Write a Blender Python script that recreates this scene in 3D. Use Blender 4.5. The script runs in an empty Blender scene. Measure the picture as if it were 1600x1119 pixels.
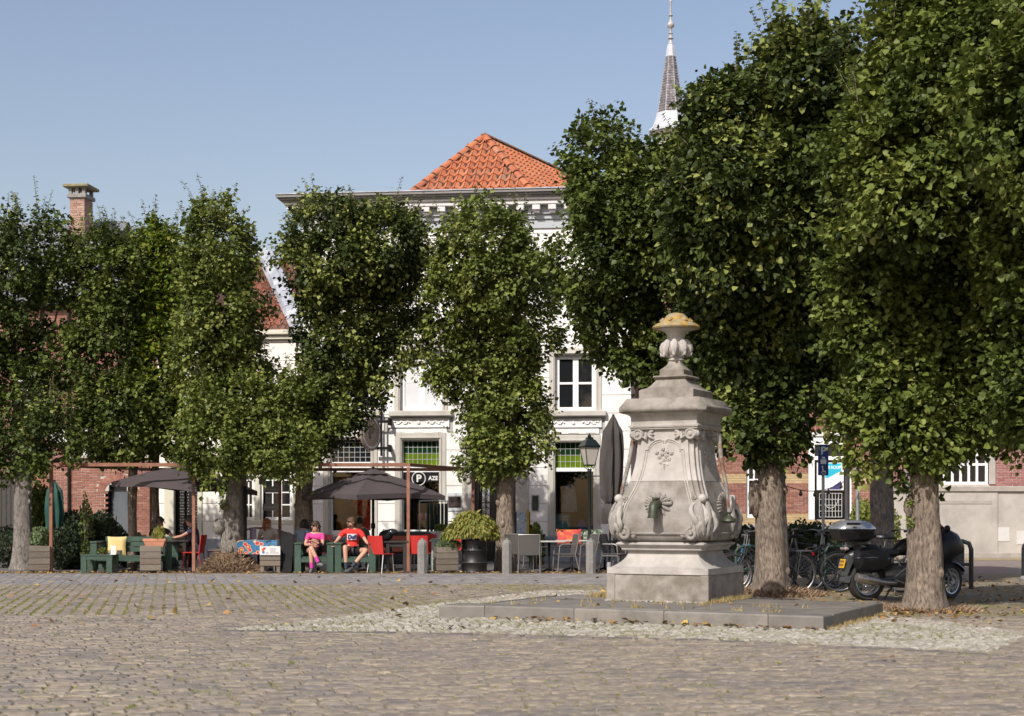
import bpy, math, random
import numpy as np
from math import sin, cos, pi, radians, sqrt, atan2
from mathutils import Vector, Matrix

# ------------------------------------------------------------------ camera, sky, sun
sc = bpy.context.scene
col = sc.collection
CAMH = 1.4
cam_d = bpy.data.cameras.new("camera")
cam = bpy.data.objects.new("camera", cam_d)
col.objects.link(cam)
cam.location = (0, 0, CAMH)
cam.rotation_euler = (pi / 2, 0, 0)
cam_d.sensor_width = 36
cam_d.lens = 54.0
cam_d.shift_y = 240.5 / 1600
cam_d.clip_end = 2000
cam_d.dof.use_dof = True
cam_d.dof.focus_distance = 30.0
cam_d.dof.aperture_fstop = 3.0
sc.camera = cam

SUN_AZ = radians(28.5)      # left of straight behind the camera
SUN_EL = radians(42)
sdir = Vector((-sin(SUN_AZ) * cos(SUN_EL), -cos(SUN_AZ) * cos(SUN_EL), sin(SUN_EL)))
world = bpy.data.worlds.new("World")
sc.world = world
world.use_nodes = True
wn = world.node_tree
bg = wn.nodes["Background"]
sky = wn.nodes.new("ShaderNodeTexSky")
sky.sky_type = 'NISHITA'
sky.sun_disc = False
sky.sun_elevation = SUN_EL
sky.sun_rotation = atan2(sdir.x, sdir.y)
sky.air_density = 1.3
sky.dust_density = 2.1
sky.ozone_density = 1.0
tn_ = wn.nodes.new("ShaderNodeVectorMath"); tn_.operation = 'MULTIPLY'; tn_.inputs[1].default_value = (1.09, .98, 1.0)   # white balance of the hazy sky
wn.links.new(sky.outputs[0], tn_.inputs[0])
wn.links.new(tn_.outputs[0], bg.inputs[0])
bg.inputs[1].default_value = 0.092
sun_d = bpy.data.lights.new("sun", 'SUN')
sun_d.energy = 3.35
sun_d.angle = radians(0.5)
sun_d.color = (1.0, 0.95, 0.885)
sun = bpy.data.objects.new("sun", sun_d)
col.objects.link(sun)
sun.rotation_euler = sdir.to_track_quat('Z', 'Y').to_euler()
sc.view_settings.view_transform = 'Standard'
sc.view_settings.look = 'None'
sc.view_settings.exposure = 0.55
sc.view_settings.gamma = 1
sc.view_settings.use_curve_mapping = False

R = random.Random(7)
NP = np.random.RandomState(11)

# ------------------------------------------------------------------ helpers
def P(px, py, Y):
    return Vector(((px - 800) / 2400 * Y, Y, CAMH + (800 - py) / 2400 * Y))

def G(px, py, z=0.0):
    Y = (CAMH - z) * 2400 / (py - 800)
    return Vector(((px - 800) / 2400 * Y, Y, z))

def gx(px, Y):
    return (px - 800) / 2400 * Y

def tag(o, label=None, cat=None, group=None, kind=None):
    if label: o['label'] = label
    if cat: o['category'] = cat
    if group: o['group'] = group
    if kind: o['kind'] = kind
    return o

def thing(name, label, cat, loc=(0, 0, 0), rotz=0.0, group=None):
    o = bpy.data.objects.new(name, None)
    col.objects.link(o)
    o.empty_display_size = 0.2
    o.location = loc
    o.rotation_euler = (0, 0, rotz)
    return tag(o, label, cat, group)

def link_copy(o, parent):
    c = o.copy()
    col.objects.link(c)
    c.parent = parent
    return c

def dup(root, loc, rotz, label, group=None, scale=None):
    r = root.copy()
    col.objects.link(r)
    r.location = loc
    r.rotation_euler = (0, 0, rotz)
    if scale: r.scale = scale
    r['label'] = label
    if group: r['group'] = group
    for ch in list(root.children):
        c = link_copy(ch, r)
        for g in list(ch.children):
            link_copy(g, c)
    return r

class MB:
    def __init__(s):
        s.v = []; s.f = []; s.t = []; s.tint = 0.0
    def add(s, vs, fs, tint=None):
        b = len(s.v)
        s.v.extend(vs)
        t = s.tint if tint is None else tint
        for f in fs:
            s.f.append([i + b for i in f]); s.t.append(t)
    def box(s, x0, x1, y0, y1, z0, z1, bev=0.0, M=None, tint=None):
        if bev <= 0:
            vs = [(x, y, z) for z in (z0, z1) for y in (y0, y1) for x in (x0, x1)]
            fs = [(0, 2, 3, 1), (4, 5, 7, 6), (0, 1, 5, 4), (2, 6, 7, 3), (0, 4, 6, 2), (1, 3, 7, 5)]
        else:
            b = min(bev, (x1 - x0) * .49, (y1 - y0) * .49, (z1 - z0) * .49)
            vs = []; idx = {}
            for iz, z in enumerate((z0, z1)):
                for iy, y in enumerate((y0, y1)):
                    for ix, x in enumerate((x0, x1)):
                        dx = b if ix == 0 else -b; dy = b if iy == 0 else -b; dz = b if iz == 0 else -b
                        for ax, p in enumerate(((x, y + dy, z + dz), (x + dx, y, z + dz), (x + dx, y + dy, z))):
                            idx[(ix, iy, iz, ax)] = len(vs); vs.append(p)
            I = idx; fs = []
            for ix in (0, 1): fs.append([I[(ix, a, c, 0)] for a, c in ((0, 0), (1, 0), (1, 1), (0, 1))][::(1 if ix else -1)])
            for iy in (0, 1): fs.append([I[(a, iy, c, 1)] for a, c in ((0, 0), (1, 0), (1, 1), (0, 1))][::(-1 if iy else 1)])
            for iz in (0, 1): fs.append([I[(a, c, iz, 2)] for a, c in ((0, 0), (1, 0), (1, 1), (0, 1))][::(1 if iz else -1)])
            for iy in (0, 1):
                for iz in (0, 1):
                    fs.append([I[(0, iy, iz, 1)], I[(1, iy, iz, 1)], I[(1, iy, iz, 2)], I[(0, iy, iz, 2)]])
            for ix in (0, 1):
                for iz in (0, 1):
                    fs.append([I[(ix, 0, iz, 0)], I[(ix, 1, iz, 0)], I[(ix, 1, iz, 2)], I[(ix, 0, iz, 2)]])
            for ix in (0, 1):
                for iy in (0, 1):
                    fs.append([I[(ix, iy, 0, 0)], I[(ix, iy, 1, 0)], I[(ix, iy, 1, 1)], I[(ix, iy, 0, 1)]])
            for ix in (0, 1):
                for iy in (0, 1):
                    for iz in (0, 1):
                        fs.append([I[(ix, iy, iz, 0)], I[(ix, iy, iz, 1)], I[(ix, iy, iz, 2)]])
        if M is not None:
            vs = [tuple(M @ Vector(p)) for p in vs]
        s.add(vs, fs, tint)
        return s
    def rings(s, rings, cap0=True, cap1=True, closed=True, tint=None):
        n = len(rings[0]); vs = []; fs = []
        for r in rings: vs.extend([tuple(p) for p in r])
        m = n if closed else n - 1
        for i in range(len(rings) - 1):
            for j in range(m):
                k = (j + 1) % n
                fs.append((i * n + j, i * n + k, (i + 1) * n + k, (i + 1) * n + j))
        if cap0 and closed: fs.append(tuple(range(n))[::-1])
        if cap1 and closed: fs.append(tuple((len(rings) - 1) * n + j for j in range(n)))
        s.add(vs, fs, tint)
        return s
    def lathe(s, prof, n=24, c=(0, 0, 0), axis='Z', a0=0.0, tint=None, cap=True):
        rs = []
        for r, z in prof:
            ring = []
            for j in range(n):
                a = a0 + 2 * pi * j / n
                x, y = r * cos(a), r * sin(a)
                if axis == 'Z': q = (c[0] + x, c[1] + y, c[2] + z)
                elif axis == 'Y': q = (c[0] + x, c[1] + z, c[2] + y)
                else: q = (c[0] + z, c[1] + x, c[2] + y)
                ring.append(q)
            rs.append(ring)
        return s.rings(rs, cap, cap, tint=tint)
    def tube(s, pts, r, n=8, cap=True, tint=None, flat=1.0, loop=False):
        pts = [Vector(p) for p in pts]
        if isinstance(r, (int, float)): r = [r] * len(pts)
        rs = []; up = None
        N = len(pts)
        for i, p in enumerate(pts):
            if loop: d = pts[(i + 1) % N] - pts[i - 1]
            else: d = pts[min(i + 1, N - 1)] - pts[max(i - 1, 0)]
            if d.length < 1e-9: d = Vector((0, 0, 1))
            d.normalize()
            if up is None:
                up = Vector((0, 0, 1)) if abs(d.z) < .9 else Vector((1, 0, 0))
            a = d.cross(up)
            if a.length < 1e-6: a = d.orthogonal()
            a.normalize(); b = a.cross(d).normalized(); up = b
            rs.append([p + (a * cos(2 * pi * j / n) + b * sin(2 * pi * j / n) * flat) * r[i] for j in range(n)])
        if loop:
            rs.append(rs[0])
            return s.rings(rs, False, False, tint=tint)
        return s.rings(rs, cap, cap, tint=tint)
    def prism(s, poly, d0, d1, plane='XZ', tint=None):
        n = len(poly)
        def q(p, d):
            if plane == 'XZ': return (p[0], d, p[1])
            if plane == 'XY': return (p[0], p[1], d)
            return (d, p[0], p[1])
        vs = [q(p, d0) for p in poly] + [q(p, d1) for p in poly]
        fs = [tuple(range(n)), tuple(range(2 * n - 1, n - 1, -1))]
        for j in range(n):
            k = (j + 1) % n
            fs.append((j, n + j, n + k, k))
        s.add(vs, fs, tint)
        return s
    def sphere(s, c, r, n=12, m=8, sc_=(1, 1, 1), tint=None):
        prof = []
        rs = []
        for i in range(m + 1):
            a = -pi / 2 + pi * i / m
            rr = max(cos(a), 0.02) * r; z = sin(a) * r
            rs.append([(c[0] + rr * cos(2 * pi * j / n) * sc_[0], c[1] + rr * sin(2 * pi * j / n) * sc_[1], c[2] + z * sc_[2]) for j in range(n)])
        return s.rings(rs, tint=tint)
    def xf(s, M, start=0):
        for i in range(start, len(s.v)):
            s.v[i] = tuple(M @ Vector(s.v[i]))
        return s
    def mesh(s, name, mat, smooth=False):
        me = bpy.data.meshes.new(name)
        me.from_pydata([tuple(p) for p in s.v], [], s.f)
        if any(s.t):
            at = me.attributes.new("tint", 'FLOAT', 'FACE')
            at.data.foreach_set("value", s.t)
        if smooth:
            me.polygons.foreach_set("use_smooth", [True] * len(me.polygons))
            if smooth != 'full':
                try: me.set_sharp_from_angle(angle=radians(40))
                except Exception: pass
        me.materials.append(mat)
        me.update()
        return me
    def build(s, name, mat, parent=None, smooth=False, label=None, cat=None, group=None, kind=None, loc=None, recalc=True):
        me = s.mesh(name, mat, smooth)
        if recalc: fixn(me)
        o = bpy.data.objects.new(name, me)
        col.objects.link(o)
        if parent is not None: o.parent = parent
        if loc is not None: o.location = loc
        return tag(o, label, cat, group, kind)

import bmesh
def fixn(me):
    if len(me.polygons) > 60000: return
    b = bmesh.new(); b.from_mesh(me)
    bmesh.ops.recalc_face_normals(b, faces=b.faces)
    b.to_mesh(me); b.free()

def obj(name, me, parent=None, loc=None, rot=None, scl=None):
    o = bpy.data.objects.new(name, me)
    col.objects.link(o)
    if parent is not None: o.parent = parent
    if loc is not None: o.location = loc
    if rot is not None: o.rotation_euler = rot
    if scl is not None: o.scale = scl
    return o

# ------------------------------------------------------------------ materials
MATS = {}
def M(name, c, rough=.7, var=.12, scale=6, bump=0.0, bscale=60, metal=0.0, cols=None, c2=None, c2s=2.0, c2lo=.5, c2hi=.65,
      spec=.5, stretch=None, coat=0.0, trans=0.0, sheen=0.0, bdist=.02):
    if name in MATS: return MATS[name]
    m = bpy.data.materials.new(name); m.use_nodes = True
    nt = m.node_tree; nd = nt.nodes; L = nt.links
    bs = nd["Principled BSDF"]
    bs.inputs["Roughness"].default_value = rough
    bs.inputs["Metallic"].default_value = metal
    bs.inputs["Specular IOR Level"].default_value = spec
    bs.inputs["Coat Weight"].default_value = coat
    geo = nd.new("ShaderNodeNewGeometry")
    vec = geo.outputs["Position"]
    if stretch:
        mp = nd.new("ShaderNodeMapping"); mp.inputs["Scale"].default_value = stretch
        L.new(vec, mp.inputs["Vector"]); vec = mp.outputs[0]
    if cols:
        at = nd.new("ShaderNodeAttribute"); at.attribute_name = "tint"
        oi = nd.new("ShaderNodeObjectInfo")
        ad = nd.new("ShaderNodeMath"); ad.operation = 'ADD'
        L.new(at.outputs["Fac"], ad.inputs[0]); L.new(oi.outputs["Random"], ad.inputs[1])
        fr = nd.new("ShaderNodeMath"); fr.operation = 'FRACT'; L.new(ad.outputs[0], fr.inputs[0])
        rp = nd.new("ShaderNodeValToRGB")
        el = rp.color_ramp.elements
        el[0].position = 0; el[0].color = (*cols[0], 1)
        el[1].position = 1; el[1].color = (*cols[-1], 1)
        for i in range(1, len(cols) - 1):
            e = el.new(i / (len(cols) - 1)); e.color = (*cols[i], 1)
        L.new(fr.outputs[0], rp.inputs[0]); base = rp.outputs[0]
    else:
        rgb = nd.new("ShaderNodeRGB"); rgb.outputs[0].default_value = (*c, 1); base = rgb.outputs[0]
    if c2:
        n2 = nd.new("ShaderNodeTexNoise"); n2.inputs["Scale"].default_value = c2s; n2.inputs["Detail"].default_value = 8
        n2.inputs["Roughness"].default_value = .65
        L.new(vec, n2.inputs["Vector"])
        mr = nd.new("ShaderNodeMapRange"); mr.inputs[1].default_value = c2lo; mr.inputs[2].default_value = c2hi
        L.new(n2.outputs[0], mr.inputs[0])
        mx = nd.new("ShaderNodeMix"); mx.data_type = 'RGBA'
        L.new(mr.outputs[0], mx.inputs[0]); L.new(base, mx.inputs[6]); mx.inputs[7].default_value = (*c2, 1)
        base = mx.outputs[2]
    if var > 0:
        no = nd.new("ShaderNodeTexNoise"); no.inputs["Scale"].default_value = scale; no.inputs["Detail"].default_value = 6
        L.new(vec, no.inputs["Vector"])
        mr = nd.new("ShaderNodeMapRange"); mr.inputs[1].default_value = .3; mr.inputs[2].default_value = .7
        mr.inputs[3].default_value = 1 - var; mr.inputs[4].default_value = 1 + var
        L.new(no.outputs[0], mr.inputs[0])
        vm = nd.new("ShaderNodeVectorMath"); vm.operation = 'SCALE'
        L.new(base, vm.inputs[0]); L.new(mr.outputs[0], vm.inputs["Scale"]); base = vm.outputs[0]
    L.new(base, bs.inputs["Base Color"])
    if bump > 0:
        nb = nd.new("ShaderNodeTexNoise"); nb.inputs["Scale"].default_value = bscale; nb.inputs["Detail"].default_value = 5
        L.new(vec, nb.inputs["Vector"])
        bp = nd.new("ShaderNodeBump"); bp.inputs["Strength"].default_value = bump; bp.inputs["Distance"].default_value = bdist
        L.new(nb.outputs[0], bp.inputs["Height"]); L.new(bp.outputs[0], bs.inputs["Normal"])
    if trans > 0:
        out = nd["Material Output"]
        tl = nd.new("ShaderNodeBsdfTranslucent"); L.new(base, tl.inputs[0])
        ms = nd.new("ShaderNodeMixShader"); ms.inputs[0].default_value = trans
        L.new(bs.outputs[0], ms.inputs[1]); L.new(tl.outputs[0], ms.inputs[2]); L.new(ms.outputs[0], out.inputs[0])
    MATS[name] = m
    return m

def glass_mat(name="shop_glass", tintc=(.9, .93, .92)):
    m = bpy.data.materials.new(name); m.use_nodes = True
    nt = m.node_tree; nd = nt.nodes; L = nt.links
    nd.remove(nd["Principled BSDF"])
    tr = nd.new("ShaderNodeBsdfTransparent"); tr.inputs[0].default_value = (*tintc, 1)
    gl = nd.new("ShaderNodeBsdfGlossy"); gl.inputs["Roughness"].default_value = .02
    fr = nd.new("ShaderNodeFresnel"); fr.inputs[0].default_value = 1.5
    mx = nd.new("ShaderNodeMixShader")
    L.new(fr.outputs[0], mx.inputs[0]); L.new(tr.outputs[0], mx.inputs[1]); L.new(gl.outputs[0], mx.inputs[2])
    L.new(mx.outputs[0], nd["Material Output"].inputs[0])
    return m
GLASS = glass_mat()
WHITE = M("white_stucco", (.80, .785, .75), .75, .04, 1.2, .12, 25, c2=(.60, .575, .53), c2s=1.1, c2lo=.5, c2hi=.8)
WHITE_B = M("cream_stucco", (.80, .77, .70), .75, .04, 1.2, .12, 25, c2=(.66, .62, .55), c2s=.9, c2lo=.52, c2hi=.85)
JOINT = M("stucco_joint_grey", (.42, .41, .39), .9, .1, 5)  # plain grey of the wall behind the block joints
TRIM = M("beige_trim", (.50, .475, .42), .7, .06, 2, .1, 30, c2=(.42, .39, .34), c2s=1.2)
WPAINT = M("white_paint", (.82, .82, .80), .4, .03, 3)
DGLASS = M("dark_window_glass", (.012, .014, .016), .06, .0)
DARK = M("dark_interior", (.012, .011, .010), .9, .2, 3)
BLACK = M("black_paint", (.014, .016, .015), .35, .15, 4)
BLACKM = M("matt_black", (.012, .012, .013), .8, .2, 6, spec=.2)
ZINC = M("zinc_lead", (.33, .35, .39), .45, .12, 3, .1, 12, c2=(.50, .52, .56), c2s=1.5)
# ------------------------------------------------------------------ ground and paving
U_ = Vector((-.891, .454, 0)); V_ = Vector((.454, .891, 0))
soil = M("moss_soil_joint", (.20, .165, .115), .95, .3, 9, .5, 40, c2=(.19, .18, .05), c2s=1.6, c2lo=.5, c2hi=.64)
def sheet(name, pts, z, mat, kind='structure', nx=1):
    b = MB(); b.add([(p[0], p[1], z) for p in pts], [tuple(range(len(pts)))])
    return b.build(name, mat, kind=kind)
sheet("ground", [(-300, -60), (300, -60), (300, 500), (-300, 500)], -0.03, M("far_ground", (.14, .125, .10), .95, .2, .7, .3, 20))
base_bed = sheet("paving_bed", [(-16, 4), (16, 4), (24, 34.7), (-24, 34.7)], 0.007, soil)

def sett_verts(w, l, h, rnd, ch=.018, rough=.006):
    """top of a worn sett: bevelled cushion, z from -.02 to h"""
    a, b = w / 2, l / 2
    j = lambda s: rnd.uniform(-s, s)
    o = [(-a + j(.008), -b + j(.008)), (a + j(.008), -b + j(.008)), (a + j(.008), b + j(.008)), (-a + j(.008), b + j(.008))]
    vs = [(x, y, -.01) for x, y in o]
    vs += [(x * (1 - ch * .6 / a), y * (1 - ch * .6 / b), h * .55) for x, y in o]
    vs += [(x * (1 - ch * 1.7 / a), y * (1 - ch * 1.7 / b), h + j(rough)) for x, y in o]
    fs = []
    for k in (0, 4):
        for i in range(4):
            n = (i + 1) % 4
            fs.append((k + i, k + n, k + 4 + n, k + 4 + i))
    fs.append((8, 9, 10, 11))
    return vs, fs

SETT = M("worn_sett_stone", None or (.2, .2, .2), .68, .28, 14, .5, 70, cols=[(.18, .154, .122), (.218, .182, .137), (.252, .212, .150), (.155, .136, .120), (.20, .168, .130), (.228, .196, .160), (.14, .12, .106), (.28, .235, .165), (.195, .168, .130), (.215, .17, .130)], c2=(.135, .118, .108), c2s=.45, c2lo=.5, c2hi=.8, bdist=.01)
CLINK = M("grey_clinker", (.2, .2, .2), .7, .18, 12, .4, 60, cols=[(.17, .165, .175), (.21, .20, .205), (.25, .235, .225), (.15, .15, .165), (.22, .205, .195)], bdist=.01)
PALE = M("pale_cobble", (.2, .2, .2), .8, .22, 18, .5, 80, cols=[(.24, .22, .18), (.32, .30, .25), (.28, .26, .22), (.21, .19, .15), (.36, .34, .30), (.26, .24, .195)], c2=(.17, .155, .09), c2s=1.8, c2lo=.5, c2hi=.68, bdist=.01)

def in_poly(x, y, poly):
    c = False; n = len(poly)
    for i in range(n):
        x1, y1 = poly[i]; x2, y2 = poly[i - 1]
        if (y1 > y) != (y2 > y) and x < (x2 - x1) * (y - y1) / (y2 - y1) + x1: c = not c
    return c

ap = [G(345, 986), G(700, 990), G(1120, 1001), G(1545, 1022), G(1610, 992), G(1490, 975), G(1395, 966), G(1380, 955), G(1100, 925), G(850, 924), G(690, 944), G(520, 968)]
APRON = [(p.x, p.y) for p in ap]
slab_c = [G(685, 967), G(757, 968), G(1287, 987), G(1380, 962)]
SL_A, SL_B, SL_C, SL_D = [Vector((p.x, p.y, 0)) for p in slab_c]
SL_G = SL_D + U_ * 5.1
SL_F = SL_A + V_ * 3.0
SLAB = [(p.x, p.y) for p in (SL_A, SL_B, SL_C, SL_D, SL_G, SL_F)]
bed_line = lambda x: 20.6 if x < -2 else 20.6
dj = Vector((-.219, .976, 0)); dk = Vector((.976, .219, 0))
def visible(x, y, m=.6):
    return abs(x) < .345 * y + m and y > 9.4

def far_edge(x):   # lower edge of the clinker strip
    return 29.4
SIDE_R = lambda x, y: x > 4.0 and y > 23.2 - .2 * (x - 4)      # tree pits on the right: soil, not setts
def kind_at(x, y):
    if in_poly(x, y, SLAB): return None
    if in_poly(x, y, APRON): return 'apron'
    if y > 34.5: return None
    ybound = 20.7 if x < 0 else 20.7
    if x > 5.2 and y > 17.6 + (x - 5.2) * .1: return None if y > 20.3 else 'near'
    if y < ybound: return 'near'
    if y < 29.4: return 'mid' if not SIDE_R(x, y) else None
    return 'far' if x < 7.0 else None

pieces = []          # (x, y, w, l, rot, kind)
rnd = random.Random(3)
# near: rows across
ang = atan2(.12, 1.0)
ca, sa = cos(ang), sin(ang)
pitch = .118
for i in range(int(-2 / pitch), int(25 / pitch)):
    v = i * pitch; u = -12 + rnd.uniform(0, .2)
    wob = rnd.uniform(-.006, .006)
    while u < 13:
        w = rnd.uniform(.15, .27)
        cu = u + w / 2; u += w + .004
        x = cu * ca - v * sa; y = cu * sa + v * ca + 4 + .03 * sin(cu * 1.3)
        if not visible(x, y): continue
        if kind_at(x, y) == 'near': pieces.append((x, y + wob, w - .008, pitch - .012, ang + rnd.uniform(-.05, .05), 'near'))
# mid: strips running away
for i in range(-80, 90):
    u = i * .176; v = 16 + rnd.uniform(0, .15)
    while v < 31.5:
        l = rnd.uniform(.11, .17)
        cv = v + l / 2; v += l + .006
        x = dk.x * u + dj.x * cv + 4.2; y = dk.y * u + dj.y * cv
        if not visible(x, y): continue
        if kind_at(x, y) == 'mid': pieces.append((x, y, .158, l - .004, atan2(dk.y, dk.x) + rnd.uniform(-.03, .03), 'mid'))
for i in range(-85, 90):
    u = i * .20; v = 26 + rnd.uniform(0, .25)
    while v < 37:
        l = .30
        cv = v + l / 2; v += l + .008
        x = dk.x * u + dj.x * cv + 4.2; y = dk.y * u + dj.y * cv
        if not visible(x, y): continue
        if kind_at(x, y) == 'far': pieces.append((x, y, .188, l - .006, atan2(dk.y, dk.x), 'far'))
# apron: small rounded cobbles, jittered
xs0 = min(p[0] for p in APRON); xs1 = max(p[0] for p in APRON); ys0 = min(p[1] for p in APRON); ys1 = max(p[1] for p in APRON)
yy = ys0; row = 0
while yy < ys1:
    xx = xs0 + (row % 2) * .055
    while xx < xs1:
        w = rnd.uniform(.085, .125)
        x = xx + w / 2 + rnd.uniform(-.01, .01); y = yy + rnd.uniform(-.012, .012) + .03 * sin(xx * 2.2)
        xx += w + .014
        if visible(x, y) and kind_at(x, y) == 'apron':
            pieces.append((x, y, w - .006, .092, rnd.uniform(-.25, .25), 'apron'))
    yy += .104; row += 1
near_sorted = sorted([p for p in pieces if p[5] == 'near' and abs(p[0]) < .335 * p[1]], key=lambda p: p[1])[:300]
single = set(id(p) for p in near_sorted)
big = {'near': MB(), 'mid': MB(), 'far': MB(), 'apron': MB()}
for p in pieces:
    if id(p) in single: continue
    x, y, w, l, a, k = p
    hh = {'near': .019, 'mid': .016, 'far': .012, 'apron': .028}[k] + rnd.uniform(-.004, .004)
    vs, fs = sett_verts(w, l, hh, rnd, ch=.012 if k != 'apron' else .016, rough=.004)
    c_, s_ = cos(a), sin(a)
    big[k].add([(x + q[0] * c_ - q[1] * s_, y + q[0] * s_ + q[1] * c_, q[2]) for q in vs], fs, rnd.random())
big['near'].build("setts", SETT, base_bed, kind='stuff', recalc=False, smooth=False)
big['mid'].build("setts_in_strips", SETT, base_bed, kind='stuff', recalc=False)
big['far'].build("clinkers", CLINK, base_bed, kind='stuff', recalc=False)
big['apron'].build("pale_cobbles", PALE, base_bed, kind='stuff', recalc=False)
tmpl = []
for k in range(12):
    vs, fs = sett_verts(.186, pitch - .012, .019 + rnd.uniform(-.004, .004), rnd, ch=.010, rough=.004)
    b = MB(); b.add(vs, fs); tmpl.append(b.mesh("sett", SETT))
for p in near_sorted:
    obj("sett", rnd.choice(tmpl), base_bed, (p[0], p[1], 0), (0, 0, p[4]), (p[2] / .186, 1, 1))
# dark kerb line along the front of the apron
kb = MB()
kp = [G(345, 987), G(700, 992.5), G(1120, 1003.5), G(1545, 1025)]
dkm = M("dark_edging_stone", (.075, .072, .075), .8, .2, 10, .4, 50)
edge_me = None
for a, b in zip(kp[:-1], kp[1:]):
    n = max(1, int((b - a).length / .30))
    for i in range(n):
        p = a.lerp(b, (i + .5) / n); q = (b - a) / n
        bb = MB(); bb.box(-q.length / 2 + .012, q.length / 2 - .012, -.035, .035, -.02, .020 + rnd.uniform(-.004, .004), .008)
        o = bb.build("edging_stone", dkm, base_bed, loc=(p.x, p.y, 0)); o.rotation_euler = (0, 0, atan2(q.y, q.x))
# soil of the tree pits, terrace bed and the pavement beyond
sheet("tree_pit_soil", [(5.02, 20.35), (12.5, 20.35), (14.5, 33.5), (7.0, 34.5), (4.0, 29)], 0.004,
      M("leafy_soil", (.16, .115, .07), .95, .35, 7, .8, 30, c2=(.10, .10, .03), c2s=2.0, c2lo=.5, c2hi=.62))
sheet("terrace_soil", [(-13, 34.6), (7.5, 34.6), (7.5, 35.8), (-13, 35.8)], 0.006,
      M("terrace_grit", (.20, .155, .105), .95, .3, 9, .6, 40, c2=(.13, .10, .05), c2s=4))
PAVE = M("dark_paving", (.11, .105, .10), .85, .2, 5, .3, 30)
sheet("terrace_paving", [(-20, 35.8), (8, 35.8), (8, 46), (-20, 46)], 0.006, PAVE)
sheet("side_street", [(7.5, 33.5), (24, 33.5), (24, 44.0), (8.5, 44.0)], 0.006, M("street_brick", (.20, .17, .145), .85, .2, 5, .3, 30))
sheet("pavement_verge", [(8, 43.9), (24, 43.9), (24, 46.4), (8, 46.4)], 0.012, M("verge", (.26, .21, .12), .95, .3, 4, .4, 30))

# ------------------------------------------------------------------ bluestone platform
BLUE = M("bluestone", (.2, .2, .2), .6, .16, 4, .35, 40, cols=[(.165, .150, .130), (.19, .173, .15), (.145, .133, .118), (.21, .193, .165)], c2=(.115, .105, .09), c2s=2.2, c2lo=.5, c2hi=.7, bdist=.008)
slab = thing("stone_platform", "low bluestone platform of large slabs carrying the town pump", "platform", (0, 0, 0))
H_S = .18
core = MB(); inset = lambda p, c, k: c + (p - c) * k
sc_c = (SL_A + SL_C + SL_D + SL_F) / 4
core.prism([(inset(p, sc_c, .97).x, inset(p, sc_c, .97).y) for p in (SL_A, SL_B, SL_C, SL_D, SL_G, SL_F)], -.02, H_S - .03, 'XY')
core.build("bed", M("slab_joint", (.09, .08, .06), .95, .2, 8), slab)
def stone(poly, z0, z1, name="slab_stone"):
    b = MB(); n = len(poly)
    c = sum((Vector((q[0], q[1], 0)) for q in poly), Vector()) / n
    def ins(d, z):
        r = []
        for q in poly:
            v = Vector((q[0], q[1], 0)) - c
            r.append((c.x + v.x * (1 - d / v.length), c.y + v.y * (1 - d / v.length), z))
        return r
    b.rings([ins(.004, z0), ins(.004, z1 - .02), ins(.011, z1 - .006), ins(.026, z1)])
    b.build(name, BLUE, slab)
def along(a, b, t): return a + (b - a) * t
ED = .42
fr_u = (SL_C - SL_B); n_f = [0, .303, .565, .845, 1.0]
cuts = [0.0, .285, .555, .85, 1.0]      # joints along the front, left to right
pB, pC, pD = SL_B, SL_C, SL_D
nin = V_ * ED
for i in range(4):
    a0 = along(pB, pC, cuts[i]); a1 = along(pB, pC, cuts[i + 1])
    stone([(a0.x, a0.y), (a1.x, a1.y), (a1 + nin).xy, (a0 + nin).xy] if i < 3 else [(a0.x, a0.y), (a1.x, a1.y), (a1 + nin).xy, (a0 + nin).xy], -.01, H_S)
stone([SL_A.xy, SL_B.xy, (SL_B + nin).xy, (SL_A + V_ * .55).xy], -.01, H_S)
# right border
r0 = SL_C + nin; segs = [0, .5, .92, 1.0]
for i in range(3):
    a0 = along(r0, pD, segs[i]); a1 = along(r0, pD, segs[i + 1]); u = U_ * ED
    stone([a0.xy, a1.xy, (a1 + u).xy, (a0 + u).xy], -.01, H_S)
# interior slabs
k0 = r0 + U_ * (ED)
Lr = (pD - r0).length
rows = [0, Lr * .34, Lr * .67, Lr]
for i in range(3):
    off = .0 if i % 2 else .45
    t = 0.0; Wd = 4.25 - i * .02
    cutsu = [0]
    while cutsu[-1] < Wd - .5: cutsu.append(min(Wd, cutsu[-1] + (.95 if cutsu[-1] or not off else .5)))
    if cutsu[-1] < Wd: cutsu.append(Wd)
    for a, b in zip(cutsu[:-1], cutsu[1:]):
        q = [k0 + U_ * a + V_ * rows[i], k0 + U_ * b + V_ * rows[i], k0 + U_ * b + V_ * rows[i + 1], k0 + U_ * a + V_ * rows[i + 1]]
        stone([p.xy for p in q], -.01, H_S - .004 + rnd.uniform(0, .003))

# ------------------------------------------------------------------ town pump
PC = Vector((2.30, 21.52, H_S))
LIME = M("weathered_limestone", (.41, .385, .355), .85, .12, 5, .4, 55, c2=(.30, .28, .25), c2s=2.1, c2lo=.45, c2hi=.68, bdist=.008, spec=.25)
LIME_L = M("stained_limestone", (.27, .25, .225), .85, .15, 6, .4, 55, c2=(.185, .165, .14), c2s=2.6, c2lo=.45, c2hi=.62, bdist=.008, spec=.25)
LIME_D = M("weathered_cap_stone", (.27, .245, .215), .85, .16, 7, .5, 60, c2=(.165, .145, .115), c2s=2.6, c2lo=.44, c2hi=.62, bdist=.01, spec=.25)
LICHEN = M("lichen_stone", (.25, .22, .15), .9, .25, 12, .5, 60, c2=(.34, .215, .05), c2s=7, c2lo=.42, c2hi=.56)
pump = thing("town_pump", "tall carved limestone town pump with lichen topped finial and green bronze spout", "pump", PC, atan2(-.454, .891))
zv = lambda v: CAMH - (480 + v / 2.33 - 800) / 111.5 - H_S
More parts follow.
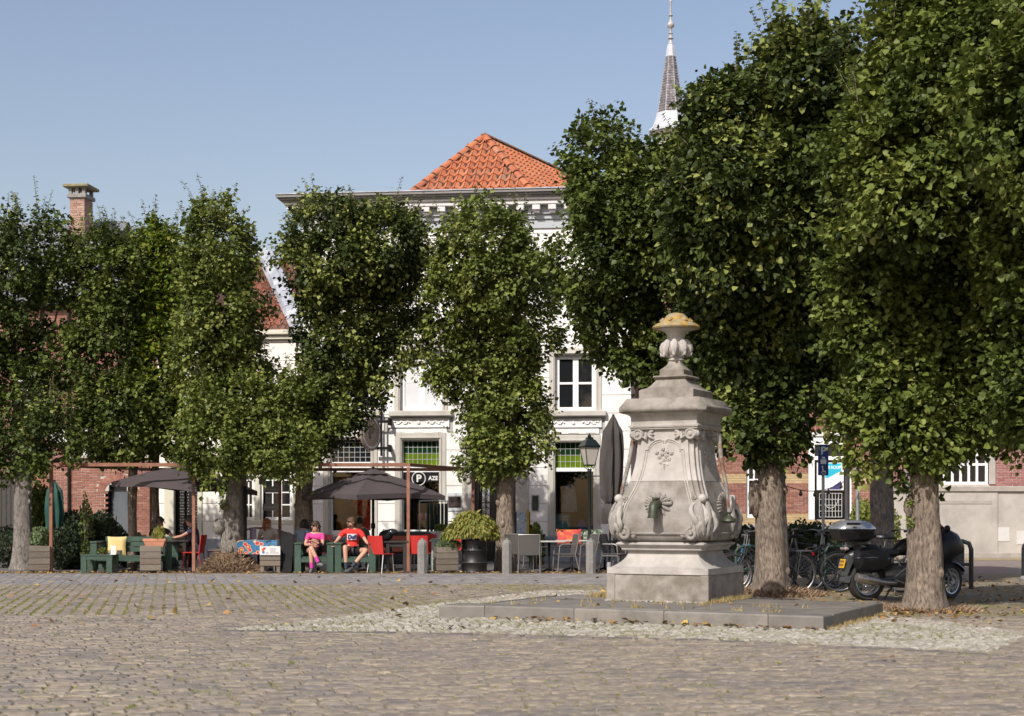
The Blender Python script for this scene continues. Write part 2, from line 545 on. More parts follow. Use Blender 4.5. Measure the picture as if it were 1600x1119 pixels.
def sq(w, z, ch=0.0, off=(0, 0)):
    h = w / 2
    if ch <= 0: ch = .004
    pts = [(-h + ch, -h), (h - ch, -h), (h, -h + ch), (h, h - ch), (h - ch, h), (-h + ch, h), (-h, h - ch), (-h, -h + ch)]
    return [(x, y, z) for x, y in pts]
def sqloft(prof, name, mat, ch=.006, smooth=True, parent=pump):
    b = MB(); b.rings([sq(w, z, c if c else ch) for (w, z, c) in prof])
    return b.build(name, mat, parent, smooth=smooth)
# plinth
W0 = 1.46
sqloft([(W0, -.005, 0), (W0, zv(1000) , 0), (W0, zv(976), 0), (W0 - .02, zv(970), 0), (W0 - .02, zv(966), 0)], "plinth", LIME_D)
sqloft([(W0 + .015, zv(966), 0), (W0 + .015, zv(944), 0)] + [(1.02 + (W0 - .06 - 1.02) * (1 - t) ** 2.2, zv(944 - 62 * t), 0) for t in [i / 10 for i in range(11)]], "base_flare", LIME)
sqloft([(1.14, zv(884), 0), (1.17, zv(880), 0), (1.17, zv(874), 0), (1.20, zv(872), 0), (1.20, zv(869), 0), (1.26, zv(866), 0), (1.29, zv(862), 0), (1.29, zv(858), 0), (1.25, zv(855), 0), (1.22, zv(853), 0)], "base_moulding", LIME)
# raised corner pilaster strips of the plinth
for sx in (-1, 1):
    for sy in (-1, 1):
        b = MB(); c = W0 / 2 - .05
        b.box(sx * c - .062, sx * c + .062, sy * c - .062, sy * c + .062, -.005, zv(968), .008)
        b.build("plinth_pilaster", LIME_D, pump)
# body, bombe profile: (v, apparent full width px in the 2.33x zoom) -> square width
prof = [(850, 1.22), (842, 1.30), (830, 1.355), (815, 1.38), (795, 1.385), (775, 1.39), (755, 1.375), (735, 1.345), (715, 1.30), (695, 1.235), (675, 1.165), (655, 1.10), (635, 1.05), (610, .995), (585, .955), (560, .925), (530, .90), (500, .89), (470, .89), (450, .90)]
NB = 12
def bodyring(w, z, notch):
    h = w / 2; c = .10; n = notch
    q = [(-h + c, -h), (-h + c + .001, -h - 0.0), (h - c, -h)]
    # plan: flat faces, recessed re-entrant corners
    pts = []
    for k in range(4):
        a = k * pi / 2; co, si = cos(a), sin(a)
        loc = [(-h + c, -h), (h - c, -h), (h - c, -h + n), (h - n, -h + n), (h - n, -h + c)]
        for (x, y) in loc: pts.append((x * co - y * si, x * si + y * co, z))
    return pts
b = MB(); b.rings([bodyring(w, zv(v), .035) for v, w in prof if v < 650] [::1])
body = b.build("body", LIME, pump, smooth=True)
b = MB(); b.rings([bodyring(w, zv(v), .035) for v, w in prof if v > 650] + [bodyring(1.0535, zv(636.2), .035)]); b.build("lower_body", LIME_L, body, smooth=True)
def bw(v):
    pts = sorted(prof)
    for (v0, w0), (v1, w1) in zip(pts[:-1], pts[1:]):
        if v0 <= v <= v1: return w0 + (w1 - w0) * (v - v0) / (v1 - v0)
    return pts[0][1] if v < pts[0][0] else pts[-1][1]
sqloft([(.96, zv(452), 0), (.99, zv(449), 0), (.99, zv(444), 0), (1.02, zv(443), 0), (1.03, zv(437), 0), (1.00, zv(434), 0), (.97, zv(432), 0), (.97, zv(408), 0), (.99, zv(402), 0), (1.04, zv(397), 0), (1.12, zv(393), 0)], "frieze", LIME)
# cap cornice and stepped top
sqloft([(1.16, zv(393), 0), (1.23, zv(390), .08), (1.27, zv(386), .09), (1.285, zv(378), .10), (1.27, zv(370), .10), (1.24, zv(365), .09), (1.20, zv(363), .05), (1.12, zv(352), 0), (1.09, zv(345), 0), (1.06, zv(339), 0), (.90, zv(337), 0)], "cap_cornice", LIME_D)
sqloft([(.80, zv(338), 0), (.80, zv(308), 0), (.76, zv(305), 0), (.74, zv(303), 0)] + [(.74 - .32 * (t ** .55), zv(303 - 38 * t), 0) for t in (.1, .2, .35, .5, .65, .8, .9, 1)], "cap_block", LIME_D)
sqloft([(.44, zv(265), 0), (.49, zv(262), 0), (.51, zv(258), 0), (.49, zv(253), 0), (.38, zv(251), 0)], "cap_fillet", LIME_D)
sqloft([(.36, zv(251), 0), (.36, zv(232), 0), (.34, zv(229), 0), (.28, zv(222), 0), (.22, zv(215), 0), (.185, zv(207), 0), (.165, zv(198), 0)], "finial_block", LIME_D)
fb = MB()
fb.lathe([(.085, zv(200)), (.10, zv(197)), (.115, zv(194)), (.115, zv(191)), (.095, zv(189)), (.09, zv(186)), (.10, zv(183)), (.12, zv(181)), (.105, zv(178)), (.13, zv(172)), (.155, zv(164)), (.165, zv(155)), (.16, zv(145)), (.135, zv(132)), (.12, zv(122)), (.122, zv(110)), (.135, zv(100)), (.16, zv(92)), (.21, zv(86)), (.26, zv(82)), (.30, zv(80))], 28)
fin = fb.build("finial_vase", LIME, pump, smooth=True)
lf = MB()
for k in range(8):
    a = k * pi / 4 + .2
    pts = []; rad = []
    for t in [i / 7 for i in range(8)]:
        z = zv(120 + 58 * t); r = .125 + .055 * sin(t * pi * .75)
        pts.append((cos(a) * r, sin(a) * r, z)); rad.append(.02 + .042 * sin(pi * min(1, t * .95 + .05)))
    pts.append((cos(a) * .205, sin(a) * .205, zv(174))); rad.append(.026)
    pts.append((cos(a) * .222, sin(a) * .222, zv(165))); rad.append(.012)
    lf.tube(pts, rad, 8)
lf.build("carved_leaf_collar", LIME, fin, smooth=True)
cb = MB()
cb.lathe([(.29, zv(82)), (.325, zv(80)), (.335, zv(75)), (.325, zv(70)), (.28, zv(62)), (.225, zv(57)), (.21, zv(52)), (.185, zv(46)), (.15, zv(37)), (.13, zv(30)), (.10, zv(25)), (.05, zv(22)), (.01, zv(21.5))], 28)
for k in range(6):
    a = k * pi / 3 + .5
    cb.tube([(cos(a) * .17, sin(a) * .17, zv(45)), (cos(a) * .215, sin(a) * .215, zv(54)), (cos(a) * .235, sin(a) * .235, zv(50))], [.03, .03, .018], 7)
cb.build("finial_cap", LICHEN, pump, smooth=True, label="mushroom shaped finial cap covered in orange and yellow lichen")

def spiral(cx, cz, r0, turns, y, hand=1, a0=0, r_t=.028, n=40, lift=.02):
    pts = []; rad = []
    for i in range(n + 1):
        t = i / n; r = r0 * (1 - t) ** .8 + .004
        a = a0 + hand * 2 * pi * turns * t
        pts.append((cx + r * cos(a), y - lift * t, cz + r * sin(a))); rad.append(r_t * (1 - .55 * t))
    return pts, rad
def deco(rotk):
    """carving of one face, built facing local -Y, turned by rotk quarter turns"""
    Rm = Matrix.Rotation(rotk * pi / 2, 4, 'Z')
    out = []
    def fin_(b, name):
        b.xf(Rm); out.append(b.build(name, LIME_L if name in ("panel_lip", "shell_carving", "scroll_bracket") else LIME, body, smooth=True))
    yb = lambda v: -bw(v) / 2
    b = MB()                                            # panel frame moulding, double line
    for k, dx in ((0, 0), (1, .035)):
        for s in (-1, 1):
            pts = []
            for v in range(815, 520, -12):
                x = bw(v) / 2 - .165 - dx + (.0 if v < 760 else .0)
                x -= .12 * max(0, (v - 700) / 115) ** 2 * 0
                pts.append((s * x, yb(v) - .004, zv(v)))
            x_s = bw(525) / 2 - .165 - dx
            pts += [(s * x_s, yb(524) - .004, zv(522 + dx * 200)), (s * .235 - s * dx * .4, yb(524) - .004, zv(522 + dx * 200))]
            for i in range(0, 9):
                a = pi / 2 * i / 8
                pts.append((s * (.235 - dx * .4 - .17 * (1 - cos(a)) - .02 * i / 8), yb(500) - .004, zv(520 + dx * 200 - 34 * sin(a))))
            pts.append((s * .01, yb(500) - .006, zv(492 + dx * 200)))
            b.tube(pts, .011 if k == 0 else .007, 6)
    fin_(b, "panel_moulding")
    b = MB()                                            # bottom lip
    b.tube([(-.42, yb(812) - .002, zv(822)), (.42, yb(812) - .002, zv(822))], .016, 6)
    fin_(b, "panel_lip")
    for s in (-1, 1):                                   # top volutes with tassels
        b = MB(); cx = s * .385; cz = zv(468)
        b.lathe([(.085, 0), (.085, -.03), (.07, -.05), (.055, -.05), (.055, -.035), (.03, -.04), (.02, -.06), (.004, -.062)], 18, (cx, yb(468) + .005, cz), axis='Y')
        b.tube([(cx - s * .07, yb(468) - .03, cz - .03), (cx - s * .12, yb(468) - .035, cz - .06), (cx - s * .13, yb(468) - .03, cz + .03)], [.02, .035, .02], 8)
        for dz in (-.055, .0, .05):
            b.tube([(cx - s * .14, yb(468) - .02, cz), (cx - s * .19, yb(468) - .03, cz + dz * .7), (cx - s * .235, yb(468) - .015, cz + dz * 1.2)], [.015, .024, .008], 7)
        b.tube([(cx + s * .07, yb(468) - .01, cz), (cx + s * .11, yb(468) + .01, cz)], [.06, .04], 10)
        fin_(b, "volute")
        # side scroll: big acanthus bracket hugging the corner edge from v=690 to v=840
        b = MB()
        pts, rad = spiral(s * (.49), zv(822), .075, 1.6, yb(822) - .02, hand=s, a0=pi / 2 + (pi if s < 0 else 0) * 0, r_t=.034)
        b.tube(pts, rad, 8)
        b.sphere((s * .49, yb(822) - .05, zv(822)), .025)
        for k in range(6):
            t = k / 5
            p = []
            rr = []
            for i in range(11):
                q = i / 10
                v = 700 + (118 + 10 * t) * q
                x = bw(v) / 2 - .055 - .115 * (1 - t) * (sin(q * pi) ** .8) * .95 + .03 * q
                x = min(x, bw(v) / 2 + .0)
                p.append((s * x, yb(v) - .012 - .018 * sin(q * pi), zv(v))); rr.append(.009 + .017 * sin(q * pi) ** .7)
            b.tube(p, rr, 6)
        pts, rad = spiral(s * (bw(695) / 2 - .10), zv(697), .05, 1.1, yb(695) - .01, hand=-s, a0=0 if s > 0 else pi, r_t=.028)
        b.tube(pts, rad, 8)
        b.sphere((s * (bw(697) / 2 - .10), yb(695) - .02, zv(697)), .03)
        b.tube([(s * .40, yb(835) - .0, zv(833)), (s * .36, yb(835) - .03, zv(834)), (s * .335, yb(835) - .015, zv(828))], [.02, .034, .02], 8)
        fin_(b, "scroll_bracket")
    return yb, fin_
for k in range(4):
    yb, fin_ = deco(k)
    if k in (0, 1):
        b = MB()                                            # flower spray, small
        rr = random.Random(5 + k)
        for i in range(11):
            a = i * 2.4; r = .035 + .011 * i
            cx = cos(a) * r * .9; cz = zv(545) + sin(a) * r
            for pk in range(5):
                aa = pk * 2 * pi / 5 + a
                b.sphere((cx + .018 * cos(aa), yb(545) - .010, cz + .018 * sin(aa)), .016, 7, 5, (1, .7, 1))
            b.sphere((cx, yb(545) - .022, cz), .010, 6, 4)
        for i in range(4):
            b.sphere((rr.uniform(-.02, .02), yb(575) - .012, zv(575 + i * 6)), .014, 6, 4, (1.3, .6, .7))
        fin_(b, "flower_carving")
        b = MB()                                            # shell mask around the spout
        for i in range(15):
            a = pi * (-.62) + i * (pi * 2.24 / 14)
            dx, dz = sin(a), cos(a)
            p = [(dx * r * (1.0 if dz > 0 else 1.0) * 1.05, yb(720) - .016 - .02 * sin(r / .2 * pi), zv(716) + dz * r * (.85 if dz > 0 else 1.05)) for r in (.05, .09, .13, .17, .19)]
            b.tube(p, [.014, .022, .027, .022, .010], 6)
        for i in range(7):
            a = -1.2 + i * .4
            q, rd = spiral(sin(a) * .165, zv(716) + cos(a) * .115, .034, 1.0, yb(715) - .028, hand=1 if a < 0 else -1, a0=0, r_t=.015, n=14)
            b.tube(q, rd, 6)
        fin_(b, "shell_carving")
# corner balls / knobs above the brackets and side ear scrolls
for k in range(4):
    a = k * pi / 2 + pi / 4
    b = MB(); hh = bw(700) / 2
    cx, cy = cos(a) * hh * 1.38, sin(a) * hh * 1.38
    b.sphere((cx, cy, zv(698)), .062, 14, 10)
    for t in (-2.5, -1.5, -.5, .5, 1.5, 2.5):
        p = []; rr = []
        for i in range(15):
            q = i / 14; v = 708 + 132 * q
            rad_ = bw(v) / 2 * 1.27 + (.085 - .012 * abs(t)) * sin(q * pi * .96 + .1) ** 1.2
            aa = a + t * .052 * (.35 + 1.1 * sin(min(1, q * 1.15) * pi) ** .8) + .05 * sin(q * 7 + t)
            p.append((cos(aa) * rad_, sin(aa) * rad_, zv(v))); rr.append(.012 + .024 * sin(q * pi) ** .6 * (1 + .25 * sin(q * 26 + t * 2)))
        b.tube(p, rr, 7)
    for sg in (-1, 1):
        q_, rd_q = spiral(0, 0, .055, 1.2, 0, hand=sg, a0=0 if sg > 0 else pi, r_t=.022, n=18)
        nn = len(b.v); b.tube(q_, rd_q, 6)
        b.xf(Matrix.Translation((cos(a) * hh * 1.30, sin(a) * hh * 1.30, zv(708))) @ Matrix.Rotation(a + pi / 2 + sg * .5, 4, 'Z'), nn)
    b.build("corner_acanthus", LIME, body, smooth=True)
# spout
GRN = M("green_bronze", (.055, .065, .04), .5, .25, 12, .2, 50, metal=.35, c2=(.05, .055, .04), c2s=8)
b = MB(); yf = -bw(740) / 2
b.tube([(0, yf + .05, zv(718)), (0, yf - .09, zv(718)), (0, yf - .14, zv(721)), (0, yf - .175, zv(730)), (0, yf - .19, zv(744)), (0, yf - .195, zv(764))], [.065, .065, .068, .068, .065, .070], 16, cap=False)
b.tube([(0, yf - .195, zv(762)), (0, yf - .195, zv(767))], [.078, .078], 16)
b.build("spout", GRN, pump, smooth=True)
b = MB(); b.box(-.03, .03, yf - .17, yf - .02, zv(718) + .05, zv(718) + .09, .01); b.build("spout_lug", GRN, pump)
# iron pump levers on both sides
RUST = M("rusty_iron", (.16, .08, .045), .8, .3, 9, .4, 60, c2=(.24, .225, .20), c2s=5, c2lo=.40, c2hi=.52)
for s, lab in ((1, "rust streaked iron lever with a green bronze knob"), (-1, "plain rusty iron lever")):
    b = MB(); X = s * (bw(480) / 2 + .17)
    b.tube([(s * .45, 0.0, zv(470)), (X, 0, zv(470)), (X + s * .03, -.02, zv(478))], [.035, .03, .04], 10)
    b.tube([(X + s * .02, -.02, zv(474)), (X + s * .07, -.06, zv(560)), (X + s * .16, -.10, zv(660)), (X + s * .20, -.12, zv(750))], [.035, .03, .026, .022], 10)
    lv = b.build("lever", RUST, pump, smooth=True, label=lab)
    b = MB(); cx = X + s * .20
    b.lathe([(.02, 0), (.032, -.01), (.02, -.03), (.03, -.05), (.05, -.07), (.09, -.10), (.10, -.125), (.085, -.145), (.04, -.155), (.01, -.157)], 16, (cx, -.12, zv(745)))
    b.build("knob", GRN, lv, smooth=True)
for k in (1, 3):
    b = MB(); s = 1 if k == 1 else -1
    q, rd = spiral(0, 0, .10, 1.3, 0, r_t=.04)
    b.tube([(p[1], p[0], p[2]) for p in q], rd, 8)
    b.tube([(0, 0, .1), (-.02, 0, .16), (-.02, 0, -.2), (0, 0, -.32)], [.03, .05, .07, .02], 8)
    b.xf(Matrix.Translation((s * (bw(735) / 2 + .04), .30, zv(735))) @ Matrix.Rotation(0 if s > 0 else pi, 4, 'Z'))
    b.build("side_scroll", LIME, body, smooth=True)
# band of gravel chips along the plinth foot
b = MB()
for i in range(130):
    t = rnd.random(); p = PC + U_ * (W0 / 2) * -1 + U_ * W0 * t - V_ * (W0 / 2 + rnd.uniform(.02, .09))
    s_ = rnd.uniform(.012, .03); b.sphere((p.x, p.y, H_S + .006), s_, 5, 3, (1.2, 1, .6), tint=rnd.random())
b.build("pebbles", PALE, None, kind='stuff', label="row of pale pebbles lying along the foot of the pump plinth", cat="pebbles")
# ------------------------------------------------------------------ facades
class Facade:
    def __init__(s, ox, oy, a):
        s.o = Vector((ox, oy, 0)); s.a = a
        s.n = (sin(a), cos(a))
    def uz(s, px, py, depth=0.0):
        dx = (px - 800) / 2400
        t = (s.o.x * s.n[0] + s.o.y * s.n[1] + depth) / (dx * s.n[0] + s.n[1])
        X, Y = t * dx, t
        u = (X - s.o.x) * cos(s.a) - (Y - s.o.y) * sin(s.a)
        return u, CAMH + t * (800 - py) / 2400
    def rect(s, x0, y0, x1, y1, depth=0.0):       # picture rectangle -> (u0, u1, z0, z1) on the wall
        xm, ym = (x0 + x1) / 2, (y0 + y1) / 2
        return s.uz(x0, ym, depth)[0], s.uz(x1, ym, depth)[0], s.uz(xm, y1, depth)[1], s.uz(xm, y0, depth)[1]
    def root(s, name, label, cat, group=None):
        return thing(name, label, cat, s.o, -s.a, group)

def free_rects(u0, u1, z0, z1, holes):
    us = sorted(set([u0, u1] + [min(max(h[k], u0), u1) for h in holes for k in (0, 1) if h[2] < z1 and h[3] > z0]))
    out = []; prev = None
    for a, b in zip(us[:-1], us[1:]):
        if b - a < 1e-4: continue
        m = (a + b) / 2
        iv = [(z0, z1)]
        for h in holes:
            if h[0] < m < h[1]:
                nv = []
                for p, q in iv:
                    if h[3] <= p or h[2] >= q: nv.append((p, q)); continue
                    if h[2] > p: nv.append((p, h[2]))
                    if h[3] < q: nv.append((h[3], q))
                iv = nv
        iv = tuple(iv)
        if prev and prev[2] == iv and abs(prev[1] - a) < 1e-6: prev = (prev[0], b, iv); out[-1] = prev
        else: prev = (a, b, iv); out.append(prev)
    return [(a, b, p, q) for a, b, iv in out for p, q in iv]

def backing(parent, u0, u1, z0, z1, holes, mat, th=.35, y0=0.035, name="wall"):
    b = MB()
    for a, c, p, q in free_rects(u0, u1, z0, z1, holes): b.box(a, c, y0, y0 + th, p, q)
    return b.build(name, mat, parent, recalc=False)

def stucco(parent, u0, u1, z0, z1, holes, mat, course=.5, maxw=1.6, name="stucco_block", jt=.012, seed=1, depth=.035):
    rr = random.Random(seed); z = z0; i = 0
    while z < z1 - .05:
        zz = min(z + course, z1)
        for a, c, p, q in free_rects(u0, u1, z, zz, holes):
            if q - p < .07 or c - a < .05: continue
            n = max(1, int(math.ceil((c - a) / maxw)))
            for k in range(n):
                x0 = a + (c - a) * k / n; x1 = a + (c - a) * (k + 1) / n
                b = MB(); b.box(x0 + (jt / 2 if k else 0.001), x1 - (jt / 2 if k < n - 1 else .001), 0, depth, p + jt / 2, q - jt / 2, .006)
                b.build(name, mat, parent, recalc=False)
        z = zz; i += 1

BRICKC = [(.25, .105, .07), (.31, .135, .09), (.22, .09, .065), (.28, .125, .095), (.35, .17, .12), (.19, .075, .06)]
BRICK = M("red_brick", (.3, .1, .08), .85, .15, 20, .4, 70, cols=BRICKC, bdist=.006)
BRICKP = M("purple_brick", (.3, .1, .08), .85, .15, 20, .4, 70, cols=[(.27, .11, .10), (.32, .14, .13), (.24, .095, .09), (.35, .17, .15), (.21, .08, .08)], bdist=.006)
BRICKY = M("yellow_brick", (.3, .1, .08), .85, .15, 20, .4, 70, cols=[(.45, .33, .17), (.50, .38, .21), (.40, .28, .15)], bdist=.006)
MORT = M("mortar", (.47, .43, .38), .95, .15, 15, .3, 50)

def brickwork(parent, u0, u1, z0, z1, holes, mat, seen=None, seed=1, bl=.22, bh=.062, jt=.012, limit=300, arch=None):
    """running bond; bricks inside `seen` become objects of their own, the rest one joined part"""
    rr = random.Random(seed); row = 0; z = z0
    big = MB(); singles = []
    while z < z1 - .03:
        zt = min(z + bh, z1)
        u = u0 - (bl + jt) * (.5 if row % 2 else 0) * 1.0
        if row % 2: u = u0 - (bl + jt) / 2
        while u < u1:
            a = max(u, u0); c = min(u + bl, u1); u += bl + jt
            if c - a < .03: continue
            bad = False
            for h in holes:
                if h[0] < c and h[1] > a and h[2] < zt - .012 and h[3] > z + .012:
                    if h[0] > a + .03: c = h[0]
                    elif h[1] < c - .03: a = h[1]
                    else: bad = True
            if bad or (arch and arch((a + c) / 2, (z + zt) / 2)): continue
            if c - a > bl - .005 and zt - z > bh - .004 and seen and seen[0] < a < seen[1] and seen[2] < z < seen[3]: singles.append((a, c, z, zt))
            else: big.box(a, c, 0, .09, z, zt, tint=rr.random())
        z += bh + jt; row += 1
    rr.shuffle(singles)
    for s_ in singles[limit:]: big.box(s_[0], s_[1], 0, .09, s_[2], s_[3], tint=rr.random())
    big.build("bricks", mat, parent, kind='stuff', recalc=False)
    t = MB(); t.box(-bl / 2, bl / 2, 0, .09, -bh / 2, bh / 2, .004); me = t.mesh("brick", mat)
    for s_ in singles[:limit]:
        obj("brick", me, parent, ((s_[0] + s_[1]) / 2, rr.uniform(-.003, .004), (s_[2] + s_[3]) / 2))

def sash(parent, u0, u1, z0, z1, cols_, rows_, fr=.07, bar=.03, y=.14, glass=DGLASS, name="window", paint=WPAINT, sill=None, panes=True, mull=None):
    """window frame with bars; glass panes as sub-parts"""
    b = MB()
    b.box(u0, u0 + fr, y - .04, y + .05, z0, z1, .004); b.box(u1 - fr, u1, y - .04, y + .05, z0, z1, .004)
    b.box(u0 + fr, u1 - fr, y - .038, y + .05, z0, z0 + fr, .004); b.box(u0 + fr, u1 - fr, y - .038, y + .05, z1 - fr, z1, .004)
    iw = u1 - u0 - 2 * fr; ih = z1 - z0 - 2 * fr
    for i in range(1, cols_):
        x = u0 + fr + iw * i / cols_; w = bar if not (mull and i in mull) else bar * 2.6
        b.box(x - w / 2, x + w / 2, y - .02, y + .03, z0 + fr, z1 - fr)
    for j in range(1, rows_):
        z = z0 + fr + ih * j / rows_; b.box(u0 + fr, u1 - fr, y - .018, y + .03, z - bar / 2, z + bar / 2)
    w = b.build(name, paint, parent, recalc=False)
    if panes:
        pb = MB(); pw, ph = iw / cols_, ih / rows_
        pb.box(-pw / 2, pw / 2, 0, .006, -ph / 2, ph / 2); me = pb.mesh("pane", glass)
        for i in range(cols_):
            for j in range(rows_):
                obj("pane", me, w, (u0 + fr + pw * (i + .5), y + .012, z0 + fr + ph * (j + .5)), (radians(R.uniform(-.5, .5)), 0, radians(R.uniform(-.5, .5))))
    return w

def leaded(parent, u0, u1, z0, z1, n, m, glass, y=.15):
    b = MB(); lead = M("lead_came", (.42, .43, .42), .5, .1, 5)
    for i in range(n + 1):
        x = u0 + (u1 - u0) * i / n; b.box(x - .006, x + .006, y - .012, y + .012, z0, z1)
    for j in range(m + 1):
        z = z0 + (z1 - z0) * j / m; b.box(u0, u1, y - .011, y + .011, z - .006, z + .006)
    w = b.build("leaded_light", lead, parent, recalc=False)
    pb = MB(); pw = (u1 - u0) / n; ph = (z1 - z0) / m
    pb.box(-pw / 2, pw / 2, 0, .004, -ph / 2, ph / 2)
    for j in range(m):
        me = None
        for i in range(n):
            g = glass[j if j < len(glass) else -1]
            if me is None: me = pb.mesh("pane", g)
            obj("pane", me, w, (u0 + pw * (i + .5), y, z0 + ph * (j + .5)), (radians(R.uniform(-1, 1)), 0, radians(R.uniform(-1, 1))))
    return w
GG_L = M("lime_green_glass", (.11, .175, .008), .08, .25, 3)
GG_D = M("dark_green_glass", (.010, .035, .012), .05, .2, 3)

# ---------------- white corner house
FA = Facade(1.26, 43.0, radians(6.5))
HA = FA.root("white_corner_house", "tall white stuccoed house with modillioned cornice, leaded shop transoms and orange hipped roof", "house")
uL = FA.uz(473, 700)[0]; uR = FA.uz(986, 700)[0]
ZC = FA.uz(700, 336)[1]
op = {}
op['g1'] = FA.rect(505, 676, 590, 838); op['g2'] = FA.rect(617, 676, 697, 838); op['g3'] = FA.rect(856, 680, 938, 838)
op['door'] = FA.rect(741, 722, 806, 880)
op['f1'] = FA.rect(505, 540, 590, 642); op['f2'] = FA.rect(616, 540, 700, 642); op['f3'] = FA.rect(858, 545, 940, 642); op['fd'] = FA.rect(735, 540, 812, 642)
holes = list(op.values())
z_lo = .62
holes_d = [(h[0], h[1], h[2] if k != 'door' else -1, h[3]) for k, h in op.items()]
backing(HA, uL, uR, 0, ZC, holes_d, JOINT)
stucco(HA, uL, uR, z_lo, ZC - .1, holes_d + [FA.rect(600, 652, 708, 676), FA.rect(850, 652, 945, 678), FA.rect(500, 652, 594, 676)], WHITE, .505)
b = MB()
for a, c, p, q in free_rects(uL, uR, 0, z_lo, holes_d): b.box(a, c, -.05, .034, p, q - .01, .01)
b.build("grey_plinth", M("grey_plinth_paint", (.25, .27, .30), .7, .1, 2), HA, recalc=False)
b = MB(); b.box(uL, uR, .385, 9.0, 0, ZC - .02); b.build("side_walls", WHITE, HA, recalc=False) if False else None
b = MB()
b.box(uL, uL + .35, .39, 12, 0, ZC); b.box(uR - .35, uR, .39, 12, 0, ZC); b.box(uL, uR, 11.9, 12.2, 0, ZC)
b.box(uL + .36, uR - .36, .39, 11.8, ZC - .5, ZC - .3); b.box(uL + .36, uR - .36, 3.4, 3.5, 0, ZC - .5); b.box(uL + .36, uR - .36, .40, 3.38, 4.3, 4.42)
b.build("rear_walls", M("plain_wall", (.42, .38, .34), .9, .1, 2), HA, recalc=False)
def surround(h, w=.2, name="window_surround", sill=True, zb=None):
    b = MB(); z0 = h[2] if zb is None else zb
    b.box(h[0], h[0] + w, -.03, .12, z0, h[3], .012); b.box(h[1] - w, h[1], -.03, .12, z0, h[3], .012)
    b.box(h[0] + w, h[1] - w, -.03, .12, h[3] - w, h[3], .012)
    b.box(h[0] + w * .62, h[0] + w * .80, -.055, -.03, z0, h[3] - w * .62, .004); b.box(h[1] - w * .80, h[1] - w * .62, -.055, -.03, z0, h[3] - w * .62, .004)
    b.box(h[0] + w * .62, h[1] - w * .62, -.057, -.03, h[3] - w * .80, h[3] - w * .62, .004)
    b.box(h[0] - .03, h[0] + w + .01, -.05, -.03, h[3] - .02, h[3] + .05, .004) if False else None
    b.build(name, TRIM, HA, recalc=False)
def sill(h, name="window_sill", ov=.14, dz=.16, z=None, mat=TRIM, par=None):
    b = MB(); zz = h[2] if z is None else z
    b.box(h[0] - ov, h[1] + ov, -.16, .2, zz - dz, zz, .02)
    b.build(name, mat, par or HA, recalc=False)
green3 = [GG_L, GG_L, GG_D, GG_D]
dark4 = [DGLASS]
def shop(h, px, green, pane_rows=4):
    surround(h)
    tr = FA.rect(px[0], px[2], px[1], px[3]); lo = FA.rect(px[0], px[4], px[1], px[5])
    b = MB(); f = .09; y0 = .1
    b.box(h[0] + .2, lo[0], y0, .26, h[2], h[3] - .2); b.box(lo[1], h[1] - .2, y0, .26, h[2], h[3] - .2)
    b.box(lo[0], lo[1], y0 + .003, .26, tr[3], h[3] - .2); b.box(lo[0], lo[1], y0 - .03, .26, lo[3], tr[2], .008); b.box(lo[0], lo[1], y0 + .003, .26, h[2], lo[2])
    w = b.build("shop_window_frame", WPAINT, HA, recalc=False)
    leaded(HA, tr[0], tr[1], tr[2], tr[3], 8 if green else 7, pane_rows, green3 if green else [DGLASS], .17)
    b = MB(); b.box(lo[0], lo[1], .18, .188, lo[2], lo[3]); b.build("shop_pane", GLASS, w, recalc=False)
    return lo
lo1 = shop(op['g1'], (518, 578, 683, 722, 738, 829), False, 5)
lo2 = shop(op['g2'], (629, 688, 689, 727, 738, 828), True)
lo3 = shop(op['g3'], (867, 930, 691, 731, 737, 831), True)
for h in (op['g1'], op['g2'], op['g3']): sill(h, dz=.12, mat=M("blue_grey_sill", (.20, .23, .27), .6, .1, 3))
for k in ('f1', 'f2', 'f3', 'fd'):
    h = op[k]; surround(h, .17); sill(h)
    w = sash(HA, h[0] + .17, h[1] - .17, h[2], h[3] - .17, 2, 2 if k != 'f2' else 2, .11, .06, .16, name="sash_window", mull=(1,), glass=DGLASS)
# white blinds in the second upper window
h = op['f2']; b = MB(); b.box(h[0] + .28, h[1] - .28, .150, .156, h[2] + .11, h[3] - .3); b.build("roller_blind", M("pale_blind", (.62, .63, .64), .6, .05, 2), HA, recalc=False)
# wicker baskets behind upper right window
h = op['f3']; b = MB()
for u, r in ((h[0] + .75, .16), (h[0] + 1.02, .12), (h[0] + .42, .08)): b.lathe([(r, 0), (r * 1.15, .12), (r, .2), (r * .2, .21)], 12, (u, .155, h[2] + .12))
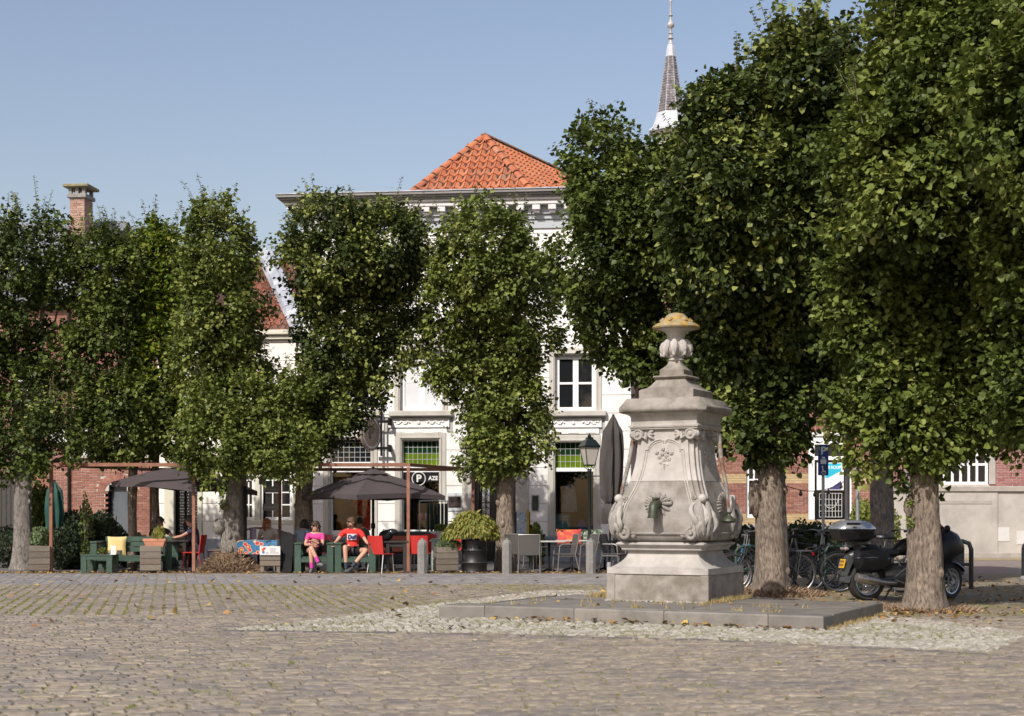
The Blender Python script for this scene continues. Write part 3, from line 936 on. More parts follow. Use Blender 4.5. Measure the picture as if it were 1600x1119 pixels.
# relief panels under the upper sills
RELF = M("white_relief", (.78, .77, .74), .7, .05, 2, .1, 30)
for k, r0, r1 in (('f2', FA.rect(606, 653, 702, 668), FA.rect(610, 670, 698, 677)), ('f3', FA.rect(852, 654, 940, 668), FA.rect(856, 670, 936, 678)), ('f1', FA.rect(500, 653, 594, 668), FA.rect(504, 670, 590, 677))):
    b = MB(); b.box(r0[0], r0[1], 0.0, .034, r0[2], r0[3], .004)
    for (a, c) in ((r0[0], r0[0] + .03), (r0[1] - .03, r0[1])): b.box(a, c, -.02, 0, r0[2], r0[3])
    b.box(r0[0] + .03, r0[1] - .03, -.02, 0, r0[2], r0[2] + .03); b.box(r0[0] + .03, r0[1] - .03, -.02, 0, r0[3] - .03, r0[3])
    um = (r0[0] + r0[1]) / 2; zm = (r0[2] + r0[3]) / 2
    for s_ in (-1, 1):
        b.tube([(um + s_ * (.25 + .055 * i), -.012, zm + .045 * sin(i * 1.9)) for i in range(9)], [.028 - .0018 * i for i in range(9)], 6)
        for i in range(5): b.sphere((um + s_ * (.3 + .1 * i), -.012, zm + .03 * (-1) ** i), .03, 6, 4, (1.4, .5, .8))
    b.sphere((um, -.014, zm), .055, 8, 5, (1, .5, 1))
    b.box(r1[0], r1[1], 0.002, .034, r1[2], r1[3], .004)
    for t in (.16, .5, .84):
        u = r1[0] + (r1[1] - r1[0]) * t; b.box(u - .14, u + .14, -.012, .002, r1[2] + .02, r1[3] - .02, .006)
    b.build("relief_panel", RELF, HA, recalc=False)
# door with pilasters
hd = op['door']; pl = MB()
for px0, px1 in ((722, 741), (806, 826)):
    r = FA.rect(px0, 700, px1, 880); pl.box(r[0], r[1], -.06, .034, 0, r[3], .01)
    pl.box(r[0] - .03, r[1] + .03, -.10, -.058, 0, .55, .01)
    pl.box(r[0] + .02, r[1] - .02, -.14, -.05, r[3] - .85, r[3] - .72, .02); pl.sphere(((r[0] + r[1]) / 2, -.08, r[3] - .92), .09, 10, 6, (1, .6, 1))
r = FA.rect(718, 683, 830, 700); pl.box(r[0], r[1], -.12, .034, r[2], r[3] , .02)
pl.build("door_pilasters", TRIM, HA, recalc=False)
BLKD = M("black_door_paint", (.010, .011, .013), .3, .1, 3)
b = MB(); b.box(hd[0], hd[1], .3, .36, 0, hd[3]); b.box(hd[0], hd[0] + .12, .14, .3, 0, hd[3]); b.box(hd[1] - .12, hd[1], .14, .3, 0, hd[3]); b.box(hd[0] + .12, hd[1] - .12, .15, .3, hd[3] - .55, hd[3] - .45)
for (a, c) in ((.15, .95), (2.3, 2.62)): b.box(hd[0] + .2, (hd[0] + hd[1]) / 2 - .06, .27, .30, a, c, .01); b.box((hd[0] + hd[1]) / 2 + .06, hd[1] - .2, .27, .30, a, c, .01)
dr = b.build("door", BLKD, HA, recalc=False)
b = MB(); b.box((hd[0] + hd[1]) / 2 - .012, (hd[0] + hd[1]) / 2 + .012, .285, .30, 0, hd[3] - .55); b.build("door_seam", DARK, dr, recalc=False)
g = FA.rect(752, 763, 763, 808, -.0); b = MB(); b.box(g[0], g[1], .262, .272, g[2], g[3])
b.build("door_light", M("frosted_light", (.62, .63, .62), .4, .1, 5), dr, recalc=False)
b = MB()
gc = (g[0] + g[1]) / 2; gw = (g[1] - g[0]) / 2
for i in range(9):
    z = g[2] + (g[3] - g[2]) * (i + .5) / 9; q, rd = spiral(gc + gw * .3 * (-1) ** i, z, .055, 1.2, .255, hand=(-1) ** i, r_t=.010, n=12); b.tube(q, rd, 4)
b.tube([(gc, .255, g[2]), (gc, .255, g[3])], .009, 4); b.box(g[0], g[1], .25, .26, (g[2] + g[3]) / 2 - .015, (g[2] + g[3]) / 2 + .015)
b.build("door_grille", BLACK, dr, recalc=False)
# wall boxes: menu case, intercom, letter box, downpipe
for rc, nm, m_, dp in (((701, 776, 720, 792), "menu_case", M("menu_glass", (.05, .04, .04), .1, .4, 12), .06), ((726, 779, 735, 792), "intercom", M("steel_box", (.45, .47, .48), .35, .1, 5, metal=.6), .05), ((832, 775, 841, 797), "letter_box", BLACK, .04)):
    r = FA.rect(*rc); b = MB(); b.box(r[0], r[1], -dp, -.001, r[2], r[3], .008)
    o = b.build(nm, m_, HA, recalc=False)
    b = MB(); b.box(r[0] - .03, r[1] + .03, -dp * .5, -.0005, r[2] - .03, r[3] + .03, .006); b.build("case_frame", M("grey_box_frame", (.30, .31, .32), .5, .05), o, recalc=False)
r = FA.rect(699, 770, 722, 799); b = MB(); b.box(r[0], r[1], -.02, -.0, r[2], r[3], .005); b.build("menu_board", M("pale_grey_board", (.55, .57, .58), .5, .05), HA, recalc=False)
# cornice
zt = FA.uz(700, 305)[1]
b = MB()
def run(z0, z1, p, mat_b=b): mat_b.box(uL - p, uR + p * .2, -p, .5, z0, z1, .012)
cz = zt
for z0, z1, p in ((cz - .26, cz - .19, .44), (cz - .38, cz - .26, .38)): run(z0, z1, p)
bg_ = MB()
for z0, z1, p in ((cz - .085, cz, .62), (cz - .14, cz - .085, .56), (cz - .19, cz - .14, .50)): run(z0, z1, p, bg_)
cor = b.build("cornice", M("cornice_paint", (.62, .61, .60), .6, .06, 2), HA, recalc=False)
bg_.build("gutter_moulding", M("gutter_grey", (.20, .19, .18), .6, .1, 2), cor, recalc=False)
b = MB(); b.box(uL - .64, uR + .15, -.645, .52, cz, cz + .03); b.build("cornice_lead", ZINC, cor, recalc=False)
b = MB(); b.box(uL - .10, uR, -.10, .03, cz - .75, cz - .38, .01); b.box(uL - .16, uR, -.16, -.09, cz - .62, cz - .38, .01); b.box(uL - .05, uR, -.05, .03, cz - 1.0, cz - .75, .01)
b.build("frieze", M("frieze_grey", (.40, .42, .45), .7, .06, 2), cor, recalc=False)
t = MB(); t.box(-.11, .11, -.36, -.12, -.15, 0, .012); t.box(-.09, .09, -.30, -.12, -.22, -.15, .02); me = t.mesh("modillion", MATS["cornice_paint"])
u = uL + .05
while u < uR: obj("modillion", me, HA, (u, 0, cz - .38)); u += .445
# orange hipped roof of pantiles
TILEC = [(.40, .125, .05), (.46, .155, .065), (.34, .105, .045), (.43, .14, .06), (.50, .19, .09)]
TILE = M("orange_pantile", (.5, .1, .05), .75, .14, 7, .3, 40, cols=TILEC, c2=(.30, .17, .11), c2s=1.6, c2lo=.52, c2hi=.72)
TILE_O = M("weathered_pantile", (.5, .1, .05), .8, .2, 7, .3, 40, cols=[(.20, .075, .045), (.28, .10, .055), (.15, .06, .04), (.33, .12, .065), (.22, .11, .075)], c2=(.11, .095, .08), c2s=2.5, c2lo=.48, c2hi=.66)
def pantile(w, L, mat):
    b = MB(); n = 9; r0 = []; r1 = []; r2 = []; r3 = []
    for i in range(n):
        t = i / (n - 1); x = (t - .5) * w * .95; h = .030 * cos(t * 2 * pi * .92 + .3) * (1 if t < .5 else 1.25)
        r0.append((x, -.02, h - .02)); r1.append((x, -.02, h + .030)); r2.append((x, L, h + .030 - .046))
    b.rings([r0, r1, r2], closed=False)
    return b.mesh("pantile", mat, smooth=True)
def tile_face(parent, o, ud, vd, poly, w, L, mat, me=None, limit=10 ** 6):
    """o origin (world) ; ud along eave, vd up slope (unit); poly in (u,v) metres"""
    n = ud.cross(vd).normalized()
    Mx = Matrix((ud, vd, n)).transposed()
    us = [p[0] for p in poly]; vs = [p[1] for p in poly]
    me = me or pantile(w, L * 1.12, mat); k = 0
    rot = Mx.to_euler()
    inv = parent.matrix_world.inverted() if False else (Matrix.Translation(parent.location) @ Matrix.Rotation(parent.rotation_euler[2], 4, 'Z')).inverted()
    j = 0
    big = MB()
    vv = min(vs)
    while vv < max(vs):
        uu = min(us)
        while uu < max(us):
            if in_poly(uu + w / 2, vv + L * .5, poly):
                W = Matrix.Translation(o + ud * (uu + w / 2) + vd * vv + n * (R.uniform(.02, .026))) @ Mx.to_4x4() @ Matrix.Rotation(radians(R.uniform(-.6, .6)), 4, 'Z')
                q = bpy.data.objects.new("pantile", me); col.objects.link(q); q.parent = parent
                q.matrix_local = inv @ W
                k += 1
            uu += w
        vv += L
    return k
def roof_slab(parent, pts, mat, name="roof", th=.0):
    inv = (Matrix.Translation(parent.location) @ Matrix.Rotation(parent.rotation_euler[2], 4, 'Z')).inverted()
    b = MB(); ps = [tuple(inv @ Vector(p)) for p in pts]
    b.add(ps, [tuple(range(len(ps)))])
    return b.build(name, mat, parent)
rd_ = Vector((.454, .891, 0))
Pk = P(757, 214, 47.0); E1 = P(621, 316, 44.15); E2 = P(843, 316, 43.6); E1.z = E2.z = 10.25
Rg = Pk + rd_ * 9.0; E3 = E2 + rd_ * 9.5; E4 = E1 + rd_ * 9.5
felt = M("roof_underlay", (.05, .025, .018), .9, .1, 3)
for pts in ((E1, E2, Pk), (E2, E3, Rg, Pk), (E4, E1, Pk, Rg)): roof_slab(HA, pts, felt)
def face_frame(a, b_, top):
    ud = (b_ - a).normalized(); n = ud.cross(top - a).normalized(); vd = n.cross(ud).normalized()
    return ud, vd
for quad, top in (((E1, E2), (Pk,)), ((E2, E3), (Rg, Pk))):
    ud, vd = face_frame(quad[0], quad[1], top[0])
    tl = lambda p: ((p - quad[0]).dot(ud), (p - quad[0]).dot(vd))
    tile_face(HA, quad[0], ud, vd, [tl(p) for p in quad + top], .262, .40, TILE)
def ridge(parent, a, c, mat, r=.13, L=.42, name="ridge_tile"):
    inv = (Matrix.Translation(parent.location) @ Matrix.Rotation(parent.rotation_euler[2], 4, 'Z')).inverted()
    b = MB(); d = (c - a); n = int(d.length / L); q = d.to_track_quat('Y', 'Z').to_matrix().to_4x4()
    rings_ = []
    for z, rr in ((0, r), (L * .93, r * .90)):
        rings_.append([(rr * cos(t * pi / 8), z, rr * .8 * sin(t * pi / 8)) for t in range(9)])
    b.rings([[(x, y, z - .03) for x, y, z in rings_[0]], rings_[0], rings_[1]], closed=False); me = b.mesh(name, mat, smooth=True)
    jm = MB(); 
    for i in range(n):
        o = obj(name, me, parent); o.matrix_local = inv @ Matrix.Translation(a + d * (i / n) + Vector((0, 0, .02))) @ q
    dd = d.normalized()
    jm.tube([inv @ (a + Vector((0, 0, -.02))), inv @ (c + Vector((0, 0, -.02)))], .10, 6)
    jm.build("ridge_mortar", M("ridge_mortar", (.10, .085, .075), .95, .3, 8), parent)
ridge(HA, E1, Pk, TILE); ridge(HA, E2, Pk, TILE); ridge(HA, Pk, Rg, M("dark_ridge_tile", (.2, .1, .05), .85, .25, 6, cols=[(.22, .13, .07), (.30, .12, .06), (.16, .12, .08)]))

# ---------------- white lower house to the left
FBc = Facade(1.26, 43.0, radians(6.5))
oB = FA.o + Vector((uL * cos(FA.a), -uL * sin(FA.a), 0))
FB = Facade(oB.x, oB.y, radians(6.5))
HB = FB.root("white_cottage_house", "lower cream white stuccoed house with weathered pantile roof beside the tall corner house", "house")
bL = FB.uz(246, 700)[0]; bR = -.01
zB = FB.uz(440, 523)[1]
b1 = FB.rect(270, 700, 311, 880); b2 = FB.rect(370, 726, 458, 820); b3 = FB.rect(300, 580, 350, 650)
hb = [(b1[0], b1[1], -1, b1[3]), b2, b3]
backing(HB, bL, bR, 0, zB, hb, JOINT)
stucco(HB, bL, bR, .62, zB - .02, hb, WHITE_B, .51, 1.8)
b = MB()
for a, c, p, q in free_rects(bL, bR, 0, .62, hb): b.box(a, c, -.05, .034, p, q - .01, .01)
b.build("grey_plinth", MATS["grey_plinth_paint"], HB, recalc=False)
b = MB(); b.box(bL, bL + .3, .39, 9, 0, zB); b.box(bR - .3, bR, .39, 9, 0, zB); b.box(bL, bR, 8.7, 9, 0, zB); b.build("rear_walls", MATS["plain_wall"], HB, recalc=False)
pa = None
for r in (FB.rect(257, 692, 272, 880), FB.rect(309, 765, 316, 880), FB.rect(257, 690, 316, 706), FB.rect(368, 724, 379, 838), FB.rect(458, 724, 466, 838)):
    b = MB(); b.box(r[0], r[1], -.04, .12, max(r[2], 0), r[3], .01); b.build("stone_surround", M("cream_trim", (.60, .57, .46), .7, .06, 2), HB, recalc=False)
r = FB.rect(272, 706, 300, 762); sash(HB, b1[0] + .22, b1[1] - .03, FB.uz(285, 760)[1], b1[3] - .04, 2, 1, .07, .09, .16, name="fanlight")
b = MB(); b.box(b1[0], b1[1], .22, .28, 0, FB.uz(285, 760)[1]); dB = b.build("door", BLKD, HB, recalc=False)
b = MB(); lm = (b1[0] + b1[1]) / 2
for r0 in (FB.rect(277, 766, 292, 832), FB.rect(296, 766, 309, 832)):
    nz = 15; nx_ = 5
    for i in range(nz):
        for j in range(nx_):
            b.box(r0[0] + (r0[1] - r0[0]) * (j + .3 + .4 * (i % 2)) / nx_ - .012, r0[0] + (r0[1] - r0[0]) * (j + .3 + .4 * (i % 2)) / nx_ + .012, .206, .214, r0[2] + (r0[3] - r0[2]) * (i + .5) / nz - .012, r0[2] + (r0[3] - r0[2]) * (i + .5) / nz + .012)
b.build("dotted_curtain", M("grey_dots", (.30, .31, .32), .6), dB, kind='stuff', recalc=False)
mid = FB.rect(397, 735, 406, 812); z0, z1 = FB.uz(400, 813)[1], b2[3]
sash(HB, b2[0] + .12, mid[0], z0, z1, 2, 4, .09, .035, .14, name="casement_window"); sash(HB, mid[1], b2[1] - .03, z0, z1, 3, 4, .09, .035, .14, name="casement_window")
b = MB(); b.box(mid[0], mid[1], .02, .2, b2[2], z1, .008); b.box(b2[0], b2[0] + .12, .02, .2, b2[2], z1); b.box(b2[0], b2[1], .0, .2, b2[2], z0 - .005, .008); b.build("window_mullion", MATS["cream_trim"], HB, recalc=False)
sash(HB, b3[0], b3[1], b3[2], b3[3], 2, 2, name="upper_window")
b = MB(); b.box(bL, bR, -.22, .3, zB - .02, zB + .12, .02); b.box(bL, bR, -.12, .0, zB - .14, zB - .02, .01); b.build("eaves_board", MATS["cream_trim"], HB, recalc=False)
a0 = P(240, 512, 44.9); a1 = P(500, 512, 43.9); a0.z = a1.z = zB + .12
t0 = P(240, 404, 48.2); t1 = P(500, 404, 47.3); t0.z = t1.z = 9.25
roof_slab(HB, (a0, a1, t1, t0), felt); bk = Vector((.3, 3.4, 0))
roof_slab(HB, (t0, t1, a1 + bk * 2, a0 + bk * 2), felt)
ud, vd = face_frame(a0, a1, t1)
tl = lambda p: ((p - a0).dot(ud), (p - a0).dot(vd))
pB_ = [tl(p) for p in (a0, a1, t1, t0)]
tile_face(HB, a0 + vd * 0.0, ud, vd, [(2.0, 0), pB_[1], (pB_[2][0], pB_[2][1]), (2.0, pB_[3][1])], .235, .34, TILE_O)
inv = (Matrix.Translation(HB.location) @ Matrix.Rotation(HB.rotation_euler[2], 4, 'Z')).inverted()
b = MB(); s0 = P(414, 403, 47.3); s1 = P(468, 520, 43.95); s0.z = 9.30; s1.z = zB + .2
dv = (s1 - s0); sd = Vector((1, 0, 0)); upv = Vector((0, 0, 1))
rg = []
for t in (0, 1):
    c = s0 + dv * t
    rg.append([inv @ (c + sd * x + upv * z) for x, z in ((-.22, -.1), (-.2, .14), (-.03, .20), (.02, .26), (.07, .20), (.24, .16), (.26, -.1))])
b.rings(rg); cp = b.build("lead_verge", ZINC, HB)
b = MB()
for i in range(9):
    c = s0 + dv * ((i + .5) / 9); b.rings([[inv @ (c + dv.normalized() * w + sd * x + upv * (z + .012)) for x, z in ((-.23, -.1), (-.21, .14), (-.03, .205), (.02, .27), (.07, .205), (.25, .16), (.27, -.1))] for w in (-.03, .03)])
b.build("lead_seams", ZINC, cp, kind="stuff")

# ---------------- brick coach house with the arched door, and its neighbour
oC = FB.o + Vector((bL * cos(FB.a), -bL * sin(FB.a), 0))
FC = Facade(oC.x, oC.y, radians(6.5))
HC = FC.root("brick_coach_house", "red brick coach house with an arched grey door under a wide stone sill", "house")
cL = FC.uz(109, 700)[0]; cR = -.01; zCc = 7.6
ar = FC.rect(164, 752, 204, 880); wC = FC.rect(111, 640, 244, 712)
acx = (ar[0] + ar[1]) / 2; arad = (ar[1] - ar[0]) / 2; az = ar[3] - arad * .75
def archf(u, z): return abs(u - acx) < arad and z < az or ((u - acx) / arad) ** 2 + ((z - az) / (arad * .75)) ** 2 < 1 and z >= az
hc = [wC]
backing(HC, cL, cR, 0, zCc, hc + [(ar[0], ar[1], -1, az), (ar[0] + arad * .3, ar[1] - arad * .3, az - .01, ar[3] - .1)], MORT, y0=.012)
seenC = (FC.uz(112, 0)[0], FC.uz(205, 0)[0], FC.uz(0, 800)[1], FC.uz(0, 716)[1])
brickwork(HC, cL, cR, 0, wC[2] - .30, [], BRICK, seenC, 2, arch=lambda u, z: ((u - acx) / (arad + .24)) ** 2 + ((z - az) / (arad * .75 + .24)) ** 2 < 1 and z >= az or abs(u - acx) < arad and z < az)
brickwork(HC, cL, cR, wC[3] + .1, zCc, [], BRICK, None, 3)
b = MB()                                                 # arch ring voussoirs
for i in range(24):
    a = pi * (i + .5) / 24; c_, s_ = cos(a), sin(a)
    Mx = Matrix.Translation((acx + c_ * (arad + .115), 0, az + s_ * (arad * .75 + .115))) @ Matrix.Rotation(-(a - pi / 2), 4, 'Y')
    b.box(-.034, .034, 0, .1, -.11, .11, M=Mx, tint=R.random())
b.build("arch_bricks", BRICK, HC, kind='stuff', recalc=False)
b = MB(); n = 18                                          # rowlock course below the sill
u = cL
while u < cR - .07: b.box(u, u + .06, -.01, .1, wC[2] - .30, wC[2] - .09, tint=R.random()); u += .072
b.build("rowlock_bricks", M("brown_brick", (.3, .1, .08), .85, .15, 20, .4, 70, cols=[(.22, .15, .11), (.27, .19, .14), (.18, .12, .09)], bdist=.006), HC, kind='stuff', recalc=False)
b = MB(); b.box(cL, cR, -.09, .1, wC[2] - .08, wC[2], .01); b.build("stone_sill", TRIM, HC, recalc=False)
b = MB(); b.prism([(acx + arad * cos(pi * i / 16), az + arad * .75 * sin(pi * i / 16)) for i in range(17)] + [(ar[0], 0), (ar[1], 0)], .22, .27)
dC = b.build("arched_door", M("grey_door", (.10, .115, .13), .45, .12, 2), HC)
b = MB(); b.box(acx - .16, acx - .13, .17, .2, 1.05, 1.3, .01); b.box(acx - .155, acx - .135, .18, .22, 1.06, 1.09); b.box(acx - .155, acx - .135, .18, .22, 1.26, 1.29); b.build("handle", M("chrome", (.6, .6, .6), .2, 0, metal=1), dC, recalc=False)
b = MB(); b.prism([(acx + arad * 1.0 * cos(pi * i / 16), az + arad * .75 * sin(pi * i / 16)) for i in range(17)] + [(acx + (arad - .1) * cos(pi * (16 - i) / 16), az + (arad * .75 - .1) * sin(pi * (16 - i) / 16)) for i in range(17)], .10, .30)
b.box(ar[0], ar[0] + .1, .1, .3, 0, az); b.box(ar[1] - .1, ar[1], .1, .3, 0, az); b.build("door_frame", BLACKM, HC)
wid = (wC[1] - wC[0]) / 3
for i in range(3): sash(HC, wC[0] + wid * i + .03, wC[0] + wid * (i + 1) - .03, wC[2], wC[3], 3, 2, .05, .03, .12, name="window", paint=M("brown_window_paint", (.09, .05, .035), .5, .1, 4))
for px in (133, 189):
    r = FC.rect(px - 3, 640, px + 3, 712); b = MB(); b.box(r[0], r[1], .02, .14, r[2], r[3], .006); b.build("window_post", WPAINT, HC, recalc=False)
r = FC.rect(107, 640, 110, 870); b = MB(); b.tube([(r[0] + .03, -.06, 0), (r[0] + .03, -.06, 7.4)], .04, 8); b.build("downpipe", BLACK, HC)
b = MB(); b.box(cL, cR, .39, 9, zCc - .1, zCc); b.build("attic_floor", DARK, HC, recalc=False)
SLATE = M("grey_slate", (.16, .17, .19), .7, .2, 9, .3, 40, c2=(.24, .24, .25), c2s=3)
def gable_roof(root, F, u0, u1, z0, zr, dep, yo=-.3, mat=SLATE, slates=None):
    ro = MB(); ym = dep / 2
    ro.add([(u0 - .2, yo, z0), (u1 + .2, yo, z0), (u1 + .2, ym, zr), (u0 - .2, ym, zr), (u0 - .2, dep, z0), (u1 + .2, dep, z0)], [(0, 1, 2, 3), (3, 2, 5, 4)])
    ro.add([(u0, .0, z0 - .02), (u0, dep, z0 - .02), (u0, ym, zr - .1), (u1, 0, z0 - .02), (u1, dep, z0 - .02), (u1, ym, zr - .1)], [(0, 1, 2), (3, 4, 5)])
    rf = ro.build("roof", mat, root)
    if slates:
        L = sqrt(ym ** 2 + (zr - z0) ** 2); rows = int(L / .3); sl = MB(); nx_ = int((u1 - u0 + .4) / .3)
        for j in range(rows):
            for i in range(nx_):
                t = j / rows; x = u0 - .2 + (i + (j % 2) * .5) * .3
                y0 = yo + (ym - yo) * t; zz = z0 + (zr - z0) * t; y1 = yo + (ym - yo) * (t + 1.15 / rows); z1_ = z0 + (zr - z0) * (t + 1.15 / rows)
                sl.add([(x + .005, y0, zz + .03), (x + .295, y0, zz + .03), (x + .295, y1, z1_ + .012), (x + .005, y1, z1_ + .012), (x + .005, y0, zz + .012), (x + .295, y0, zz + .012)], [(0, 1, 2, 3), (4, 5, 1, 0)], R.random())
        sl.build("slates", mat, rf if False else root, kind='stuff', recalc=False)
    return rf
gable_roof(HC, FC, cL, cR, zCc, FC.uz(170, 392, 4)[1], 8.5, slates=True)
oD = FC.o + Vector((cL * cos(FC.a), -cL * sin(FC.a), 0)); FD = Facade(oD.x, oD.y, radians(6.5))
HD = FD.root("brick_gate_house", "dark red brick house with slate roof and tall chimney at the left edge", "house")
dL = FD.uz(-160, 700)[0]; dR = -.01; zD = 7.4
gD = FD.rect(-80, 745, 22, 880); wD = [FD.rect(20, 560, 60, 660), FD.rect(-60, 560, -20, 660), FD.rect(80, 655, 107, 688)]
backing(HD, dL, dR, 0, zD, [(gD[0], gD[1], -1, gD[3])] + wD[:2], MORT, y0=.012)
brickwork(HD, dL, dR, 0, zD, [(gD[0], gD[1], -1, gD[3])] + wD[:2], BRICK, (FD.uz(74, 0)[0], FD.uz(108, 0)[0], FD.uz(0, 800)[1], FD.uz(0, 690)[1]), 5)
for w in wD[:2]: sash(HD, w[0], w[1], w[2], w[3], 2, 3)
b = MB(); b.box(wD[2][0], wD[2][1], -.12, -.001, wD[2][2] - .1, wD[2][3] - .3, .02); b.build("stone_lintel", WHITE, HD, recalc=False)
for i in range(14):
    w = (gD[1] - gD[0]) / 14; b = MB(); b.box(gD[0] + w * i + .006, gD[0] + w * (i + 1) - .006, .10, .14, 0.03, gD[3] - .02, .004); b.build("gate_board", M("dark_gate_wood", (.05, .045, .04), .8, .25, 8, stretch=(8, 8, 1)), HD, recalc=False)
gable_roof(HD, FD, dL, dR, zD, FD.uz(20, 348, 4)[1], 8.5, slates=True)
# chimney
cq0 = FD.rect(103, 306, 126, 372, 2.6); CD = 3.2
b = MB()
ch_w = cq0[1] - cq0[0]; sp = .72
chz = cq0[3]
inner = (cq0[0], cq0[1])
b.box(inner[0] + .012, inner[1] - .012, CD - .3 + .012, CD + .35, 6.5, chz - .01)
ch = b.build("chimney", MORT, HD, recalc=False)
b = MB(); z = 8.6; row = 0
while z < chz - .08:
    for side in range(3):
        ln = ch_w if side == 0 else .65; u = -(.116 if row % 2 else 0)
        while u < ln:
            a = max(u, 0); c = min(u + .22, ln); u += .232
            if c - a < .03: continue
            if side == 0: b.box(inner[0] + a, inner[0] + c, CD - .3, CD - .28, z, z + .062, tint=R.random())
            elif side == 1: b.box(inner[1] - .02, inner[1], CD - .279 + a, CD - .279 + c, z, z + .062, tint=R.random())
            else: b.box(inner[0], inner[0] + .02, CD - .279 + a, CD - .279 + c, z, z + .062, tint=R.random())
    z += .074; row += 1
b.build("chimney_bricks", M("pale_brick", (.3, .1, .08), .85, .15, 20, .4, 70, cols=[(.34, .20, .15), (.42, .27, .21), (.28, .15, .11), (.45, .32, .26)], bdist=.006), ch, kind='stuff', recalc=False)
b = MB(); b.box(inner[0] - .07, inner[1] + .07, CD - .37, CD + .42, chz, chz + .12, .01)
for x in (inner[0] + .02, (inner[0] + inner[1]) / 2, inner[1] - .02):
    for y in (CD - .28, CD + .3): b.box(x - .05, x + .05, y - .05, y + .05, chz + .12, chz + .32)
b.build("chimney_crown", M("chimney_cement", (.24, .23, .21), .85, .15, 6), ch, recalc=False)
b = MB(); b.box(inner[0] - .17, inner[1] + .17, CD - .47, CD + .5, chz + .32, chz + .41, .015); b.build("chimney_cap", M("lichen_slab", (.22, .20, .12), .9, .25, 8, c2=(.33, .27, .10), c2s=5), ch, recalc=False)

# ---------------- buildings on the right
FR = Facade(3.5, 46.5, 0.0)
HR = FR.root("brick_town_house", "orange red brick town house with yellow bands and a for sale poster", "house")
rL = FR.uz(978, 700)[0]; rR = FR.uz(1389, 700)[0]; zR = 10.5
w1 = FR.rect(1263, 682, 1331, 812); w0 = FR.rect(1166, 690, 1192, 809); w2 = FR.rect(1255, 480, 1330, 600); w3 = FR.rect(1060, 690, 1120, 812)
hr = [w1, w0, w2, w3]
backing(HR, rL, rR, 0, zR, hr, MORT, y0=.012)
bands = [FR.uz(0, 755)[1], FR.uz(0, 741)[1], FR.uz(0, 820)[1], FR.uz(0, 803)[1]]
seenR = (FR.uz(1236, 0)[0], FR.uz(1390, 0)[0], FR.uz(0, 802)[1], FR.uz(0, 690)[1])
brickwork(HR, rL, rR, bands[3], bands[0], hr, BRICK, seenR, 11, limit=200)
brickwork(HR, rL, rR, bands[1], zR, hr, BRICK, seenR, 12, limit=100)
brickwork(HR, rL, rR, bands[0], bands[1], hr, BRICKY, None, 13); brickwork(HR, rL, rR, bands[2], bands[3], hr, BRICKY, None, 14)
brickwork(HR, rL, rR, 0, bands[2] - .12, hr, M("shade_painted_base_brick", (.3, .1, .08), .85, .15, 20, .4, 70, cols=[(.07, .035, .032), (.10, .05, .045), (.055, .03, .03)], bdist=.006), None, 15)  # dark purple base bricks, coloured darker still to stand for shade behind the bicycles
b = MB(); b.box(rL, rR, .0105, .0118, 0, bands[2] - .12); b.build("shade_painted_mortar", M("shade_painted_mortar", (.17, .15, .135), .95, .1, 9), HR, recalc=False)  # mortar darkened to match, carrying the same painted shade
b = MB(); b.box(rL, rR, -.08, .1, bands[2] - .12, bands[2], .01); b.build("stone_ledge", M("grey_ledge", (.26, .27, .28), .7, .1, 4), HR, recalc=False)
b = MB(); u = w1[0] - .1
while u < w1[1] + .1: b.box(u, u + .06, -.02, .1, w1[3] + .13, w1[3] + .35, tint=R.random()); u += .07
b.build("lintel_bricks", BRICK, HR, kind='stuff', recalc=False)
b = MB(); b.box(w1[0] - .05, w1[1] + .05, -.03, .12, w1[3], w1[3] + .12, .01); b.build("lintel_stone", WHITE, HR, recalc=False)
WF = MB(); zt_ = FR.uz(0, 716)[1]
WF.box(w1[0], w1[0] + .2, .02, .2, w1[2], w1[3], .01); WF.box(w1[1] - .08, w1[1], .02, .2, w1[2], w1[3], .01); WF.box(w1[0] + .2, w1[1] - .08, .0, .2, zt_ - .06, zt_ + .06, .01); WF.box(w1[0] + .2, w1[1] - .08, .02, .2, w1[3] - .25, w1[3], .01)
wf = WF.build("window_frame", WPAINT, HR, recalc=False)
b = MB(); b.box(w1[0] + .2, w1[1] - .08, .12, .13, w1[2], zt_ - .06); b.box(w1[0] + .2, w1[1] - .08, .12, .13, zt_ + .06, w1[3] - .25); b.build("pane", DGLASS, wf, recalc=False)
b = MB(); gx0, gx1, gz0, gz1 = FR.rect(1281, 771, 1316, 808)
for i in range(8): b.tube([(gx0 + (gx1 - gx0) * i / 7, .06, gz0), (gx0 + (gx1 - gx0) * i / 7, .06, gz1)], .008, 4)
for i in range(5): b.tube([(gx0, .06, gz0 + (gz1 - gz0) * i / 4), (gx1, .06, gz0 + (gz1 - gz0) * i / 4)], .008, 4)
b.tube([(gx0 + (gx1 - gx0) * (.5 + .35 * sin(t)), .05, gz1 - .1 - .35 * abs(cos(t))) for t in [i * pi / 8 for i in range(-4, 5)]], .010, 4)
b.build("white_window_grille", M("grille_white", (.6, .6, .58), .5), HR)
for w in (w0, w2, w3): sash(HR, w[0], w[1], w[2], w[3], 2, 2, .1, .05)
b = MB(); b.box(w0[0] - .1, w3[1] + 4, -.1, .0, w0[2] - .12, w0[2]); b.build("white_sill", WPAINT, HR, recalc=False) if False else None
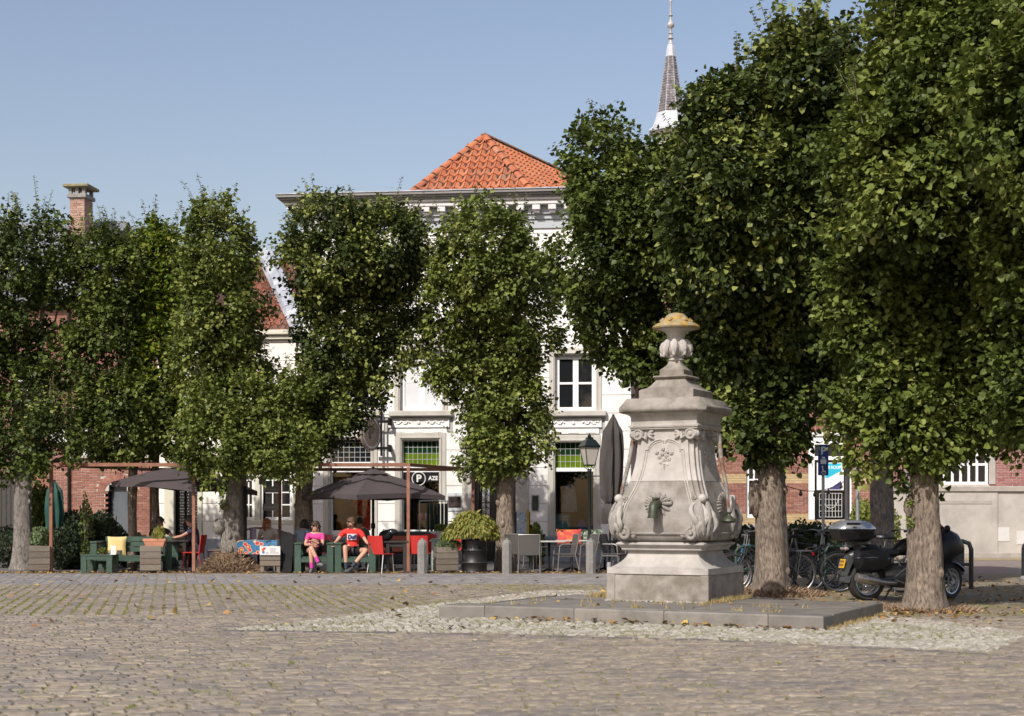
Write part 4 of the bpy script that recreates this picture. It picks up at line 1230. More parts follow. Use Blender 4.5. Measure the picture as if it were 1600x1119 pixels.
def txt(name, s, size, mat, parent, loc, rot=(pi / 2, 0, 0), ext=.004, align='CENTER', sx=1.0, shear=0, bold=0.0):
    c = bpy.data.curves.new(name, 'FONT'); c.body = s; c.size = size; c.extrude = ext; c.align_x = align; c.align_y = 'CENTER'; c.shear = shear; c.offset = bold
    c.materials.append(mat)
    t = bpy.data.objects.new(name + "_src", c); col.objects.link(t)
    dg = bpy.context.evaluated_depsgraph_get(); me = bpy.data.meshes.new_from_object(t.evaluated_get(dg))
    bpy.data.objects.remove(t)
    me.materials.clear(); me.materials.append(mat)
    o = obj(name, me, parent, loc, rot, (sx, 1, 1)); return o
# for sale poster
pr = FR.rect(1289, 723, 1318, 766, -.0); ps = thing("for_sale_poster", "cyan and white for sale poster hanging in the white framed window", "poster", FR.o)
pcy = M("poster_cyan", (.02, .45, .60), .5); pwh = M("poster_white", (.78, .78, .80), .5); pnv = M("poster_navy", (.05, .05, .16), .5)
b = MB(); b.box(pr[0] - .25, pr[1], -.02, -.012, pr[2], pr[3]); b.build("board", pwh, ps, recalc=False)
b = MB(); W_ = pr[1] - pr[0]; H_ = pr[3] - pr[2]
b.prism([(pr[0], pr[3] - .02), (pr[1] - .08, pr[3] - .02), (pr[1] - .08, pr[3] - H_ * .30), (pr[0] + .1, pr[3] - H_ * .55), (pr[0], pr[3] - H_ * .55)], -.024, -.0205); b.build("cyan_field", pcy, ps)
b = MB(); b.prism([(pr[0] + .1, pr[2] + .02), (pr[1] - .08, pr[2] + .02), (pr[1] - .08, pr[2] + H_ * .34)], -.024, -.0205); b.build("navy_field", pnv, ps)
txt("lettering", "TE KOOP", .125, pwh, ps, ((pr[0] + pr[1]) / 2 - .03, -.026, pr[3] - .15), sx=.85, bold=.003)
txt("small_print", "OBC MAKELAAR\n0164 23 45", .04, pwh, ps, (pr[1] - .2, -.026, pr[2] + .09)) if False else None
gable_roof(HR, FR, rL, rR, zR, 13.6, 9)
b = MB(); b.box(rL, rL + .3, .37, 9, 0, zR); b.box(rR - .3, rR, .37, 9, 0, zR); b.build("side_walls", BRICKP, HR, recalc=False)

HG = FR.root("stone_plinth_house", "purple brick building with high grey plastered plinth, white windows and white coped gable", "house")
gL = FR.uz(1391, 700)[0]; gR = FR.uz(1760, 700)[0]; zG = 15.0
wins = [FR.rect(1460, 640, 1545, 757), FR.rect(1640, 640, 1725, 757), FR.rect(1470, 470, 1540, 585), FR.rect(1640, 470, 1725, 585), FR.rect(1500, 300, 1560, 410)]
zl = FR.uz(0, 766)[1]
backing(HG, gL, gR, zl, zG, wins, MORT, y0=.012)
brickwork(HG, gL, gR, zl + .13, zG - .1, wins, BRICKP, (FR.uz(1395, 0)[0], FR.uz(1600, 0)[0], zl, zl + 1.4), 21)
PLG = M("plastered_plinth", (.43, .40, .36), .85, .10, 1.5, .2, 25, c2=(.33, .31, .28), c2s=1.1, c2lo=.46, c2hi=.66)
for x0, x1 in ((1391, 1460), (1460, 1559), (1559, 1760)):
    r = FR.rect(x0, 770, x1, 875); dq = -.02 if x0 != 1460 else -.05
    b = MB(); b.box(r[0] + .006, r[1] - .006, dq, .3, 0, zl - .05, .01); b.build("plinth_panel", PLG, HG, recalc=False)
b = MB(); b.box(gL, gR, -.10, .1, zl - .05, zl + .12, .02); b.box(gL, gR, -.07, .1, 0, .16, .01); b.build("plinth_ledge", M("ledge_stone", (.33, .30, .265), .85, .15, 4), HG, recalc=False)
r = FR.rect(1462, 785, 1549, 790); b = MB(); b.box(r[0], r[1], -.065, -.051, r[2] + .05, r[3] + .05); b.build("sill_band", MATS["ledge_stone"], HG, recalc=False)
for rc in ((1559, 824, 1577, 846), (1588, 830, 1606, 851)):
    r = FR.rect(*rc); b = MB(); b.box(r[0], r[1], -.035, -.021, r[2], r[3], .004); b.build("cover_plate", M("plate_white", (.55, .54, .52), .6, .05), HG, recalc=False)
for w in wins:
    sash(HG, w[0], w[1], w[2], w[3], 6 if w[1] - w[0] > 1.4 else 4, 4, .08, .07, .12)
    b = MB(); b.box(w[0] - .2, w[0], -.03, .1, w[2], w[3], .01); b.box(w[1], w[1] + .2, -.03, .1, w[2], w[3], .01); b.box(w[0] - .2, w[1] + .2, -.03, .1, w[3], w[3] + .25, .01); b.build("window_surround", PLG, HG, recalc=False)
gm = FR.uz(1500, 0)[0]; b = MB(); gl2 = FR.uz(1391, 300)[0]
b.prism([(gL, zG), (gR, zG), ((gL + gR) / 2, 21.0)], 0.0, .3); b.build("gable", BRICKP, HG)
b = MB(); mid_ = (gL + gR) / 2
for s_, e_ in ((gL - .1, mid_), (gR + .1, mid_)):
    b.prism([(s_, zG - .2), (s_, zG + .2), (e_, 21.4), (e_, 20.95)], -.1, .35)
b.build("gable_coping", WHITE, HG)
b = MB(); b.add([(gL, .3, zG), (mid_, .3, 21.0), (gR, .3, zG), (gL, 14, zG), (mid_, 14, 21.0), (gR, 14, zG)], [(0, 1, 4, 3), (1, 2, 5, 4), (3, 4, 5)]); b.build("roof", SLATE, HG)
b = MB(); b.box(gL, gL + .3, .37, 14, 0, zG); b.box(gR - .3, gR, .37, 14, 0, zG); b.build("side_walls", BRICKP, HG, recalc=False)

# ---------------- church spire
SP_Y = 90.0; spx = 1050
ST = thing("town_hall_spire", "slender slate and white lead spire with turned finial rising behind the trees", "spire", (gx(1048, SP_Y), SP_Y, 0))
zs = lambda y: CAMH + (800 - y) / 2400 * SP_Y
LEADW = M("white_lead", (.46, .48, .52), .5, .1, 2); SPS = M("spire_slate", (.20, .20, .22), .8, .2, 5, .3, 20, cols=[(.13, .12, .125), (.20, .18, .18), (.10, .095, .10), (.26, .24, .24)])
b = MB()
pf = [(19, 205), (12, 160), (8, 120), (6, 90)]
def octr(r, z): return [(r * cos(k * pi / 4 + .3), r * sin(k * pi / 4 + .3), z) for k in range(8)]
k37 = SP_Y / 2400
b.rings([octr(r * k37 * 1.0, zs(y)) for r, y in ((26, 202), (23, 195), (20.5, 180), (18.6, 165), (12.4, 125), (7.9, 95), (7, 88))]); b.build("spire_core", SPS, ST)
b = MB()
for j in range(22):
    y0 = 180 - j * 4.2; y1 = y0 - 4.6
    r0 = (7.1 + .152 * (y0 - 87)) * k37; r1 = (7.1 + .152 * (y1 - 87)) * k37
    for f in range(8):
        a0_ = f * pi / 4 + .3; a1_ = a0_ + pi / 4
        p0, p1 = Vector((cos(a0_), sin(a0_), 0)), Vector((cos(a1_), sin(a1_), 0)); n = max(2, int(r0 * .8 / .14))
        for i in range(n):
            s0_, s1_ = (i + .04) / n, (i + .96) / n
            q = [p0.lerp(p1, s0_) * (r0 + .05), p0.lerp(p1, s1_) * (r0 + .05), p0.lerp(p1, s1_) * (r1 + .02), p0.lerp(p1, s0_) * (r1 + .02)]
            b.add([(q[0].x, q[0].y, zs(y0)), (q[1].x, q[1].y, zs(y0)), (q[2].x, q[2].y, zs(y1)), (q[3].x, q[3].y, zs(y1))], [(0, 1, 2, 3)], R.random())
b.build("spire_slates", SPS, ST, kind='stuff')
b = MB()
for k in range(8):
    a = k * pi / 4 + .3
    b.tube([(cos(a) * r * k37, sin(a) * r * k37, zs(y)) for r, y in ((27.5, 203), (24, 195), (22, 182), (7.6, 88))], [.045, .035, .03, .025], 5)
b.rings([octr(r * k37, zs(y)) for r, y in ((36, 208), (36, 205), (30, 200), (26, 190), (24, 182), (23, 178))]); b.rings([octr(r * k37, zs(y)) for r, y in ((8.5, 89), (8, 86), (6.3, 75), (5, 70))])
b.build("lead_hips", LEADW, ST)
b = MB(); b.lathe([(r * k37, zs(y)) for r, y in ((4.5, 71), (5, 69), (2.6, 66), (2.2, 62), (4.5, 60.5), (4.5, 59.5), (2.5, 58), (2, 54), (3.5, 52.5), (2, 51), (1.8, 46), (2.5, 44.5), (5, 42), (5.8, 39), (5, 36), (2.2, 33.5), (1.6, 31), (1.6, 26), (3.6, 24.8), (3.6, 24), (1.6, 23), (1.2, 5), (2.2, 3), (2.2, 1), (1, -1), (.7, -25), (.1, -26))], 14)
b.build("finial", M("finial_lead", (.42, .40, .38), .5, .1, 2), ST, smooth=True)
b = MB(); b.rings([octr(r * k37, z) for r, z in ((21, 0), (21, zs(212)), (30, zs(210)), (30, zs(208)))]); b.build("lantern_drum", WHITE, ST)
# ------------------------------------------------------------------ trees
def leaf_mat(name, cols, trans=.20, rough=.5):
    return M(name, (.1, .1, .1), rough, .0, 5, cols=cols, trans=trans, spec=.25)
LEAF = leaf_mat("lime_leaf", [(.024, .037, .009), (.040, .060, .013), (.064, .090, .018), (.100, .132, .026), (.160, .195, .040), (.250, .270, .075)])
LEAF_Y = leaf_mat("lime_leaf_yellowing", [(.08, .13, .012), (.11, .17, .015), (.15, .20, .02), (.09, .15, .012), (.20, .20, .02)])
LEAF_TIP = leaf_mat("young_lime_leaf", [(.11, .16, .03), (.17, .22, .045), (.24, .27, .06), (.13, .17, .035)])
def bark_mat(name, a, b_, c):
    m = bpy.data.materials.new(name); m.use_nodes = True; nt = m.node_tree; nd = nt.nodes; L = nt.links; bs = nd["Principled BSDF"]
    bs.inputs["Roughness"].default_value = .9
    geo = nd.new("ShaderNodeNewGeometry"); mp = nd.new("ShaderNodeMapping"); mp.inputs["Scale"].default_value = (30, 30, 9)
    L.new(geo.outputs["Position"], mp.inputs[0])
    n1 = nd.new("ShaderNodeTexNoise"); n1.inputs["Scale"].default_value = 1; n1.inputs["Detail"].default_value = 7; n1.inputs["Roughness"].default_value = .7
    L.new(mp.outputs[0], n1.inputs["Vector"])
    rp = nd.new("ShaderNodeValToRGB"); e = rp.color_ramp.elements
    e[0].position = .36; e[0].color = (*c, 1); e[1].position = .62; e[1].color = (*a, 1); k = e.new(.5); k.color = (*b_, 1)
    L.new(n1.outputs[0], rp.inputs[0])
    n2 = nd.new("ShaderNodeTexNoise"); n2.inputs["Scale"].default_value = 3; n2.inputs["Detail"].default_value = 5; L.new(geo.outputs["Position"], n2.inputs["Vector"])
    mr = nd.new("ShaderNodeMapRange"); mr.inputs[1].default_value = .3; mr.inputs[2].default_value = .7; mr.inputs[3].default_value = .75; mr.inputs[4].default_value = 1.2; L.new(n2.outputs[0], mr.inputs[0])
    vm = nd.new("ShaderNodeVectorMath"); vm.operation = 'SCALE'; L.new(rp.outputs[0], vm.inputs[0]); L.new(mr.outputs[0], vm.inputs["Scale"]); L.new(vm.outputs[0], bs.inputs["Base Color"])
    bp = nd.new("ShaderNodeBump"); bp.inputs["Strength"].default_value = .9; bp.inputs["Distance"].default_value = .03
    L.new(n1.outputs[0], bp.inputs["Height"]); L.new(bp.outputs[0], bs.inputs["Normal"])
    return m
BARK = bark_mat("lime_bark", (.29, .235, .18), (.19, .15, .115), (.07, .054, .04))
BARK_D = bark_mat("grey_bark", (.26, .235, .205), (.18, .16, .14), (.08, .07, .06))

def build_leaves(name, pos, axis, nrm, size, mat, parent, quad=True, tint=None, wd=1.0):
    """numpy leaves: folded heart shapes"""
    n = len(pos)
    axis = axis / np.linalg.norm(axis, axis=1, keepdims=True)
    side = np.cross(axis, nrm); side /= np.linalg.norm(side, axis=1, keepdims=True) + 1e-9
    nr = np.cross(side, axis)
    L = size[:, None]
    if quad:
        pts = [(0, 0, 0), (.18, .46, .10), (.62, .38, .05), (1.02, 0, -.10), (.62, -.38, .05), (.18, -.46, .10)]
        fs = [(0, 1, 2, 3), (0, 3, 4, 5)]; k = 6
    else:
        pts = [(0, 0, 0), (.38, .48, .10), (1.02, 0, -.06), (.38, -.48, .10)]
        fs = [(0, 1, 2), (0, 2, 3)]; k = 4
    V = np.empty((n, k, 3), np.float32)
    for i, (a, b, c) in enumerate(pts): V[:, i] = pos + axis * L * a + side * L * b * wd + nr * L * c
    f = np.array(fs, np.int32); m = f.shape[1]; nf = len(fs)
    idx = (np.arange(n, dtype=np.int32)[:, None, None] * k + f[None]).reshape(-1)
    me = bpy.data.meshes.new(name)
    me.vertices.add(n * k); me.vertices.foreach_set("co", V.reshape(-1))
    me.loops.add(len(idx)); me.loops.foreach_set("vertex_index", idx)
    me.polygons.add(n * nf); me.polygons.foreach_set("loop_start", np.arange(0, len(idx), m, dtype=np.int32))
    try: me.polygons.foreach_set("loop_total", np.full(n * nf, m, np.int32))
    except Exception: pass
    t = NP.rand(n) if tint is None else tint
    at = me.attributes.new("tint", 'FLOAT', 'FACE'); at.data.foreach_set("value", np.repeat(t, nf).astype(np.float32))
    me.materials.append(mat); me.update(calc_edges=True)
    o = bpy.data.objects.new(name, me); col.objects.link(o)
    if parent is not None: o.parent = parent
    o['kind'] = 'stuff'
    return o

def lump(p, s=0.0):
    return (np.sin(p[:, 0] * 2.3 + s) * np.sin(p[:, 2] * 2.0 + s * 1.7) + .6 * np.sin(p[:, 1] * 3.1 + p[:, 2] * 1.1 + s) + .7 * np.sin(p[:, 0] * 4.7 - p[:, 2] * 3.9 + s * 2.1) * np.sin(p[:, 1] * 4.3 + s)) / 2.3

def norm_(a): return a / (np.linalg.norm(a, axis=1, keepdims=True) + 1e-9)

def crown(tree, blobs, n, size, seed, mats=(None, None), tips=68, quad=True, per=14, lumpy=.26, tipfrac=.10, shell=.19, twig=.38):
    """blobs: (x, y, z, rx, ry, rz) in tree-local metres"""
    rs = np.random.RandomState(seed)
    B = np.array(blobs, float); C, Rr = B[:, :3], B[:, 3:]
    area = (Rr[:, 0] * Rr[:, 2] + Rr[:, 1] * Rr[:, 2] + Rr[:, 0] * Rr[:, 1]); pr = area / area.sum()
    S = int(n / per * 1.6)
    bi = rs.choice(len(B), S, p=pr)
    d = norm_(rs.normal(size=(S, 3)))
    f = 1 - np.abs(rs.normal(0, shell, S)); inn = rs.rand(S) < .22; f[inn] = rs.uniform(.35, .9, inn.sum())
    f = np.clip(f, .2, 1.05)
    f *= 1 + lumpy * lump(d * 1.7 + C[bi] * .8, seed)
    p = C[bi] + d * Rr[bi] * f[:, None]
    keep = np.ones(S, bool)
    for j in range(len(B)):
        q = np.linalg.norm((p - C[j]) / Rr[j], axis=1)
        keep &= ~((q < .62) & (bi != j) & (rs.rand(S) < .8))
    p = p[keep]; dd = norm_(d[keep] / Rr[bi[keep]])
    # gather the twigs into bunches with hollows between them
    nb_ = max(20, int(len(p) / 26)); ci = rs.choice(len(p), nb_, replace=False); bc = p[ci]; boff = rs.normal(0.02, .13, nb_)
    near = np.empty(len(p), int)
    for k0_ in range(0, len(p), 2000):
        seg = p[k0_:k0_ + 2000]; near[k0_:k0_ + 2000] = np.argmin(((seg[:, None] - bc[None]) ** 2).sum(2), 1)
    p = p + (bc[near] - p) * .50 + dd * boff[near][:, None]
    S = min(len(p), int(n / per)); p = p[:S]; dd = norm_(dd[:S] + (p - bc[near[:S]]) * 1.6)
    # twigs
    o = norm_(dd + np.array([0, 0, .25]) + rs.normal(0, .45, (S, 3)))
    o[:, 2] -= .15; o = norm_(o)
    tl = rs.uniform(.6, 1.2, S) * twig
    t = rs.rand(S, per)
    jit = rs.normal(0, 1, (S, per, 3)) * size * .75
    pos = p[:, None] + o[:, None] * (t * tl[:, None])[..., None] + jit
    pos = pos.reshape(-1, 3); N = len(pos)
    oo = np.repeat(dd, per, 0); tw = np.repeat(o, per, 0)
    ax = norm_(tw * .5 + oo * .35 + rs.normal(0, .6, (N, 3)) + np.array([0, 0, -.32]))
    nm = norm_(oo * .30 + np.array([0, 0, .85]) + rs.normal(0, .50, (N, 3)))
    sz = size * rs.uniform(.5, 1.3, N)
    bt = rs.rand(nb_); tn = np.clip(np.repeat(bt[near[:S]] * .45 + rs.rand(S) * .2, per) + rs.rand(N) * .35, 0, .999)
    ob = build_leaves("crown", pos, ax, nm, sz, mats[0] or LEAF, tree, quad, tn)
    # young bright leaves on the outside: sprays that stick out, mostly at the top
    tb = MB(); P2 = []; A2 = []; N2 = []; S2 = []
    zmax = (C[:, 2] + Rr[:, 2]).max(); zmin = (C[:, 2] - Rr[:, 2]).min()
    made = 0; tries = 0
    while made < tips and tries < tips * 30:
        tries += 1
        j = rs.choice(len(B), p=pr); dv = rs.normal(size=3); dv[2] = abs(dv[2]) * 1.3 + .1 if rs.rand() < .8 else dv[2]; dv /= np.linalg.norm(dv)
        q0 = C[j] + dv * Rr[j] * (.93 + lumpy * .6 * lump((dv * 1.7 + C[j] * .8)[None], seed)[0])
        if any(np.linalg.norm((q0 - C[k]) / Rr[k]) < .85 for k in range(len(B)) if k != j): continue
        made += 1
        dr = dv * .6 + np.array([0, 0, .9]) + rs.normal(0, .25, 3); dr /= np.linalg.norm(dr)
        ln = rs.uniform(.35, 1.0) * (1.0 if quad else .95)
        pts = [q0 + dr * ln * s + rs.normal(0, .012, 3) for s in (0, .35, .7, 1.0)]
        tb.tube(pts, [.008, .006, .005, .003], 4)
        k = int(ln / (size * .42)) + 2
        for i in range(k):
            s = (i + .5) / k; sd = rs.normal(0, 1, 3); sd -= dr * sd.dot(dr); sd /= np.linalg.norm(sd)
            P2.append(q0 + dr * ln * s); A2.append(sd + dr * .2 + np.array([0, 0, -.3])); N2.append(dr * .4 + sd * .3 + np.array([0, 0, .5]) + rs.normal(0, .2, 3)); S2.append(size * rs.uniform(.8, 1.25) * (1.1 - .35 * s))
    if P2:
        build_leaves("crown_shoots", np.array(P2), np.array(A2), norm_(np.array(N2)), np.array(S2), mats[1] or LEAF_TIP, tree, quad)
        tb.build("shoot_twigs", BARK, tree, kind='stuff')
    # sprinkle of yellow leaves
    k = max(3, int(N * .002)); ii = rs.choice(N, k, replace=False)
    return ob

def trunk_mesh(pts, radii, seed, n=28, flare=.35, ridge=.08, sub=10):
    """pts: list of centre points; returns MB lofted with ridged bark"""
    rr = random.Random(seed); ph = [rr.uniform(0, 6.28) for _ in range(8)]
    P_ = []; r_ = []
    for i in range(len(pts) - 1):
        for k in range(sub):
            t = k / sub; t2 = t * t * (3 - 2 * t) * .5 + t * .5
            P_.append(Vector(pts[i]).lerp(Vector(pts[i + 1]), t)); r_.append(radii[i] + (radii[i + 1] - radii[i]) * t2)
    P_.append(Vector(pts[-1])); r_.append(radii[-1])
    rings = []
    for p, r in zip(P_, r_):
        ring = []
        for j in range(n):
            a = 2 * pi * j / n
            z = p.z
            k = 1 + ridge * (sin(a * 5 + ph[0] + z * .6) * .6 + sin(a * 9 + ph[1] - z * 1.1) * .35 + rr.uniform(-.25, .25)) + .05 * sin(z * 3.1 + ph[2] + a * 2)
            fl = flare * math.exp(-z / .18) * (.55 + .45 * sin(a * 4 + ph[3])) + flare * .55 * math.exp(-z / .5)
            rad = r * k * (1 + fl)
            ring.append((p.x + rad * cos(a), p.y + rad * sin(a), z))
        rings.append(ring)
    b = MB(); b.rings(rings); return b

def make_tree(px, Y, base_w, top_w, fork_z, blobs_px, n, size, seed, label, lean=(0, 0), mats=(None, None), bark=None, quad=False, tips=68, dY=None, limbs=7, flare=.35, group="pollarded lime trees round the square", **kw):
    """blobs_px: (cx, cy, rx, ry[, dy]) in picture pixels at this tree's distance"""
    X = gx(px, Y); t = thing("lime_tree", label, "tree", (X, Y, 0), 0, group)
    bk = bark or BARK
    r0, r1 = base_w / 2, top_w / 2
    pts = [(0, 0, -.03), (lean[0] * .25 + .01, 0, fork_z * .33), (lean[0] * .6 - .01, lean[1] * .5, fork_z * .66), (lean[0], lean[1], fork_z), (lean[0] * 1.3, lean[1] + .25, fork_z + .7)]
    trunk_mesh(pts, [r0, r0 * .97, (r0 + r1) / 2, r1, r1 * .72], seed, flare=flare).build("trunk", bk, t, smooth='full')
    rk = random.Random(seed + 5)
    for i_ in range(3):
        z_k = rk.uniform(.35, fork_z - .15); a_k = rk.uniform(pi * .95, pi * 2.05); rk_r = rk.uniform(.035, .075); tt = z_k / fork_z
        ctr = Vector((lean[0] * tt, lean[1] * tt, 0)); rr_k = (r0 + (r1 - r0) * tt) * 1.0
        kb = MB(); kb.sphere((ctr.x + cos(a_k) * rr_k, ctr.y + sin(a_k) * rr_k, z_k), rk_r, 12, 8, (1, 1, 1.5)); kb.build("knot", bk, t, smooth=True)
    blobs = []
    for q in blobs_px:
        c = P(q[0], q[1], Y + (q[4] if len(q) > 4 else 0)); s = Y / 2400
        rx = (q[2] - 13) * s; ry = rx * (q[5] if len(q) > 5 else 1.0); blobs.append((c.x - X, c.y - Y, c.z, rx, ry, (q[3] - 8) * s))
    rr = random.Random(seed)
    top = Vector((lean[0] * 1.2, lean[1], fork_z + .4))
    for i in range(limbs):
        bl = blobs[i % len(blobs)]
        e = Vector((bl[0] + rr.uniform(-.6, .6) * bl[3], max(bl[1], .2) + .3 + rr.uniform(-.2, .6) * bl[4] * .8, bl[2] + rr.uniform(-.1, .7) * bl[5]))
        if e.z < fork_z + .5: e.z = fork_z + .8
        s = Vector((lean[0] + rr.uniform(-.05, .05), lean[1] + rr.uniform(-.05, .05), fork_z - rr.uniform(-.3, .25)))
        m = s.lerp(e, .45) + Vector((rr.uniform(-.2, .2), .45, .0))
        b = MB(); b.tube([s, s.lerp(m, .5) + Vector((0, 0, .05)), m, m.lerp(e, .5) + Vector((rr.uniform(-.1, .1), 0, 0)), e], [r1 * .62, r1 * .5, r1 * .38, r1 * .26, r1 * .1], 8)
        b.build("limb", bk, t, smooth='full')
    crown(t, blobs, n, size, seed, mats, tips=tips, quad=quad, **kw)
    return t
DENS = 1.0
T1 = make_tree(36, 37.0, .44, .40, 2.1, [(62, 405, 66, 90, -.3), (10, 450, 85, 110), (85, 500, 58, 130), (20, 640, 92, 100, .3), (78, 690, 50, 66, -1.9, 1.0), (-50, 560, 70, 180), (15, 700, 60, 60, .2)], 38000, .10, 101,
    "big lime tree furthest left with pale ridged trunk behind the wooden planter", tips=102, bark=BARK_D)
T2 = make_tree(206, 36.9, .22, .20, 2.45, [(172, 440, 60, 84), (168, 560, 56, 120), (190, 660, 82, 62)], 26000, .10, 102,
    "thin stemmed lime tree in front of the arched grey door", lean=(.03, 0), tips=119, flare=.1)
T3 = make_tree(243, 37.4, .20, .16, 2.6, [(244, 420, 42, 84), (238, 540, 46, 120), (250, 650, 44, 50)], 22000, .11, 103,
    "narrow yellowing tree squeezed between two darker lime crowns", mats=(LEAF_Y, LEAF_Y), tips=40, flare=.05, limbs=4, group="trees behind the terrace")
T4 = make_tree(361, 35.9, .56, .44, 2.25, [(340, 395, 62, 72, -.5, 1.3), (338, 480, 72, 90, -.3, 1.1), (345, 560, 76, 80, .2, .8), (380, 640, 92, 60), (335, 690, 66, 62, -.9), (472, 640, 58, 50), (430, 700, 74, 46, -.7)], 50000, .10, 104,
    "lime tree with a burr on its trunk and a skirt of dry shoots", lean=(.15, 0), tips=119, flare=.3, bark=BARK_D)
T5 = make_tree(474, 36.6, .44, .38, 2.7, [(520, 395, 80, 80, -.6, 1.2), (600, 392, 72, 84, -.6, 1.3), (545, 500, 88, 110, .1, .9), (616, 490, 58, 88, .1), (528, 610, 66, 88, .4, .8), (486, 660, 60, 60)], 54000, .10, 105,
    "lime tree with smooth brown trunk between the two pergola bays", lean=(.02, .1), tips=68, flare=.12)
T6 = make_tree(790, 36.4, .44, .38, 2.05, [(760, 405, 92, 86, -.6, 1.2), (715, 470, 64, 90, -.2), (810, 490, 72, 110, .1), (770, 580, 84, 110, .4, .8), (795, 660, 72, 70), (775, 710, 56, 42), (690, 590, 40, 36)], 50000, .10, 106,
    "lime tree beside the black barrel in front of the house door", tips=102, flare=.25)
T7 = make_tree(1065, 31.0, .46, .42, 3.2, [(945, 275, 60, 80, -.8, 1.3), (985, 345, 88, 110, -.9, 1.2), (1085, 335, 105, 130, -.6, 1.1), (935, 430, 62, 84, -.2), (1020, 480, 118, 120, .2, .8), (1130, 480, 100, 130, .3, .7), (1010, 575, 60, 44, .3, .7), (1110, 620, 100, 56, .3, .7)], 78000, .105, 107,
    "dark lime tree standing directly behind the town pump", tips=102, quad=False, mats=(None, None))
T8 = make_tree(1205, 25.8, .52, .46, 2.1, [(1137, 228, 72, 112, -1.2, 1.5), (1255, 172, 78, 132, -1.3, 1.5), (1330, 225, 66, 155, -.6), (1180, 330, 135, 120, -1.2, 1.1), (1310, 420, 100, 150, .4, .8), (1180, 500, 125, 120, .3, .75), (1255, 562, 90, 62, .5, .6), (1190, 665, 76, 74, -.1, .8)], 100000, .098, 108,
    "lime tree with sunlit trunk just right of the town pump", tips=204, quad=True, flare=.4)
T9 = make_tree(1378, 30.5, .46, .42, 2.6, [(1370, 420, 130, 190), (1400, 560, 130, 120), (1350, 610, 70, 60), (1450, 640, 80, 70)], 40000, .105, 109,
    "shaded lime tree behind the touring motorcycle", tips=0, quad=False, flare=.1, bark=BARK_D)
T10 = make_tree(1445, 21.7, .45, .38, 2.15, [(1440, 125, 84, 125, -1.1, 1.5), (1540, 80, 115, 140, -1.2, 1.4), (1420, 270, 105, 140, -1.2, 1.3), (1560, 260, 125, 150, -.9, 1.2), (1410, 470, 112, 130, .25, .8), (1540, 500, 135, 150, .4, .8), (1400, 615, 80, 76, .15, .8), (1490, 640, 115, 58, .35, .7), (1362, 670, 44, 60, .1), (1450, 690, 60, 46, -.1)], 130000, .088, 110,
    "nearest lime tree at the right with its trunk in front of the motorcycle", tips=187, quad=True, flare=.55)
T11 = make_tree(1720, 19.5, .45, .38, 2.3, [(1700, 150, 170, 190, -.9, 1.2), (1720, 400, 180, 190, .3, .9), (1680, 600, 140, 100, .4, .8), (1640, 640, 70, 56, .2)], 66000, .088, 111,
    "lime tree at the right edge of the picture with only its crown showing", tips=102, quad=True)

# burr on the fourth trunk and its skirt of cut shoots
b = MB()
rr = random.Random(4)
def burr(c, r, sc_, tube_n=60):
    b = MB(); rs = []
    for i in range(11):
        a = -pi / 2 + pi * i / 10; ring = []
        for j in range(16):
            t = 2 * pi * j / 16; k = 1 + .16 * sin(5 * t + i * 1.3) + rr.uniform(-.08, .08)
            ring.append((c[0] + r * max(cos(a), .03) * cos(t) * sc_[0] * k, c[1] + r * max(cos(a), .03) * sin(t) * sc_[1] * k, c[2] + r * sin(a) * sc_[2]))
        rs.append(ring)
    return b.rings(rs)
s4 = 35.9 / 2400
burr(((345 - 361) * s4, -.16, CAMH + (800 - 823) * s4), .155, (1, .9, 1.25)).build("burr", BARK_D, T4, smooth=True)
burr(((354 - 361) * s4, -.2, CAMH + (800 - 792) * s4), .10, (1.2, .8, .8)).build("burr", BARK_D, T4, smooth=True)
def dry_shoots(tree, n, r0, r1, zc, h, seed, green=0.15, ry=1.0):
    b = MB(); rr = random.Random(seed)
    DRY = M("dry_shoots", (.2, .13, .08), .9, .2, 12, cols=[(.19, .12, .07), (.26, .18, .11), (.14, .09, .055), (.31, .22, .14), (.22, .13, .08)])
    for i in range(n):
        a = rr.uniform(0, 2 * pi); t = rr.random() ** .7
        r = r0 + (r1 - r0) * t; z = zc + h * (1 - t) * rr.uniform(.3, 1)
        x, y = cos(a) * r, sin(a) * r * ry
        dx, dy = cos(a) * rr.uniform(0, .12), sin(a) * rr.uniform(0, .12)
        p = Vector((x, y, max(z, .01))); q = p + Vector((dx + rr.uniform(-.06, .06), dy + rr.uniform(-.06, .06), rr.uniform(-.02, .10)))
        sd = (q - p).cross(Vector((rr.uniform(-1, 1), rr.uniform(-1, 1), rr.uniform(-1, 1)))).normalized() * rr.uniform(.006, .02)
        b.add([tuple(p - sd), tuple(p + sd), tuple(q)], [(0, 1, 2)], rr.random())
    return b.build("dry_shoots", DRY, tree, kind='stuff', recalc=False)
mb = MB(); mb.lathe([(.62, -.01), (.60, .08), (.52, .22), (.40, .36), (.28, .48), (.22, .60)], 22); mb.build("shoot_mound", M("mound_brown", (.13, .085, .05), .95, .3, 14, .8, 30), T4, smooth=True)
dry_shoots(T4, 4200, .22, .74, .0, .62, 9)
dry_shoots(T8, 2600, .3, .95, -.01, .14, 10); dry_shoots(T10, 900, .3, .7, -.01, .06, 12)
def tuft_leaves(tree, c, r, n, size, seed, mat=LEAF_TIP):
    rs = np.random.RandomState(seed); d = norm_(rs.normal(size=(n, 3)))
    return build_leaves("epicormic_leaves", np.array(c) + d * r * rs.rand(n, 1), d + np.array([0, 0, -.2]), norm_(d * .5 + np.array([0, -.3, .6])), size * rs.uniform(.5, 1, n), mat, tree, True)
tuft_leaves(T4, ((352 - 361) * s4, -.3, CAMH + (800 - 790) * s4), .14, 60, .07, 1)
